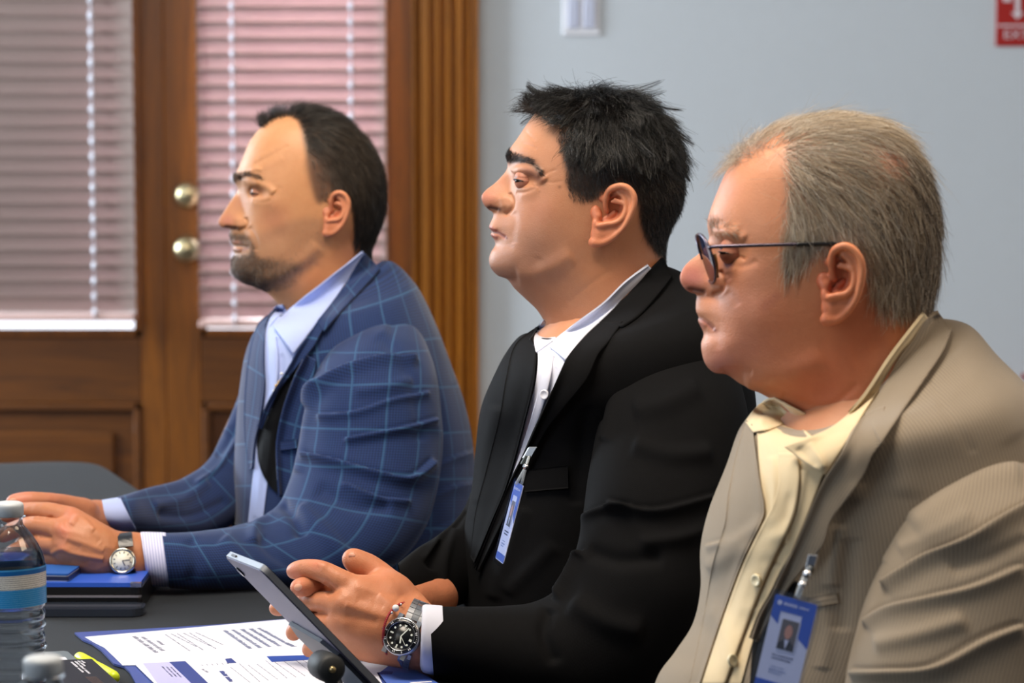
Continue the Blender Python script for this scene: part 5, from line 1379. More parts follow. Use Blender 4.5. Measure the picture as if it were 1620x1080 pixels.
# ---------------------------------------------------------------- man in the middle
def dress_middle(person, head):
    torso = [(886, 556, 1046, 420, 3.25, .071, .071, 2, 0), (852, 530, 1064, 424, 3.25, .10, .09, 2, 30), (824, 531, 1096, 440, 3.25, .15, .14, 2.1, 36), (798, 563, 1130, 468, 3.25, .195, .18, 2.5, 20), (776, 607, 1162, 520, 3.25, .22, .20, 2.7),
             (760, 652, 1186, 590, 3.25, .225, .21, 2.6), (753, 715, 1198, 680, 3.25, .21, .21, 2.3), (748, 770, 1198, 780, 3.25, .21, .21, 2.3), (736, 830, 1192, 880, 3.25, .21, .21, 2.3), (727, 900, 1185, 960, 3.25, .21, .21, 2.3), (722, 980, 1178, 1040, 3.25, .21, .21, 2.3), (722, 1120, 1170, 1140, 3.25, .21, .21, 2.3)]
    folds = [([(925, 560), (900, 660), (880, 740)], 30, 2.5), ([(930, 640), (918, 720), (912, 800)], 10, -3), ([(830, 800), (800, 880), (780, 950)], 12, 3), ([(790, 640), (770, 720), (760, 800)], 14, 3), ([(880, 860), (840, 900), (800, 940)], 12, 3)]
    j, V, F = garment('jacket', torso, BLACKWOOL, person, folds, 220, 260, 13, .0016, 18)
    T = [bvh(V, F)]
    sl = [(1060, 540, 1118, 534, 3.16, .025, .03, 2), (1022, 550, 1148, 552, 3.145, .072, .05, 2), (984, 580, 1168, 592, 3.12, .096, .06, 2.1), (957, 622, 1182, 650, 3.085, .105, .07, 2.2), (942, 680, 1186, 730, 3.05, .10, .07, 2.2), (932, 750, 1175, 810, 3.01, .088, .07, 2.1),
          (922, 820, 1160, 890, 2.99, .085, .068, 2.1), (908, 880, 1135, 970, 2.97, .082, .065, 2.1), (880, 930, 1070, 1070, 2.96, .076, .06, 2.1), (842, 952, 970, 1130, 2.95, .068, .055, 2.1), (795, 957, 870, 1120, 2.94, .060, .05, 2.1), (745, 957, 780, 1100, 2.93, .052, .046, 2.1), (700, 957, 715, 1083, 2.92, .045, .042, 2.1), (679, 957, 686, 1073, 2.915, .042, .04, 2.1)]
    sf = [([(950, 668), (960, 615), (992, 572), (1043, 545), (1112, 534)], 6, -2.5), ([(1000, 650), (1050, 640), (1110, 610)], 16, 4), ([(960, 790), (1030, 805), (1100, 790), (1160, 770)], 12, 7, 's'), ([(905, 845), (925, 815), (960, 800), (1000, 797)], 10, 6, 's'), ([(873, 948), (895, 915), (908, 880), (925, 870)], 10, 8, 's'),
          ([(1000, 700), (1060, 720), (1130, 715)], 14, 4), ([(930, 870), (980, 885), (1050, 880)], 12, -4), ([(900, 950), (960, 985), (1020, 1000)], 18, 5), ([(870, 960), (860, 1000), (880, 1050)], 10, -4), ([(980, 600), (965, 650), (955, 700)], 10, 3), ([(1010, 860), (1080, 850), (1130, 830)], 12, 4)]
    garment('sleeve', sl, BLACKWOOL, j, [(q[0], q[1], q[2] * 1.4) + tuple(q[3:]) for q in sf], 260, 150, 15, .0014, 24, (False, False))
    far = [(806, 622, 858, 638, 3.38, .03, .03, 2), (775, 690, 850, 740, 3.40, .06, .06, 2), (752, 760, 835, 840, 3.35, .055, .055, 2), (730, 812, 800, 910, 3.27, .052, .05, 2), (695, 845, 745, 950, 3.18, .047, .045, 2), (660, 868, 690, 965, 3.10, .043, .042, 2), (630, 892, 640, 962, 3.04, .040, .04, 2)]
    garment('sleeve', far, BLACKWOOL, j, [([(740, 800), (700, 860), (680, 900)], 8, -4), ([(700, 850), (670, 890)], 8, 4, 's'), ([(720, 830), (705, 880), (700, 930)], 7, 3)], 160, 100, 17, .0014, 26, (True, False))
    shirt, v, f = panel('shirt', T + [head], [(858, 518), (846, 540), (851, 560), (848, 600), (838, 640), (829, 671), (815, 716), (801, 764)], [(884, 542), (896, 556), (893, 575), (880, 605), (866, 640), (849, 677), (826, 725), (803, 768)], SHIRTWHITE, person, nu=110, nv=46, off=.003, thick=.002, smooth=10,
                        brushes=[([(868, 580), (858, 640), (840, 700)], 5, 1.6), ([(880, 580), (866, 632), (846, 684)], 4, -1.4)])
    T2 = T + [bvh(v, f)]
    panel('placket', T2, [(858, 560), (853, 610), (840, 660), (824, 712), (808, 758)], [(876, 562), (868, 612), (853, 662), (835, 706), (812, 758)], SHIRTWHITE, shirt, nu=50, nv=8, off=.004, thick=.0015, smooth=6)
    button_on(T2, 861, 624, .0055, shirt, simple('white_button', rgb(225, 225, 235), .3), .007)
    panel('shirt_collar', T2 + [head], [(1026, 420), (990, 446), (955, 480), (911, 511), (880, 534), (869, 547)], [(1031, 425), (1010, 448), (972, 485), (930, 526), (908, 552), (895, 569)], SHIRTWHITE, shirt, nu=70, nv=22, off=.013, thick=.0025, smooth=16, roll=.012, bulge=.002)
    panel('shirt_collar', T2 + [head], [(860, 506), (880, 535)], [(838, 536), (848, 557)], SHIRTWHITE, shirt, nu=22, nv=16, off=.008, thick=.002, smooth=6, bulge=.002)
    # lapels
    lap, lv, lf = panel('lapel', T2, [(951, 508), (925, 532), (897, 566), (878, 608), (852, 668), (828, 722), (803, 770), (778, 830), (752, 900)], [(985, 508), (962, 540), (946, 560), (928, 600), (896, 640), (862, 684), (832, 742), (796, 822), (756, 904)], BLACKWOOL, j, nu=90, nv=22, off=.010, thick=.003, smooth=14, roll=.004)
    panel('lapel', T, [(839, 536), (848, 560), (843, 608), (828, 671), (802, 764), (775, 830), (750, 890)], [(856, 512), (815, 545), (800, 600), (790, 660), (770, 740), (752, 810), (744, 880)], BLACKWOOL, j, nu=80, nv=22, off=.009, thick=.003, smooth=10, roll=.004)
    panel('jacket_collar', T2 + [head], [(1050, 408), (1030, 426), (1000, 458), (972, 487), (948, 510)], [(1064, 436), (1052, 452), (1030, 478), (1008, 500), (984, 516)], BLACKWOOL, j, nu=60, nv=20, off=.014, thick=.004, smooth=14, roll=.004)
    panel('breast_pocket', T, [(830, 744), (862, 740), (898, 736)], [(829, 778), (862, 775), (899, 772)], BLACKWOOL, j, nu=30, nv=12, off=.005, thick=.002)
    cuff('cuff', [(668, 958, 664, 1052, 2.912, .037, .036, 2.1), (674, 956, 672, 1064, 2.912, .039, .038, 2.1), (700, 958, 706, 1070, 2.918, .040, .039, 2.1)], SHIRTWHITE, shirt)
    return j, T, T2

# ---------------------------------------------------------------- man at the right
def dress_right(person, head):
    torso = [(1290, 694, 1468, 508, 2.6, .074, .074, 2, 22), (1236, 664, 1492, 503, 2.6, .102, .10, 2, 66), (1198, 654, 1536, 516, 2.6, .142, .135, 2.1, 78), (1172, 676, 1572, 560, 2.6, .18, .17, 2.2, 56), (1150, 736, 1622, 620, 2.6, .205, .20, 2.3, 24), (1123, 806, 1680, 710, 2.6, .21, .21, 2.3),
             (1110, 866, 1720, 800, 2.6, .215, .215, 2.3), (1110, 930, 1735, 900, 2.6, .215, .215, 2.3), (1098, 985, 1740, 990, 2.6, .215, .215, 2.3), (1070, 1030, 1735, 1070, 2.6, .215, .215, 2.3), (1040, 1075, 1730, 1130, 2.6, .215, .215, 2.3), (1020, 1160, 1720, 1200, 2.6, .215, .215, 2.3)]
    folds = [([(1471, 602), (1500, 655), (1541, 717)], 4, -1.2), ([(1112, 862), (1160, 850), (1205, 820)], 12, 5, 's'), ([(1115, 900), (1150, 880), (1190, 860)], 14, 4), ([(1330, 830), (1322, 880), (1316, 930)], 8, 4), ([(1345, 850), (1340, 920), (1330, 1000)], 12, -3), ([(1300, 940), (1310, 1000), (1300, 1060)], 8, 2.5), ([(1120, 960), (1150, 1000), (1160, 1060)], 14, 4),
             ([(1420, 640), (1440, 720), (1430, 790)], 26, 2), ([(1500, 560), (1560, 620), (1610, 700)], 22, 2), ([(1360, 760), (1350, 800)], 14, 2)]
    j, V, F = garment('jacket', torso, TAN, person, folds, 230, 280, 23, .0016, 16)
    T = [bvh(V, F)]
    sl = [(1560, 722, 1640, 712, 2.50, .02, .03, 2), (1508, 734, 1680, 736, 2.475, .066, .05, 2), (1460, 770, 1708, 792, 2.445, .088, .06, 2), (1428, 815, 1722, 850, 2.41, .084, .07, 2.1), (1400, 870, 1728, 915, 2.40, .086, .07, 2.1), (1376, 930, 1726, 985, 2.39, .086, .07, 2.1), (1358, 990, 1716, 1050, 2.38, .085, .07, 2.1), (1342, 1060, 1700, 1120, 2.37, .084, .07, 2.1), (1332, 1150, 1690, 1200, 2.36, .08, .07, 2.1)]
    sf = [([(1392, 926), (1430, 900), (1466, 878), (1530, 850), (1590, 815), (1640, 790)], 16, 10, 's'), ([(1440, 835), (1500, 790), (1560, 755), (1620, 745)], 22, 5), ([(1362, 985), (1400, 960), (1460, 945), (1540, 925), (1620, 890)], 16, 6, 's'), ([(1345, 1060), (1400, 1060), (1476, 1053), (1557, 1010), (1620, 985)], 18, 9, 's'),
          ([(1420, 870), (1470, 850), (1540, 810)], 12, 3), ([(1380, 1020), (1450, 1005), (1530, 980)], 14, 4), ([(1500, 900), (1570, 880), (1630, 850)], 12, -3), ([(1450, 790), (1420, 840), (1395, 890)], 7, 2)]
    garment('sleeve', sl, TAN, j, sf, 240, 170, 25, .0014, 20, (False, False))
    # shirt, worn open at the neck
    shirt, v, f = panel('shirt', T + [head], [(1230, 640), (1200, 668), (1199, 700), (1203, 752), (1210, 800), (1205, 826), (1176, 887), (1144, 973), (1108, 1082)], [(1284, 694), (1296, 712), (1306, 736), (1299, 758), (1278, 812), (1251, 876), (1224, 940), (1200, 985), (1172, 1082)], SHIRTCREAM, person, nu=140, nv=60, off=.003, thick=.002, smooth=10,
                        brushes=[([(1220, 720), (1224, 780), (1216, 830)], 7, 3), ([(1272, 740), (1262, 800), (1240, 860)], 7, 3), ([(1250, 780), (1240, 830)], 6, -3), ([(1215, 850), (1250, 845)], 6, 2.5), ([(1200, 885), (1238, 892)], 5, -2), ([(1165, 960), (1200, 965)], 6, 2), ([(1190, 900), (1160, 990)], 5, 2)])
    T2 = T + [bvh(v, f)]
    # skin of the open neck
    pl, pv, pf_ = panel('placket', T2, [(1232, 716), (1232, 760), (1222, 800), (1206, 830), (1177, 890), (1146, 973), (1110, 1082)], [(1262, 716), (1264, 760), (1256, 810), (1240, 850), (1212, 910), (1180, 990), (1146, 1082)], SHIRTCREAM, shirt, nu=90, nv=14, off=.006, thick=.002, smooth=8, bulge=.001)
    T3 = T2 + [bvh(pv, pf_)]
    for x, y in ((1196, 918), (1159, 1044)): button_on(T3, x, y, .0056, shirt, PEARL, .002)
    button_on(T2, 1201, 786, .0048, shirt, PEARL, .003)
    panel('shirt_collar', T2 + [head], [(1463, 496), (1434, 532), (1406, 570), (1364, 632), (1321, 671), (1283, 690), (1240, 706)], [(1468, 502), (1446, 536), (1420, 566), (1390, 616), (1364, 656), (1336, 704), (1306, 752)], SHIRTCREAM, shirt, nu=90, nv=26, off=.014, thick=.003, smooth=16, roll=.014, bulge=.003,
          brushes=[([(1280, 700), (1296, 722), (1304, 742)], 5, 3), ([(1262, 706), (1290, 740)], 6, -2)])
    panel('shirt_collar', T2 + [head], [(1224, 630), (1200, 640), (1178, 666)], [(1275, 656), (1226, 676), (1192, 684)], SHIRTCREAM, shirt, nu=40, nv=24, off=.010, thick=.002, smooth=8, bulge=.006, brushes=[([(1200, 668), (1230, 662)], 5, 3), ([(1196, 656), (1224, 650)], 4, -2)])
    lap, lv, lf = panel('lapel', T2, [(1400, 642), (1364, 660), (1334, 712), (1303, 760), (1279, 812), (1252, 876), (1226, 930), (1204, 970), (1190, 1010)], [(1396, 700), (1386, 712), (1378, 724), (1366, 752), (1342, 786), (1314, 824), (1299, 866), (1250, 924), (1196, 1014)], TAN, j, nu=120, nv=30, off=.012, thick=.0035, smooth=14, roll=.005)
    panel('lining', T2, [(1258, 918), (1230, 945), (1205, 976), (1192, 1010), (1186, 1082)], [(1262, 922), (1252, 950), (1240, 980), (1224, 1020), (1208, 1082)], LINING, j, nu=40, nv=12, off=.005, thick=.001)
    panel('lapel', T, [(1190, 672), (1200, 752), (1208, 800), (1203, 826), (1174, 887), (1142, 973), (1106, 1082)], [(1180, 664), (1164, 720), (1152, 780), (1146, 830), (1128, 890), (1112, 980), (1090, 1082)], TAN, j, nu=90, nv=20, off=.007, thick=.003, smooth=10, roll=.004)
    panel('jacket_collar', T2 + [head], [(1486, 496), (1464, 506), (1444, 538), (1420, 570), (1396, 614), (1368, 654)], [(1506, 520), (1494, 552), (1472, 586), (1450, 618), (1424, 656), (1394, 702)], TAN, j, nu=90, nv=26, off=.015, thick=.004, smooth=14, roll=.004)
    panel('breast_pocket', T, [(1276, 946), (1300, 941), (1322, 937)], [(1280, 962), (1304, 957), (1326, 953)], TAN, j, nu=20, nv=8, off=.002, thick=.0015)
    return j, T, T2, (lv, lf)
# ================================================================= hands
def hand_mesh(chains, ells=(), strokes_=(), col=(206, 142, 108), tint=(), h=.0011, nails=(), k=.006, sh=0.0):
    """chains: list of (points[(px,py,d,r mm)], k mm)"""
    chains = [([(p[0], p[1], p[2] + sh * (1 - float(sstep(130, 205, p[0])) * .9), p[3]) for p in c[0]], c[1]) for c in chains]
    pts = np.array([P(*p[:3]) for c in chains for p in c[0]])
    G = Field(pts.min(0) - .034, pts.max(0) + .034, h)
    for c in chains:
        q = crom([list(p) for p in c[0]], (len(c[0]) - 1) * 4 + 1)
        w = [P(*p[:3]) for p in q]
        G.chain(w, [p[3] * .001 for p in q], c[1] * .001)
    for (x, y, d, r, ax) in ells:
        G.ell(P(x, y, d), np.eye(3), np.array(r) * .001, k)
    V, F = G.mesh(); V = relax(V, F, 3, .5)
    V = V + vnormals(V, F) * (vnoise(V, 3, 3, 160) * .00035)[:, None]
    V = sculpt(V, [F], strokes_)
    x, y, d = proj(V)
    c = np.tile(rgb(*col), (len(V), 1))
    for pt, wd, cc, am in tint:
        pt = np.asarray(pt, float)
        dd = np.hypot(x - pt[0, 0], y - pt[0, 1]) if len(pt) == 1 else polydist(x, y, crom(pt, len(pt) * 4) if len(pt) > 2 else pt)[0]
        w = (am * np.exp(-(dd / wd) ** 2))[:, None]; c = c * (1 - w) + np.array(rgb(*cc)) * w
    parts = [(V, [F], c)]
    for (a, b, w, d0) in nails:       # nail: from cuticle a to tip b in px, width px
        a3 = P(a[0], a[1], d0); b3 = P(b[0], b[1], d0); L = np.linalg.norm(b3 - a3); ex = (b3 - a3) / L
        vw = nrm(CAM - a3); ez = nrm(vw - (vw @ ex) * ex); ey = np.cross(ez, ex); wd = w / FPX * d0 / 2
        u = np.linspace(-1, 1, 15); A, B = np.meshgrid(u, u, indexing='ij')
        r = np.maximum(np.abs(A), np.abs(B)); th = np.arctan2(B, A); X = r * np.cos(th); Y = r * np.sin(th)
        Zc = .0016 * (1 - .8 * Y ** 2) - .0004 * np.abs(X) ** 4
        N_ = (a3 + b3) / 2 + X.ravel()[:, None] * ex * L / 2 + Y.ravel()[:, None] * ey * wd + Zc.ravel()[:, None] * ez
        Fn = grid_faces(15, 15)
        if vnormals(N_, Fn)[112] @ ez < 0: Fn = Fn[:, ::-1]
        parts.append((N_, [Fn], np.tile(rgb(226, 170, 146), (225, 1))))
    return merge(parts)[0], merge(parts)[1], merge(parts)[2][0]

def hands_left():
    near = hand_mesh([
        ([(262, 886, 3.42, 25), (222, 882, 3.405, 25), (192, 878, 3.40, 23), (165, 866, 3.40, 20), (140, 842, 3.405, 16), (110, 818, 3.42, 12)], 6),
        ([(215, 884, 3.40, 25), (185, 880, 3.395, 22), (145, 858, 3.395, 17), (97, 840, 3.40, 12.5)], 12),
        ([(215, 886, 3.40, 25), (185, 886, 3.395, 21), (145, 874, 3.395, 17), (96, 864, 3.40, 12)], 12),
        ([(215, 886, 3.40, 24), (185, 889, 3.40, 19), (148, 889, 3.40, 15), (104, 884, 3.41, 11)], 12),
        ([(110, 818, 3.42, 12), (72, 809, 3.43, 10.5), (38, 808, 3.45, 9.3), (10, 815, 3.46, 8)], 4),
        ([(97, 840, 3.40, 12.5), (58, 831, 3.41, 10.8), (28, 836, 3.43, 9.5), (4, 847, 3.44, 8)], 3),
        ([(96, 864, 3.40, 12), (64, 860, 3.405, 10.5), (36, 866, 3.425, 9.2), (16, 876, 3.44, 8)], 3),
        ([(104, 884, 3.41, 11), (76, 883, 3.415, 9.2), (54, 889, 3.43, 8.4), (38, 897, 3.44, 7.4)], 3)],
        strokes_=[([(112, 812), (120, 818)], 9, 1.5), ([(95, 836), (102, 842)], 9, 1.8), ([(94, 862), (102, 866)], 8, 1.4), ([(112, 830), (122, 819), (134, 823), (150, 840)], 4, 1.6), ([(80, 876), (98, 868), (112, 874), (140, 880), (165, 884)], 4, 1.9), ([(104, 850), (135, 860), (165, 872)], 5, 1.1), ([(100, 826), (130, 838), (160, 858)], 7, -1.0), ([(104, 858), (130, 868)], 5, -.9), ([(110, 884), (140, 892)], 5, -.8), ([(160, 862), (185, 870)], 6, .9),
                  ([(40, 818), (70, 821), (84, 818)], 2.5, -1.4), ([(60, 850), (84, 850)], 2.5, -1.0), ([(110, 828), (100, 850)], 6, -1.0)],
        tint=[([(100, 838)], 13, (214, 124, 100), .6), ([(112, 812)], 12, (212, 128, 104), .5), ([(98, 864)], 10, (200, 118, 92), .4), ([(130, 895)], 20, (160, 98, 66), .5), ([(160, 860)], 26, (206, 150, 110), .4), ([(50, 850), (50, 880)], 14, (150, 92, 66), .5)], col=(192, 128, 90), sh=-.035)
    far = hand_mesh([
        ([(205, 820, 3.61, 19), (165, 819, 3.58, 20), (130, 816, 3.54, 18), (88, 810, 3.50, 13)], 5),
        ([(160, 822, 3.57, 19), (120, 828, 3.52, 17), (85, 832, 3.49, 13)], 12), ([(160, 826, 3.57, 17), (120, 845, 3.52, 16), (88, 856, 3.49, 12)], 12),
        ([(88, 810, 3.50, 13), (55, 806, 3.49, 10), (30, 810, 3.48, 9), (22, 826, 3.47, 8)], 4), ([(85, 832, 3.49, 13), (50, 826, 3.475, 10), (24, 836, 3.465, 9)], 3), ([(88, 856, 3.49, 12), (56, 852, 3.475, 10), (34, 862, 3.465, 9)], 3),
        ([(135, 808, 3.53, 15), (98, 799, 3.50, 12), (76, 795, 3.48, 10.5), (50, 792, 3.465, 9.5), (20, 794, 3.46, 8.3)], 5)],
        strokes_=[([(78, 788), (88, 792)], 6, 1)], tint=[([(30, 790)], 22, (222, 140, 120), .6), ([(85, 790)], 14, (212, 138, 112), .5)], col=(196, 132, 98), sh=-.02, nails=[((26, 790.5), (14, 791.5), 6.5, 3.432)])
    return [near, far]
def hands_middle():
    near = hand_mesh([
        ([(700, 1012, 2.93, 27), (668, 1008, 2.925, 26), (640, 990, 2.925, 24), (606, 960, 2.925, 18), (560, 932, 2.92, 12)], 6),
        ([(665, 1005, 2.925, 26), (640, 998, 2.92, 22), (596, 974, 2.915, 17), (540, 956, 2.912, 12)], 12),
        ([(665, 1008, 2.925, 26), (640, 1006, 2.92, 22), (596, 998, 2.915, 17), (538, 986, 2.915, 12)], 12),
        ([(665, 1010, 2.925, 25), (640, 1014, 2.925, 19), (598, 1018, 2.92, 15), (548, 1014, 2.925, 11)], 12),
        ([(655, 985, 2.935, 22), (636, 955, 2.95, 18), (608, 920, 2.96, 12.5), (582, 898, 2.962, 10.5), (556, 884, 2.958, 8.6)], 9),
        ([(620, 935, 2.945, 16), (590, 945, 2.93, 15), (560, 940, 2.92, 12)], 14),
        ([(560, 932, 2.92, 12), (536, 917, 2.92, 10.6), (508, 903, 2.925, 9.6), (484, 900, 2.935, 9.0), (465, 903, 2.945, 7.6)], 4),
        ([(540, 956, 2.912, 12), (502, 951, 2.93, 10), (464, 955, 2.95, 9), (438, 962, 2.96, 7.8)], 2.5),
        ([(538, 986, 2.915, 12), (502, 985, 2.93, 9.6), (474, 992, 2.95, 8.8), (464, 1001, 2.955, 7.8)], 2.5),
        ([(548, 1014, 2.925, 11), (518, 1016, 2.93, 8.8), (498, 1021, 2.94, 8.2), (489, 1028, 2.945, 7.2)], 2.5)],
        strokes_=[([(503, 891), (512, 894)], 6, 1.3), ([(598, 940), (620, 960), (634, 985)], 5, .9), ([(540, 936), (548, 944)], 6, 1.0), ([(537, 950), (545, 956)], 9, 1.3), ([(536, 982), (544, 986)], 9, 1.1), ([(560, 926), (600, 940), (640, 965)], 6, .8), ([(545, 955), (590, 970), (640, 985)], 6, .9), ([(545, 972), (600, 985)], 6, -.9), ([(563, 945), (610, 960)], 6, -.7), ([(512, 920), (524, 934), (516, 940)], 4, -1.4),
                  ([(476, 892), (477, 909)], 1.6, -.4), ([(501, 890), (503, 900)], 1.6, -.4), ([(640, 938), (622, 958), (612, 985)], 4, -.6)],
        tint=[([(500, 892)], 10, (212, 122, 92), .5), ([(463, 903)], 9, (218, 140, 120), .5), ([(600, 900)], 18, (214, 140, 108), .4), ([(590, 1000)], 40, (196, 130, 92), .5), ([(520, 932), (505, 925)], 5, (110, 62, 44), .5), ([(610, 930)], 14, (218, 150, 118), .5)], col=(198, 132, 96),  # dark stroke between the fingers paints the shade of the gap
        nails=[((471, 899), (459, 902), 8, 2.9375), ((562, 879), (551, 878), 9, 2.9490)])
    far = hand_mesh([
        ([(690, 945, 3.10, 24), (650, 955, 3.05, 25), (610, 955, 3.01, 20), (565, 938, 2.985, 13)], 5),
        ([(640, 965, 3.03, 22), (600, 985, 3.0, 16), (560, 965, 2.985, 13)], 12), ([(640, 985, 3.02, 20), (590, 1005, 2.99, 14), (560, 995, 2.985, 12)], 12),
        ([(630, 940, 3.02, 17), (606, 920, 3.0, 13), (590, 911, 2.983, 11), (568, 907, 2.972, 9.2)], 6),
        ([(565, 938, 2.985, 13), (520, 932, 2.965, 10.5), (495, 927, 2.935, 9.8), (472, 929, 2.922, 8.6)], 3),
        ([(560, 965, 2.985, 13), (515, 968, 2.965, 10), (485, 968, 2.94, 9)], 3), ([(560, 995, 2.985, 12), (518, 1000, 2.965, 9.5), (488, 1004, 2.945, 8.5)], 3)],
        tint=[([(471, 929)], 12, (222, 142, 116), .6), ([(572, 906)], 12, (216, 136, 108), .5)], nails=[((478, 927), (465, 930), 11, 2.9125)], col=(198, 130, 96))
    return [near, far]
# ================================================================= people assembled
def core(rows, k=.9):
    out = []
    for r in rows:
        r = list(r); mx, my = (r[0] + r[2]) / 2, (r[1] + r[3]) / 2
        for a, b_ in ((0, 1), (2, 3)):
            r[a] = mx + (r[a] - mx) * k; r[b_] = my + (r[b_] - my) * k
        r[5] *= k; r[6] *= k; out.append(r)
    V, F, _ = loft(out, 40, 40)
    return V, F, np.tile(rgb(196, 140, 106), (len(V), 1))
def limb(pts):
    q = crom([list(p) for p in pts], 24); V, F = tube(np.array([P(*p[:3]) for p in q]), q[:, 3], 20)
    return V, F, np.tile(rgb(196, 140, 106), (len(V), 1))
def person(label, hf, hh, cores, hands, iris):
    fr, hv, parts = hf()
    body = parts + [limb(c) for c in cores] + hands
    V, F, (C,) = merge([(p[0], p[1], p[2]) for p in body])
    o = new_mesh('person', V, F, SKIN1, col=C)
    tag(o, label, 'person')
    hh(fr, hv, o)
    for c in fr['eyes']:
        v, f, cc = eyeball(fr, c, .012, iris, yaw=.42 if (c - fr['O']) @ fr['v'] > 0 else 0)
        new_mesh('eye', v, f, EYE, o, col=cc)
    fr['tree'] = bvh(*hv)
    return o, fr
# ================================================================= table and what lies on it
TZ = .75
def T2(px, py, z=TZ): return Pz(px, py, z)[:2]
def table():
    out = [(-1.7, 4.46)] + [tuple(T2(x, y)) for x, y in ((0, 732), (60, 728.5), (110, 727), (145, 728), (162, 733), (180, 745), (225, 775))] + [(-.43, 3.82), (-.24, 3.4), (-.10, 3.08), (.06, 2.68), (.20, 2.34), (.30, 2.0), (.34, 1.75), (-1.7, 1.75)]
    cl = []
    for i in range(len(out)):           # straight sides, a little denser
        a = np.array(out[i]); b = np.array(out[(i + 1) % len(out)]); k = max(1, int(np.linalg.norm(b - a) / .02))
        for q in range(k): cl.append(a + (b - a) * q / k)
    c = np.array(cl); n = len(c)
    for _ in range(6): c = .5 * c + .25 * (np.roll(c, 1, 0) + np.roll(c, -1, 0))
    A = .5 * np.sum(c[:, 0] * np.roll(c[:, 1], -1) - np.roll(c[:, 0], -1) * c[:, 1])
    if A < 0: c = c[::-1]
    tg = nrm(np.roll(c, -1, 0) - np.roll(c, 1, 0)); no = np.stack([tg[:, 1], -tg[:, 0]], 1)
    for _ in range(4): no = nrm(.5 * no + .25 * (np.roll(no, 1, 0) + np.roll(no, -1, 0)))
    s = np.r_[0, np.cumsum(np.linalg.norm(np.diff(c, axis=0), axis=1))]
    wave = np.sin(s * 24) * .5 + np.sin(s * 41 + 1) * .3 + np.sin(s * 67) * .2
    rings = []
    for ins, z, wv in ((-.012, TZ, 0), (-.004, TZ - .001, 0), (.001, TZ - .005, 0), (.003, TZ - .012, 0), (.005, TZ - .06, .1), (.010, TZ - .2, .4), (.016, TZ - .4, .8), (.02, TZ - .62, 1.0), (.022, .02, 1.1)):
        rings.append(np.c_[c + no * (ins + wave * wv * .022 + wv * .012)[:, None], np.full(n, z)])
    V = np.concatenate(rings); F = grid_faces(len(rings), n, True)
    from mathutils.geometry import tessellate_polygon
    tri = np.array(tessellate_polygon([[Vector((x, y, 0)) for x, y in rings[0][:, :2]]]))
    a, b, d = V[tri[:, 0]], V[tri[:, 1]], V[tri[:, 2]]; cr = np.cross(b - a, d - a)[:, 2]; tri[cr < 0] = tri[cr < 0][:, ::-1]
    nn = vnormals(V, [F]); 
    if (nn[n * 5][:2] @ no[0]) < 0: F = F[:, ::-1]
    m, nt, b_ = nodes('black_tablecloth')
    tc = N(nt, 'ShaderNodeTexCoord'); nz = N(nt, 'ShaderNodeTexNoise', {'Vector': tc.outputs['Object'], 'Scale': 900.0, 'Detail': 3.0})
    nt.links.new(mixc(nt, nz.outputs[0], rgb(7, 11, 16), rgb(20, 27, 36)), b_.inputs['Base Color']); b_.inputs['Roughness'].default_value = .72; b_.inputs['Sheen Weight'].default_value = .06; b_.inputs['Sheen Roughness'].default_value = .45
    b_.inputs['Specular IOR Level'].default_value = .3
    bump(nt, b_, nz.outputs[0], .4, .0004)
    o = new_mesh('tablecloth', V, [F, tri], m)
    tag(o, 'black tablecloth draped over the long table in front of the three men', 'tablecloth')
    # the table under it
    root = empty('conference_table', (-.7, 3.0, 0), 'long conference table wholly covered by the black tablecloth', 'table')
    TW = simple('table_wood', rgb(120, 84, 52), .5)
    ci = c - no * .014
    V, F = slab(ci[::4], TZ - .032, TZ - .003); keep(new_mesh('table_top', V, F, TW, smooth=False), root)
    for x, y in ((-1.55, 4.2), (-.68, 4.2), (-1.5, 1.9), (.15, 1.95)):
        v, f = tube([(x, y, 0), (x, y, TZ - .032)], .025, 16); keep(new_mesh('leg', v, f, simple('leg_metal', rgb(90, 90, 92), .35, .9)), root)
table()

def plate(name, pxs, z, th, mat, parent=None, curve=0.0, smooth=False):
    """flat thing lying on the table traced by its outline"""
    p = [tuple(T2(x, y, z + th)) for x, y in pxs]
    V, F = slab(p, z, z + th)
    return new_mesh(name, V, F, mat, parent, smooth=smooth)
def printed(name, base_px, z, th, mats, prints, dens=1):
    """sheet with its printing: prints = list of (px polygon, material index)"""
    V, F = slab([tuple(T2(x, y, z + th)) for x, y in base_px], z, z + th)
    Vs = [V]; F4 = [F[0]]; F3 = [F[1]]; mi4 = [np.zeros(len(F[0]), int)]; mi3 = [np.zeros(len(F[1]), int)]; o = len(V)
    for poly, mi in prints:
        V, F = slab([tuple(T2(x, y, z + th)) for x, y in poly], z + th, z + th + .00015 * (1 + .5 * (mi > 1)))
        Vs.append(V); F4.append(F[0] + o); F3.append(F[1] + o); mi4.append(np.full(len(F[0]), mi)); mi3.append(np.full(len(F[1]), mi)); o += len(V)
    ob = new_mesh(name, np.concatenate(Vs), [np.concatenate(F4), np.concatenate(F3)], mats, smooth=False)
    ob.data.polygons.foreach_set('material_index', np.concatenate(mi4 + mi3).astype(np.int32))
    return ob
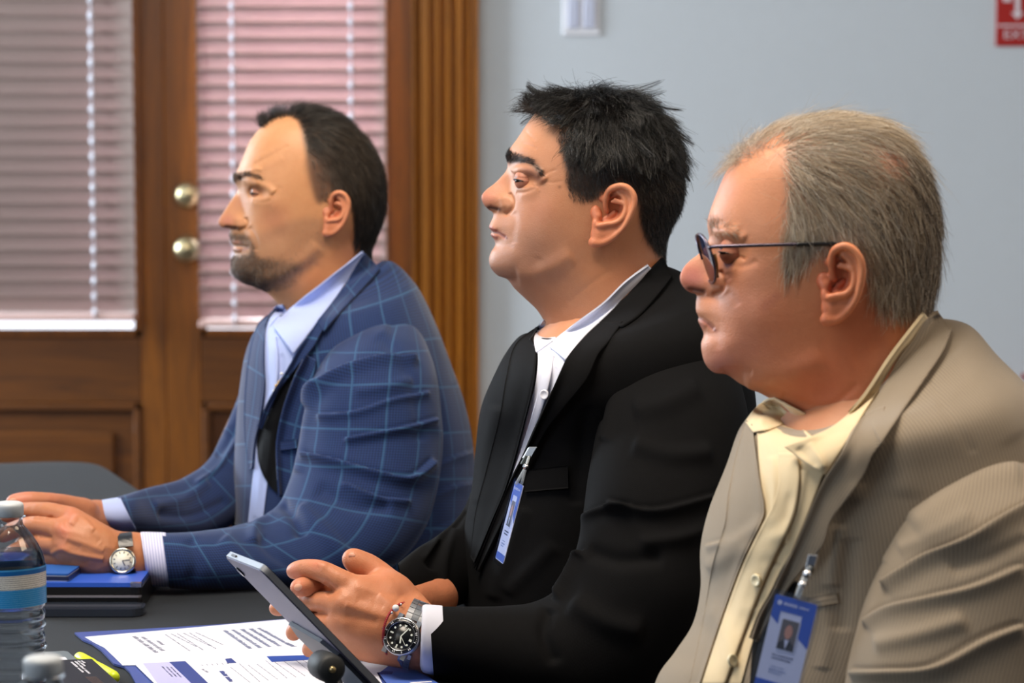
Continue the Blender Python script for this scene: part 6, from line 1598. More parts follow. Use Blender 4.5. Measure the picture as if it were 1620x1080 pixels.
def textline(a, b, h, mi, words=6, seed=0, gap=.12):
    """a printed line as word blocks from pixel a to b; h = letter height vector in px"""
    rs = np.random.RandomState(seed); a = np.array(a, float); b = np.array(b, float); h = np.array(h, float)
    w = rs.uniform(.5, 1.5, words); w = w / w.sum(); t = 0; out = []
    for q in w:
        # letters as short blocks
        t0, t1 = t + q * gap * .5, t + q * (1 - gap * .5); k = max(2, int(np.linalg.norm(b - a) * (t1 - t0) / 1.6)); e = np.linspace(t0, t1, k + 1)
        for i in range(k):
            l0, l1 = e[i], e[i] + (e[i + 1] - e[i]) * .68; p0 = a + (b - a) * l0; p1 = a + (b - a) * l1; hh = h * rs.uniform(.65, 1.0)
            out.append(([tuple(p0), tuple(p1), tuple(p1 + hh), tuple(p0 + hh)], mi))
        t += q
    return out
def bottle(cx, d, label, name='water_bottle', full=.80):
    base = P(cx, 540, d); x, y = base[0], base[1]
    z0 = TZ + .001
    root = empty(name, (x, y, z0), label, 'water bottle')
    R_ = .0335
    prof = [(0, .004), (.012, .006), (.02, .003), (.027, .001), (.031, .004), (R_, .010)]
    zs = np.linspace(.014, .112, 90)
    for z in zs: prof.append((R_ - .0006 - .0016 * (.5 - .5 * math.cos(2 * math.pi * (z - .014) / .0109)), z))
    prof += [(R_ - .0004, .114), (R_ - .0004, .146), (R_, .149), (R_ - .0008, .154), (.0305, .161), (.0265, .169), (.0215, .177), (.0165, .183), (.0132, .187), (.0125, .190), (.0125, .1935), (.0155, .1945), (.0155, .1955), (.0123, .1965), (.0118, .205)]
    prof = np.array(prof)
    m, nt, b = nodes('clear_plastic'); nt.nodes.remove(b)
    fr_ = N(nt, 'ShaderNodeFresnel', {'IOR': 1.35}); tr = N(nt, 'ShaderNodeBsdfTransparent', {'Color': (.93, .95, .97, 1)}); gl = N(nt, 'ShaderNodeBsdfGlossy', {'Roughness': .04})
    mx = N(nt, 'ShaderNodeMixShader', {0: mathn(nt, 'ADD', mathn(nt, 'MULTIPLY', fr_.outputs[0], .8), .05, clamp=True)}); nt.links.new(tr.outputs[0], mx.inputs[1]); nt.links.new(gl.outputs[0], mx.inputs[2]); nt.links.new(mx.outputs[0], nt.nodes['Material Output'].inputs[0])
    ws, nt2, b2 = nodes('water'); b2.inputs['Base Color'].default_value = (.97, .99, 1, 1); b2.inputs['Roughness'].default_value = .0; b2.inputs['Transmission Weight'].default_value = 1; b2.inputs['IOR'].default_value = 1.04
    mm = 72
    V, F = lathe(prof, mm, (x, y, z0)); th = np.tile(np.linspace(0, 2 * np.pi, mm, endpoint=False), len(prof)); zz = V[:, 2] - z0
    # ribs slant slightly and break up round the body
    body = (zz > .016) & (zz < .112); rr = np.stack([V[:, 0] - x, V[:, 1] - y], 1); L = np.linalg.norm(rr, axis=1)
    dv_ = np.where(body, .0010 * np.sin(3 * th + zz * 260) * np.sin(np.pi * np.clip((zz - .016) / .096, 0, 1)), 0)
    V[:, :2] += rr / np.maximum(L, 1e-6)[:, None] * dv_[:, None]
    nn = vnormals(V, F)
    if (nn[mm * 40][:2] @ rr[mm * 40]) < 0: F = [f[:, ::-1] for f in F]
    keep(new_mesh('bottle_body', V, F, m), root)
    tw = N(nt2, 'ShaderNodeBsdfTransparent', {'Color': (.88, .91, .94, 1)}); mw = N(nt2, 'ShaderNodeMixShader', {0: .5}); b2.inputs['IOR'].default_value = 1.12
    nt2.links.new(tw.outputs[0], mw.inputs[1]); nt2.links.new(b2.outputs[0], mw.inputs[2]); nt2.links.new(mw.outputs[0], nt2.nodes['Material Output'].inputs[0])
    wl = .1605
    k = (prof[:, 1] < wl) & (prof[:, 1] > .003); wp = np.c_[np.maximum(prof[k, 0] - .0010, 0), prof[k, 1] + .0008]; wp = np.r_[[[0, .007]], wp, [[.0290, wl], [0, wl]]]
    V, F = lathe(wp, mm, (x, y, z0)); nn = vnormals(V, F)
    if (nn[mm * 30][:2] @ (V[mm * 30][:2] - [x, y])) < 0: F = [f[:, ::-1] for f in F]
    keep(new_mesh('water', V, F, ws), root)
    # label band with small print
    lab, nt, b = nodes('bottle_label')
    tc = N(nt, 'ShaderNodeTexCoord'); sx = N(nt, 'ShaderNodeSeparateXYZ', {0: tc.outputs['UV']})
    v = sx.outputs[1]; u = sx.outputs[0]
    def band(lo, hi): return mathn(nt, 'MULTIPLY', mathn(nt, 'GREATER_THAN', v, lo), mathn(nt, 'LESS_THAN', v, hi))
    nz = N(nt, 'ShaderNodeTexNoise', {'Vector': N(nt, 'ShaderNodeMapping', {'Vector': tc.outputs['UV'], 'Scale': (60, 10, 1)}).outputs[0], 'Scale': 6.0, 'Detail': 2.0})
    row = mathn(nt, 'GREATER_THAN', mathn(nt, 'SINE', mathn(nt, 'MULTIPLY', v, 118.0)), .1)
    pr = mathn(nt, 'MULTIPLY', row, mathn(nt, 'GREATER_THAN', nz.outputs[0], .48))
    blue, dark, white = rgb(22, 132, 200), rgb(18, 96, 168), rgb(222, 220, 214)
    c = mixc(nt, mathn(nt, 'MULTIPLY', pr, .45), blue, rgb(140, 200, 236))
    txt = mixc(nt, mathn(nt, 'MULTIPLY', pr, .8), white, rgb(60, 66, 80))
    c = mixc(nt, band(.47, .84), c, txt); c = mixc(nt, band(.84, .95), c, dark)
    nt.links.new(c, b.inputs['Base Color']); b.inputs['Roughness'].default_value = .35
    hv = np.linspace(.1105, .1475, 12); tt = np.linspace(0, 2 * np.pi, mm + 1); A, B = np.meshgrid(hv, tt, indexing='ij')
    tilt = .0016 * np.sin(B + 2.4)
    V = np.stack([x + (R_ + .0006) * np.cos(B), y + (R_ + .0006) * np.sin(B), z0 + A + tilt], -1).reshape(-1, 3); uv = np.stack([B / (2 * np.pi), (A - .1105) / .037], -1).reshape(-1, 2)
    F = grid_faces(12, mm + 1); nn = vnormals(V, F)
    if (nn[mm * 5][:2] @ (V[mm * 5][:2] - [x, y])) < 0: F = F[:, ::-1]
    keep(new_mesh('label', V, F, lab, uv=uv), root)
    cp = [(0, .209), (.0105, .209), (.0128, .2080), (.0136, .2060)] + [(.0138, .204), (.0138, .196), (.0132, .1955), (.0, .1955)]
    V, F = lathe(cp, 120, (x, y, z0)); ang = np.tile(np.arange(120) % 2, len(cp)); zz = V[:, 2] - z0
    side = (zz < .2055) & (zz > .1957); V[:, :2] = np.where(side[:, None], np.array([x, y]) + (V[:, :2] - [x, y]) * (1 - .025 * ang[:, None]), V[:, :2])
    if vnormals(V, F)[120 * 5][:2] @ (V[120 * 5][:2] - [x, y]) < 0: F = [f[:, ::-1] for f in F]
    keep(new_mesh('cap', V, F, simple('white_cap', rgb(190, 196, 202), .45)), root)

def items():
    z = TZ + .0012
    # ---- blue folder with papers in front of the middle man
    FB = simple('folder_blue', rgb(54, 74, 148), .45); PAP = simple('paper', rgb(212, 215, 230), .8); INK = simple('ink', rgb(112, 114, 134), .8); NAVY = simple('navy_print', rgb(36, 56, 132), .5); LAV = simple('lavender_print', rgb(176, 176, 224), .6); BL = simple('blue_print', rgb(24, 66, 160), .5)
    o = plate('folder', [(118, 1000), (258, 992.6), (356, 986.5), (480, 976), (600, 990), (630, 1036), (700, 1084), (700, 1150), (260, 1150), (236, 1110), (214, 1079), (205, 1062), (197, 1054), (180, 1049), (160, 1027), (146, 1017), (131, 1011)], z, .0022, FB)
    tag(o, 'open dark blue folder lying on the tablecloth under the white papers', 'folder')
    z1 = z + .0026
    pr = []
    for k, (a, b, w, hh) in enumerate([((208, 1006), (246, 1033), 5, (7, -.6)), ((222, 1007), (256, 1030), 5, (7, -.6)), ((246, 1013), (257, 1021), 1, (6, -.5))]): pr += textline(a, b, hh, 1, w, k)
    for k in range(6): pr += textline((260 + k * 9.6, 1003 - k * .6), (300 + k * 10.5, 1030 - k * .8 - (6 if k % 2 else 0)), (2.6, -.2), 1, 7, 10 + k)
    for k in range(5): pr += textline((352 + k * 13.5, 997 - k * .9), (394 + k * 15.5, 1026.5 - k * 1.4), (7.5, -.5), 3, 7, 30 + k, .05)
    pr += textline((453, 1018), (462, 1023.5), (9, -.5), 3, 1, 50)
    sh = printed('paper_sheet', [(134, 1007), (258, 996.5), (380, 985.5), (470, 977.5), (540, 985), (575, 1032), (575, 1048), (194, 1052), (181, 1039), (165, 1024), (149, 1016)], z1, .0004, [PAP, INK, NAVY, simple('grey_print', rgb(112, 120, 150), .7)], pr)
    tag(sh, 'white agenda sheet with a dark printed table, upper on the blue folder', 'paper')
    z2 = z1 + .0008
    pr = [([(226, 1049), (267.5, 1047), (304, 1082), (250, 1082)], 3), ([(267.5, 1047), (293, 1045.5), (331, 1082), (304, 1082)], 2), ([(356, 1042), (366, 1041), (374, 1048), (360, 1049)], 2), ([(422, 1038), (490, 1036), (496, 1043), (430, 1047)], 4), ([(286, 1069), (291, 1069), (303, 1080), (299, 1080)], 0)]
    for k in range(3): pr += textline((255 + k * 7, 1054 + k * .5), (272 + k * 7, 1071 + k * .5), (3, -.3), 5, 3, 60 + k)
    pr += textline((346, 1061), (364, 1079), (8, -.6), 2, 2, 70); pr += textline((318, 1058), (328, 1064), (4, -.3), 1, 2, 71)
    for k in range(9): pr += textline((364 + k * 14, 1055 - k * 1.6 - (4 if k % 3 == 1 else 0)), (396 + k * 14.5, 1080 - k * 1.7), (1.5, -.1), 1, 6, 80 + k)
    for k in range(6): pr += textline((318 + k * 8, 1051 - k * .6), (321 + k * 8, 1053.5 - k * .6), (1.6, -.1), 1, 1, 100 + k)
    b = printed('brochure', [(214, 1050.5), (293, 1045), (420, 1037), (560, 1030), (612, 1046), (626, 1060), (596, 1063), (640, 1150), (300, 1150), (262, 1104), (244, 1080)], z2, .0008, [PAP, INK, NAVY, LAV, BL, simple('violet_print', rgb(110, 104, 176), .6)], pr)
    tag(b, 'printed brochure with a lavender picture and navy blocks, lower on the blue folder', 'brochure')
    c = printed('leaflet', [(600, 1064), (618, 1050), (640, 1049), (690, 1078), (720, 1100), (640, 1120)], z2 + .001, .0005, [simple('leaflet_blue', rgb(72, 104, 190), .5), NAVY, PAP], [([(598, 1066), (604, 1061), (622, 1062), (620, 1066)], 1), ([(648, 1079), (682, 1077), (684, 1078.6), (652, 1081)], 2)])
    tag(c, 'bright blue leaflet under the watch of the man in the black jacket', 'leaflet')
    # ---- highlighter
    a = np.array([*T2(124, 1040, z + .006), z + .0065]); b_ = np.array([*T2(183, 1073, z + .006), z + .0065]); dr = nrm(b_ - a)
    HL = simple('highlighter_yellow', rgb(206, 226, 24), .35)
    root = empty('highlighter', a, 'yellow green highlighter pen lying beside the black box', 'highlighter')
    L = np.linalg.norm(b_ - a)
    V, F = lathe([(0, 0), (.0045, .0005), (.0062, .003), (.0066, .008), (.0066, L * .36), (.0058, L * .365), (.0056, L * .39)], 32, a, dr); V[:, 2] = np.maximum(V[:, 2], z + .0003); keep(new_mesh('cap', V, [f for f in F], HL), root)
    V, F = lathe([(.0056, L * .38), (.0060, L * .40), (.0064, L * .6), (.0064, L * .93), (.0055, L * .98), (.003, L), (0, L)], 32, a, dr); V[:, 2] = np.maximum(V[:, 2], z + .0003); keep(new_mesh('barrel', V, F, HL), root)
    # ---- black box with white lettering
    zt = z + .016
    p = [T2(86, 1044, zt), T2(145, 1041.5, zt), T2(190, 1082, zt), T2(215, 1110, zt), T2(118, 1118, zt)]
    BK = simple('box_black', rgb(24, 24, 36), .65, spec=.25); V, F = slab(p, z, zt)
    bx = new_mesh('gadget_box', V, F, BK, smooth=False); tag(bx, 'black cardboard box with white lettering and a dark slot, beside the highlighter', 'box')
    WH = simple('print_white', rgb(212, 212, 222), .6)
    Vs = []
    for k, (a_, c_, n_) in enumerate([((111, 1046.5), (131, 1064), 2), ((117, 1045.5), (141, 1066), 3), ((122, 1045), (134, 1054), 2), ((127, 1044.6), (133, 1049), 1)]):
        for poly, _ in textline(a_, c_, (3.8, -.3), 0, n_, 120 + k):
            v, f = slab([tuple(T2(x, y, zt)) for x, y in poly], zt, zt + .0002); Vs.append((v, f, v[:, 0]))
    V, F, _ = merge(Vs); new_mesh('lettering', V, F, WH, bx, smooth=False)
    V, F = slab([T2(134, 1070.5, zt), T2(152, 1070, zt), T2(166, 1082, zt), T2(149, 1083, zt)], zt - .001, zt + .0003); new_mesh('slot', V, F, simple('slot_black', rgb(6, 6, 8), .2), bx, smooth=False)
    # ---- grey power bank
    rp = [(66, 1031), (100, 1029), (107, 1030), (121, 1042), (124, 1050), (90, 1060), (60, 1050)]
    g = plate('power_bank', rp, z, .010, simple('grey_plastic', rgb(96, 108, 118), .5)); tag(g, 'grey flat gadget with a small white label, behind the black box', 'power bank')
    V, F = slab([T2(80, 1040, z + .0102), T2(103, 1039, z + .0102), T2(108, 1044.5, z + .0102), T2(85, 1046, z + .0102)], z + .0101, z + .0104); new_mesh('sticker', V, F, WH, g, smooth=False)
    # ---- stack under the left man's hands
    GB = simple('gloss_black_glass', rgb(40, 46, 58), .18, coat=.5); MB_ = simple('black_leather', rgb(18, 17, 19), .35, bumpd=.0003, nscale=500)
    def slabbox(name, px0, px1, dfront, dback, z0, z1, mat, parent=None, r=.008, rot=0.0):
        xa = P(px0, 900, dfront)[0]; xb = P(px1, 900, dfront)[0]; ya = P(0, 945, dfront)[1]; yb = P(0, 945, dback)[1]
        pts = roundrect(xb - xa, yb - ya, r); cx, cy = (xa + xb) / 2, (ya + yb) / 2; ca, sa = math.cos(rot), math.sin(rot)
        V, F = slab([(cx + u * ca - v * sa, cy + u * sa + v * ca) for u, v in pts], z0, z1); return new_mesh(name, V, F, mat, parent, smooth=False)
    ph = slabbox('smartphone', 44, 225, 3.240, 3.285, z, z + .0085, GB, r=.016); tag(ph, 'glossy black phone with rounded ends, lying in front of the black notebook', 'phone')
    nb = slabbox('notebook', -30, 224.5, 3.292, 3.46, z, z + .0242, MB_, r=.006); tag(nb, 'thick black notebook under the hands of the man in the blue plaid jacket', 'notebook')
    eg = slabbox('edge_highlight', -29, 223.5, 3.291, 3.45, z + .0125, z + .015, simple('highlight_grey', rgb(120, 118, 128), .4), nb, r=.005)  # grey strip painted as the highlight along the notebook edge
    bf = slabbox('blue_folder', -30, 222, 3.293, 3.46, z + .0246, z + .0296, simple('bright_blue_plastic', rgb(48, 92, 200), .35), r=.004); tag(bf, 'bright blue plastic folder lying on the thick black notebook', 'folder')
    sv = slabbox('metal_clip', 206, 224, 3.289, 3.297, z + .0250, z + .0300, simple('clip_silver', rgb(150, 160, 190), .2, .9), bf, r=.001)
    bk = slabbox('booklet', 30, 112, 3.302, 3.36, z + .0298, z + .0372, simple('page_white', rgb(214, 216, 224), .7), r=.002, rot=-.10); tag(bk, 'small blue covered booklet with white page edges under the left hands', 'booklet')
    slabbox('cover', 29, 113, 3.301, 3.361, z + .0372, z + .0392, simple('cover_blue', rgb(34, 92, 170), .4), bk, r=.002, rot=-.10); slabbox('spine_band', 44, 113.5, 3.3008, 3.361, z + .031, z + .0355, simple('band_navy', rgb(30, 36, 66), .4), bk, r=.002, rot=-.10)
    V, F = tube(crom([(*T2(52, 966), z + .004), (*T2(62, 962), z + .012), (*T2(70, 968), z + .010), (*T2(68, 976), z + .003)], 24), .0009, 8); w = new_mesh('loop_cord', V, F, simple('cord_grey', rgb(120, 120, 120), .5)); tag(w, 'thin grey cord loop sticking out behind the water bottle', 'cord')
    bottle(10, 2.71, 'clear water bottle with a blue label at the left edge, nearer the hands')
    bottle(60, 1.99, 'blurred water bottle in front, only its white cap showing at the bottom', full=.8)
    # ---- tablet on its stand
    TR = P(417, 897, 2.69); TL = P(358, 874, 2.815)
    dn = P(641, 1112, 2.69) - TR; ex = nrm(TL - TR); dn = dn - (dn @ ex) * ex; H = .186; ed = nrm(dn); Wd = np.linalg.norm(TL - TR); ez = nrm(np.cross(ed, ex))
    if ez[0] > 0: ez = -ez                 # back of the tablet faces left
    O = (TR + TL) / 2 + ed * H / 2
    root = empty('tablet', O + ed * H / 2, 'silver edged tablet propped on a stand before the clasped hands', 'tablet')
    AL = simple('aluminium', rgb(140, 142, 148), .35, .7); BKC = simple('tablet_back', rgb(84, 82, 110), .45, .2); SCR = simple('screen', rgb(14, 14, 18), .08); EDG = simple('case_edge', rgb(62, 60, 66), .45)
    pts = roundrect(Wd, H, .009, 8)
    def part(nm, pts, z0, z1, mat, off=(0, 0)):
        V, F = slab([(a + off[0], b + off[1]) for a, b in pts], z0, z1); V = O + V[:, :1] * ex - V[:, 1:2] * ed + V[:, 2:3] * ez
        nn = vnormals(V, F); 
        if np.sum(nn * (V - V.mean(0))) < 0: F = [f[:, ::-1] for f in F]
        return keep(new_mesh(nm, V, F, mat, smooth=False), root)
    part('frame', pts, -.0030, .0030, AL); part('back_shell', roundrect(Wd - .003, H - .003, .008, 8), .0030, .0042, BKC); part('screen', roundrect(Wd - .003, H - .003, .008, 8), -.0036, -.0030, SCR)
    cm = [(math.cos(t) * .006, math.sin(t) * .006) for t in np.linspace(0, 2 * np.pi, 24, endpoint=False)]
    part('camera_lens', cm, .0042, .0058, simple('lens_black', rgb(8, 8, 10), .1), (Wd / 2 - .014, H / 2 - .020))
    part('side_button', roundrect(.016, .002, .0009, 4), -.001, .001, EDG, (Wd / 2 - .03, H / 2 + .0003))
    # folding stand: plate on the back, hinge barrel, foot
    NV = simple('stand_navy', rgb(38, 44, 58), .45)
    part('stand_plate', [(-Wd*.46, -H*.46), (Wd*.40, -H*.46), (Wd*.46, -H*.10), (Wd*.30, H*.02), (-Wd*.30, -H*.04), (-Wd*.46, -H*.12)], .0045, .0085, NV)
    hc = P(516, 1054, 2.70)
    hx = ex
    V, F = lathe([(0, -.020), (.0105, -.020), (.0138, -.016), (.0142, 0), (.0138, .016), (.0105, .020), (0, .020)], 40, hc, hx)
    if vnormals(V, F)[40 * 3] @ (V[40 * 3] - hc) < 0: F = [f[:, ::-1] for f in F]
    keep(new_mesh('hinge_barrel', V, F, simple('rubber_black', rgb(22, 24, 27), .6)), root)
    V, F = lathe([(0, .0235), (.0022, .0235), (.0034, .0215), (.0036, .019)], 20, hc, -hx if (hx @ (CAM - hc)) < 0 else hx)
    keep(new_mesh('hinge_screw', V, F, simple('screw_brass', rgb(170, 150, 110), .3, .9)), root)
    ft = np.array([hc[0] - .01, hc[1], z + .004])
    V, F = tube([hc, hc * .35 + (ft + [.03, 0, .01]) * .65, ft + np.array([.05, 0, 0])], .008, 16); keep(new_mesh('stand_arm', V, F, NV), root)
    V, F = boxm((ft[0] - .02, ft[1] - .05, z), (ft[0] + .12, ft[1] + .05, z + .006), .002); keep(new_mesh('stand_base', V, F, NV, smooth=False), root)
items()
# ================================================================= watches, glasses, badges
STEEL = simple('steel', rgb(196, 198, 204), .22, 1.0); STEELB = simple('brushed_steel', rgb(168, 170, 176), .4, 1.0)
def basis(px, py, d, nx, ny, upx, upy):
    """centre and axes for a dial: facing the viewer, leaning nx to screen right and ny up; 'twelve' towards upx,upy"""
    c = P(px, py, d); v = nrm(CAM - c); n = nrm(v + nx * RT + ny * UP); u = nrm(upx * RT - upy * UP); u = nrm(u - (u @ n) * n)
    return c, np.cross(u, n), u, n
def disc(name, c, r, z0, z1, ex, ey, ez, mat, root, m=64, prof=None):
    pr = prof or [(0, z0), (r, z0), (r, z1), (0, z1)]
    V, F = lathe(pr, m, (0, 0, 0), (0, 0, 1)); V = xf(V, c, ex, ey, ez)
    nn = vnormals(V, F)
    if np.sum(nn * (V - V.mean(0))) < 0: F = [f[:, ::-1] for f in F]
    return keep(new_mesh(name, V, F, mat), root)
def flat2(name, polys, z0, z1, c, ex, ey, ez, mat, root):
    P_ = []
    for p in polys:
        V, F = slab(p, z0, z1); P_.append((xf(V, c, ex, ey, ez), F, V[:, 0]))
    V, F, _ = merge(P_); return keep(new_mesh(name, V, F, mat, smooth=False), root)
def rect(cx, cy, w, h, ang=0):
    ca, sa = math.cos(ang), math.sin(ang)
    return [(cx + x * ca - y * sa, cy + x * sa + y * ca) for x, y in ((-w / 2, -h / 2), (w / 2, -h / 2), (w / 2, h / 2), (-w / 2, h / 2))]
def clockpos(a, r): return (r * math.sin(a), r * math.cos(a))
def band(name, ctr, a, b, ra, rb, wdt, th, t0, t1, mat, root, seg=1, gap=0.0, n=60, side=None):
    """strap round the wrist: ellipse axes a,b (unit vectors) radii ra,rb, width along side"""
    side = nrm(np.cross(a, b)) if side is None else side
    parts = []
    edges = np.linspace(t0, t1, seg + 1)
    for i in range(seg):
        tt = np.linspace(edges[i] + gap, edges[i + 1] - gap, max(2, n // seg))
        pts = []
        for rr, s in ((0, -1), (0, 1), (th, 1), (th, -1)):
            pts.append(ctr + (ra + rr) * np.cos(tt)[:, None] * a + (rb + rr) * np.sin(tt)[:, None] * b + side * s * wdt / 2)
        V = np.stack(pts, 1).reshape(-1, 3); F = grid_faces(len(tt), 4, True)
        e = (len(tt) - 1) * 4; F = np.concatenate([F, [[3, 2, 1, 0], [e, e + 1, e + 2, e + 3]]])
        nn = vnormals(V, F)
        if nn[2] @ (V[2] - ctr) < 0: F = F[:, ::-1]
        parts.append((V, F, V[:, 0]))
    V, F, _ = merge(parts); return keep(new_mesh(name, V, F, mat, smooth=False), root)

def surf_depth(o, px, py):
    me = o.data; V = np.empty(len(me.vertices) * 3, np.float32); me.vertices.foreach_get('co', V); V = V.reshape(-1, 3).astype(float)
    x, y, d = proj(V); k = np.hypot(x - px, y - py) < 7
    return d[k].min()
def watch_left(body):
    sd_ = surf_depth(body, 195, 886)
    c, ex, ey, ez = basis(194, 887, sd_ - .0055, -.10, .12, .18, -1.0)
    root = empty('wristwatch', c, 'round cream dial wristwatch on a black leather strap beside the striped cuff', 'watch')
    R_ = .0152
    disc('case', c, 0, 0, 0, ex, ey, ez, simple('polished_gold_steel', rgb(214, 206, 190), .18, 1.0), root, prof=[(0, -.006), (.012, -.006), (R_, -.003), (R_ + .0006, .0005), (R_, .0025), (R_ - .0022, .0034), (R_ - .0024, .0022), (0, .0022)])
    disc('dial', c, R_ - .0024, .0022, .0026, ex, ey, ez, simple('cream_dial', rgb(226, 224, 208), .5), root)
    marks = []
    for h in range(12):
        a = h * math.pi / 6; p = clockpos(a, .0098); marks.append(rect(p[0], p[1], .0008 if h % 3 else .0011, .0024, -a))
    flat2('hour_markers', marks, .0027, .0029, c, ex, ey, ez, simple('marker_dark', rgb(50, 54, 70), .4), root)
    for nm, ang, L, w in (('minute_hand', math.radians(72), .0095, .0007), ('hour_hand', math.radians(142), .0068, .0009)):
        p = clockpos(ang, L / 2); flat2(nm, [rect(p[0], p[1], w, L, -ang)], .0030, .0033, c, ex, ey, ez, simple('hand_blue', rgb(30, 36, 70), .3), root)
    V, F = lathe([(0, 0), (.0018, 0), (.0020, .0015), (.0016, .003), (0, .003)], 16, c - ex * (R_ + .0002), -ex); keep(new_mesh('crown', V, F, STEEL), root)
    LE = simple('black_crocodile_leather', rgb(20, 24, 34), .3, bumpd=.001, nscale=260)
    w = P(201, 881, sd_ + .0225); b = nrm(UP * 1.0 - RT * .10)
    a = nrm(CAM - w); a = nrm(a - (a @ b) * b); sd = np.cross(a, b)
    band('strap', w, a, b, .0258, .0272, .017, .0022, .50, 2 * math.pi - .50, LE, root, 1, 0, 90)
def watch_middle():
    c, ex, ey, ez = basis(636, 1007, 2.885, -.32, .18, .42, -1.0)
    root = empty('wristwatch', c, 'steel dive watch with a black dial and bezel beside the red bracelet', 'watch')
    R_ = .0195
    disc('case', c, 0, 0, 0, ex, ey, ez, STEELB, root, prof=[(0, -.006), (.016, -.006), (R_, -.003), (R_ + .0004, .001), (R_ - .0004, .0022), (0, .0022)])
    # lugs
    for sx in (-1, 1):
        for sy in (-1, 1): flat2('lug', [rect(sx * .0108, sy * .0172, .0050, .0085, 0)], -.0035, .0015, c, ex, ey, ez, STEELB, root)
    V, F = lathe([(.0145, .0022), (.0145, .0042), (.0150, .0046), (.0188, .0040), (.0196, .0034), (.0196, .0024), (.0145, .0022)], 120, (0, 0, 0), (0, 0, 1))
    rr = np.hypot(V[:, 0], V[:, 1]); k = (rr > .0192) ; V[k, :2] *= (1 - .02 * (np.arange(len(V)) % 2))[k, None]
    V = xf(V, c, ex, ey, ez); nn = vnormals(V, F)
    if nn[120 * 3] @ ez < 0: F = [f[:, ::-1] for f in F]
    keep(new_mesh('bezel_ring', V, F, STEEL), root)
    disc('bezel_insert', c, 0, 0, 0, ex, ey, ez, simple('black_ceramic', rgb(16, 16, 20), .15), root, prof=[(.0150, .0047), (.0184, .0041), (.0184, .0038), (.0150, .0044)])
    disc('dial', c, .0146, .0026, .0030, ex, ey, ez, simple('black_dial', rgb(18, 20, 22), .25), root)
    W_ = simple('lume_white', rgb(226, 232, 226), .4)
    polys = []
    for h in range(12):
        a = h * math.pi / 6
        if h == 0: polys.append([(-.0017, .0125), (.0017, .0125), (0, .0092)])
        elif h in (6, 9): p = clockpos(a, .0108); polys.append(rect(*p, .0016, .0036, -a))
        elif h == 3: p = clockpos(a, .0110); polys.append(rect(*p, .0024, .0030, -a))
        else: p = clockpos(a, .0112); polys.append([(p[0] + .0011 * math.cos(t), p[1] + .0011 * math.sin(t)) for t in np.linspace(0, 6.28, 12, endpoint=False)])
    flat2('hour_markers', polys, .0031, .0034, c, ex, ey, ez, W_, root)
    bz = []
    for k in range(60):
        a = k * math.pi / 30
        if k % 10 == 0 and k: 
            for s in (-.0009, .0009): p = clockpos(a, .0167); bz.append(rect(p[0] + s * math.cos(a), p[1] - s * math.sin(a), .0009, .0019, -a))
        elif k % 5 == 0: p = clockpos(a, .0167); bz.append(rect(*p, .0010, .0020, -a))
        elif k < 15: p = clockpos(a, .0175); bz.append(rect(*p, .0003, .0009, -a))
    flat2('bezel_marks', bz, .0043, .0049, c, ex, ey, ez, simple('mark_silver', rgb(204, 206, 212), .3), root)
    for nm, ang, L, w in (('minute_hand', math.radians(22), .0115, .0011), ('hour_hand', math.radians(160), .0072, .0015), ('second_hand', math.radians(128), .0115, .0004)):
        p = clockpos(ang, L / 2); flat2(nm, [rect(p[0], p[1], w, L, -ang)], .0036, .0039, c, ex, ey, ez, W_, root)
    V, F = lathe([(0, 0), (.0026, 0), (.0028, .003), (0, .0034)], 18, c - ex * (R_ + .0002), -ex); keep(new_mesh('crown', V, F, STEEL), root)
    w = P(651, 1003, 2.922); b = nrm(UP * .92 + RT * .34)
    a = nrm(CAM - w - RT * .25); a = nrm(a - (a @ b) * b); sd = np.cross(a, b)
    for off, ww, mt, g in ((-.0068, .0062, STEELB, .012), (0, .0068, STEEL, .006), (.0068, .0062, STEELB, .012)):
        band('bracelet_links', w + sd * off, a, b, .0300, .0325, ww, .0032, .50, 2 * math.pi - .50, mt, root, 26, g, 78)
def bracelet():
    cc = crom([(654, 954, 2.935), (640, 953, 2.912), (624, 961, 2.895), (613, 976, 2.886), (607, 995, 2.884), (606.5, 1014, 2.888), (611, 1031, 2.896), (616, 1042, 2.915), (640, 1050, 2.96), (668, 1036, 2.985), (676, 1000, 2.985), (668, 965, 2.96)], 260, True)
    pts = np.array([P(*p) for p in cc])
    t = np.arange(260); rad = .0013 + .00035 * np.sin(t * 2 * np.pi / 3.25)
    V, F = tube(pts, rad, 10, closed=True)
    root = empty('bracelet', P(640, 1000, 2.92), 'thin red braided bracelet with a white bead beside the steel watch', 'bracelet')
    keep(new_mesh('red_cord', V, F, simple('red_cord', rgb(150, 22, 38), .6)), root)
    for (x, y, d, r, m) in ((626, 961.5, 2.889, .0036, simple('bead_white', rgb(236, 236, 240), .3)), (620, 969, 2.886, .0014, STEEL), (634.5, 956, 2.900, .0013, STEEL)):
        c = P(x, y, d); v = nrm(CAM - c)
        V, F = lathe([(0, -r * .6), (r * .8, -r * .55), (r, 0), (r * .8, r * .55), (0, r * .6)], 24, c, v)
        if vnormals(V, F)[24 * 2] @ (V[24 * 2] - c) < 0: F = [f[:, ::-1] for f in F]
        keep(new_mesh('bead', V, F, m), root)
    c, ex, ey, ez = basis(626, 961.5, 2.8875, 0, 0, .3, -1)
    flat2('engraving', [[(-.0011, -.0009), (-.0004, -.0009), (0, .0011), (-.0003, .0012)], [(.0011, -.0009), (.0004, -.0009), (0, .0011), (.0003, .0012)]], .0000, .0003, c, ex, ey, ez, simple('letter_dark', rgb(40, 44, 80), .5), root)

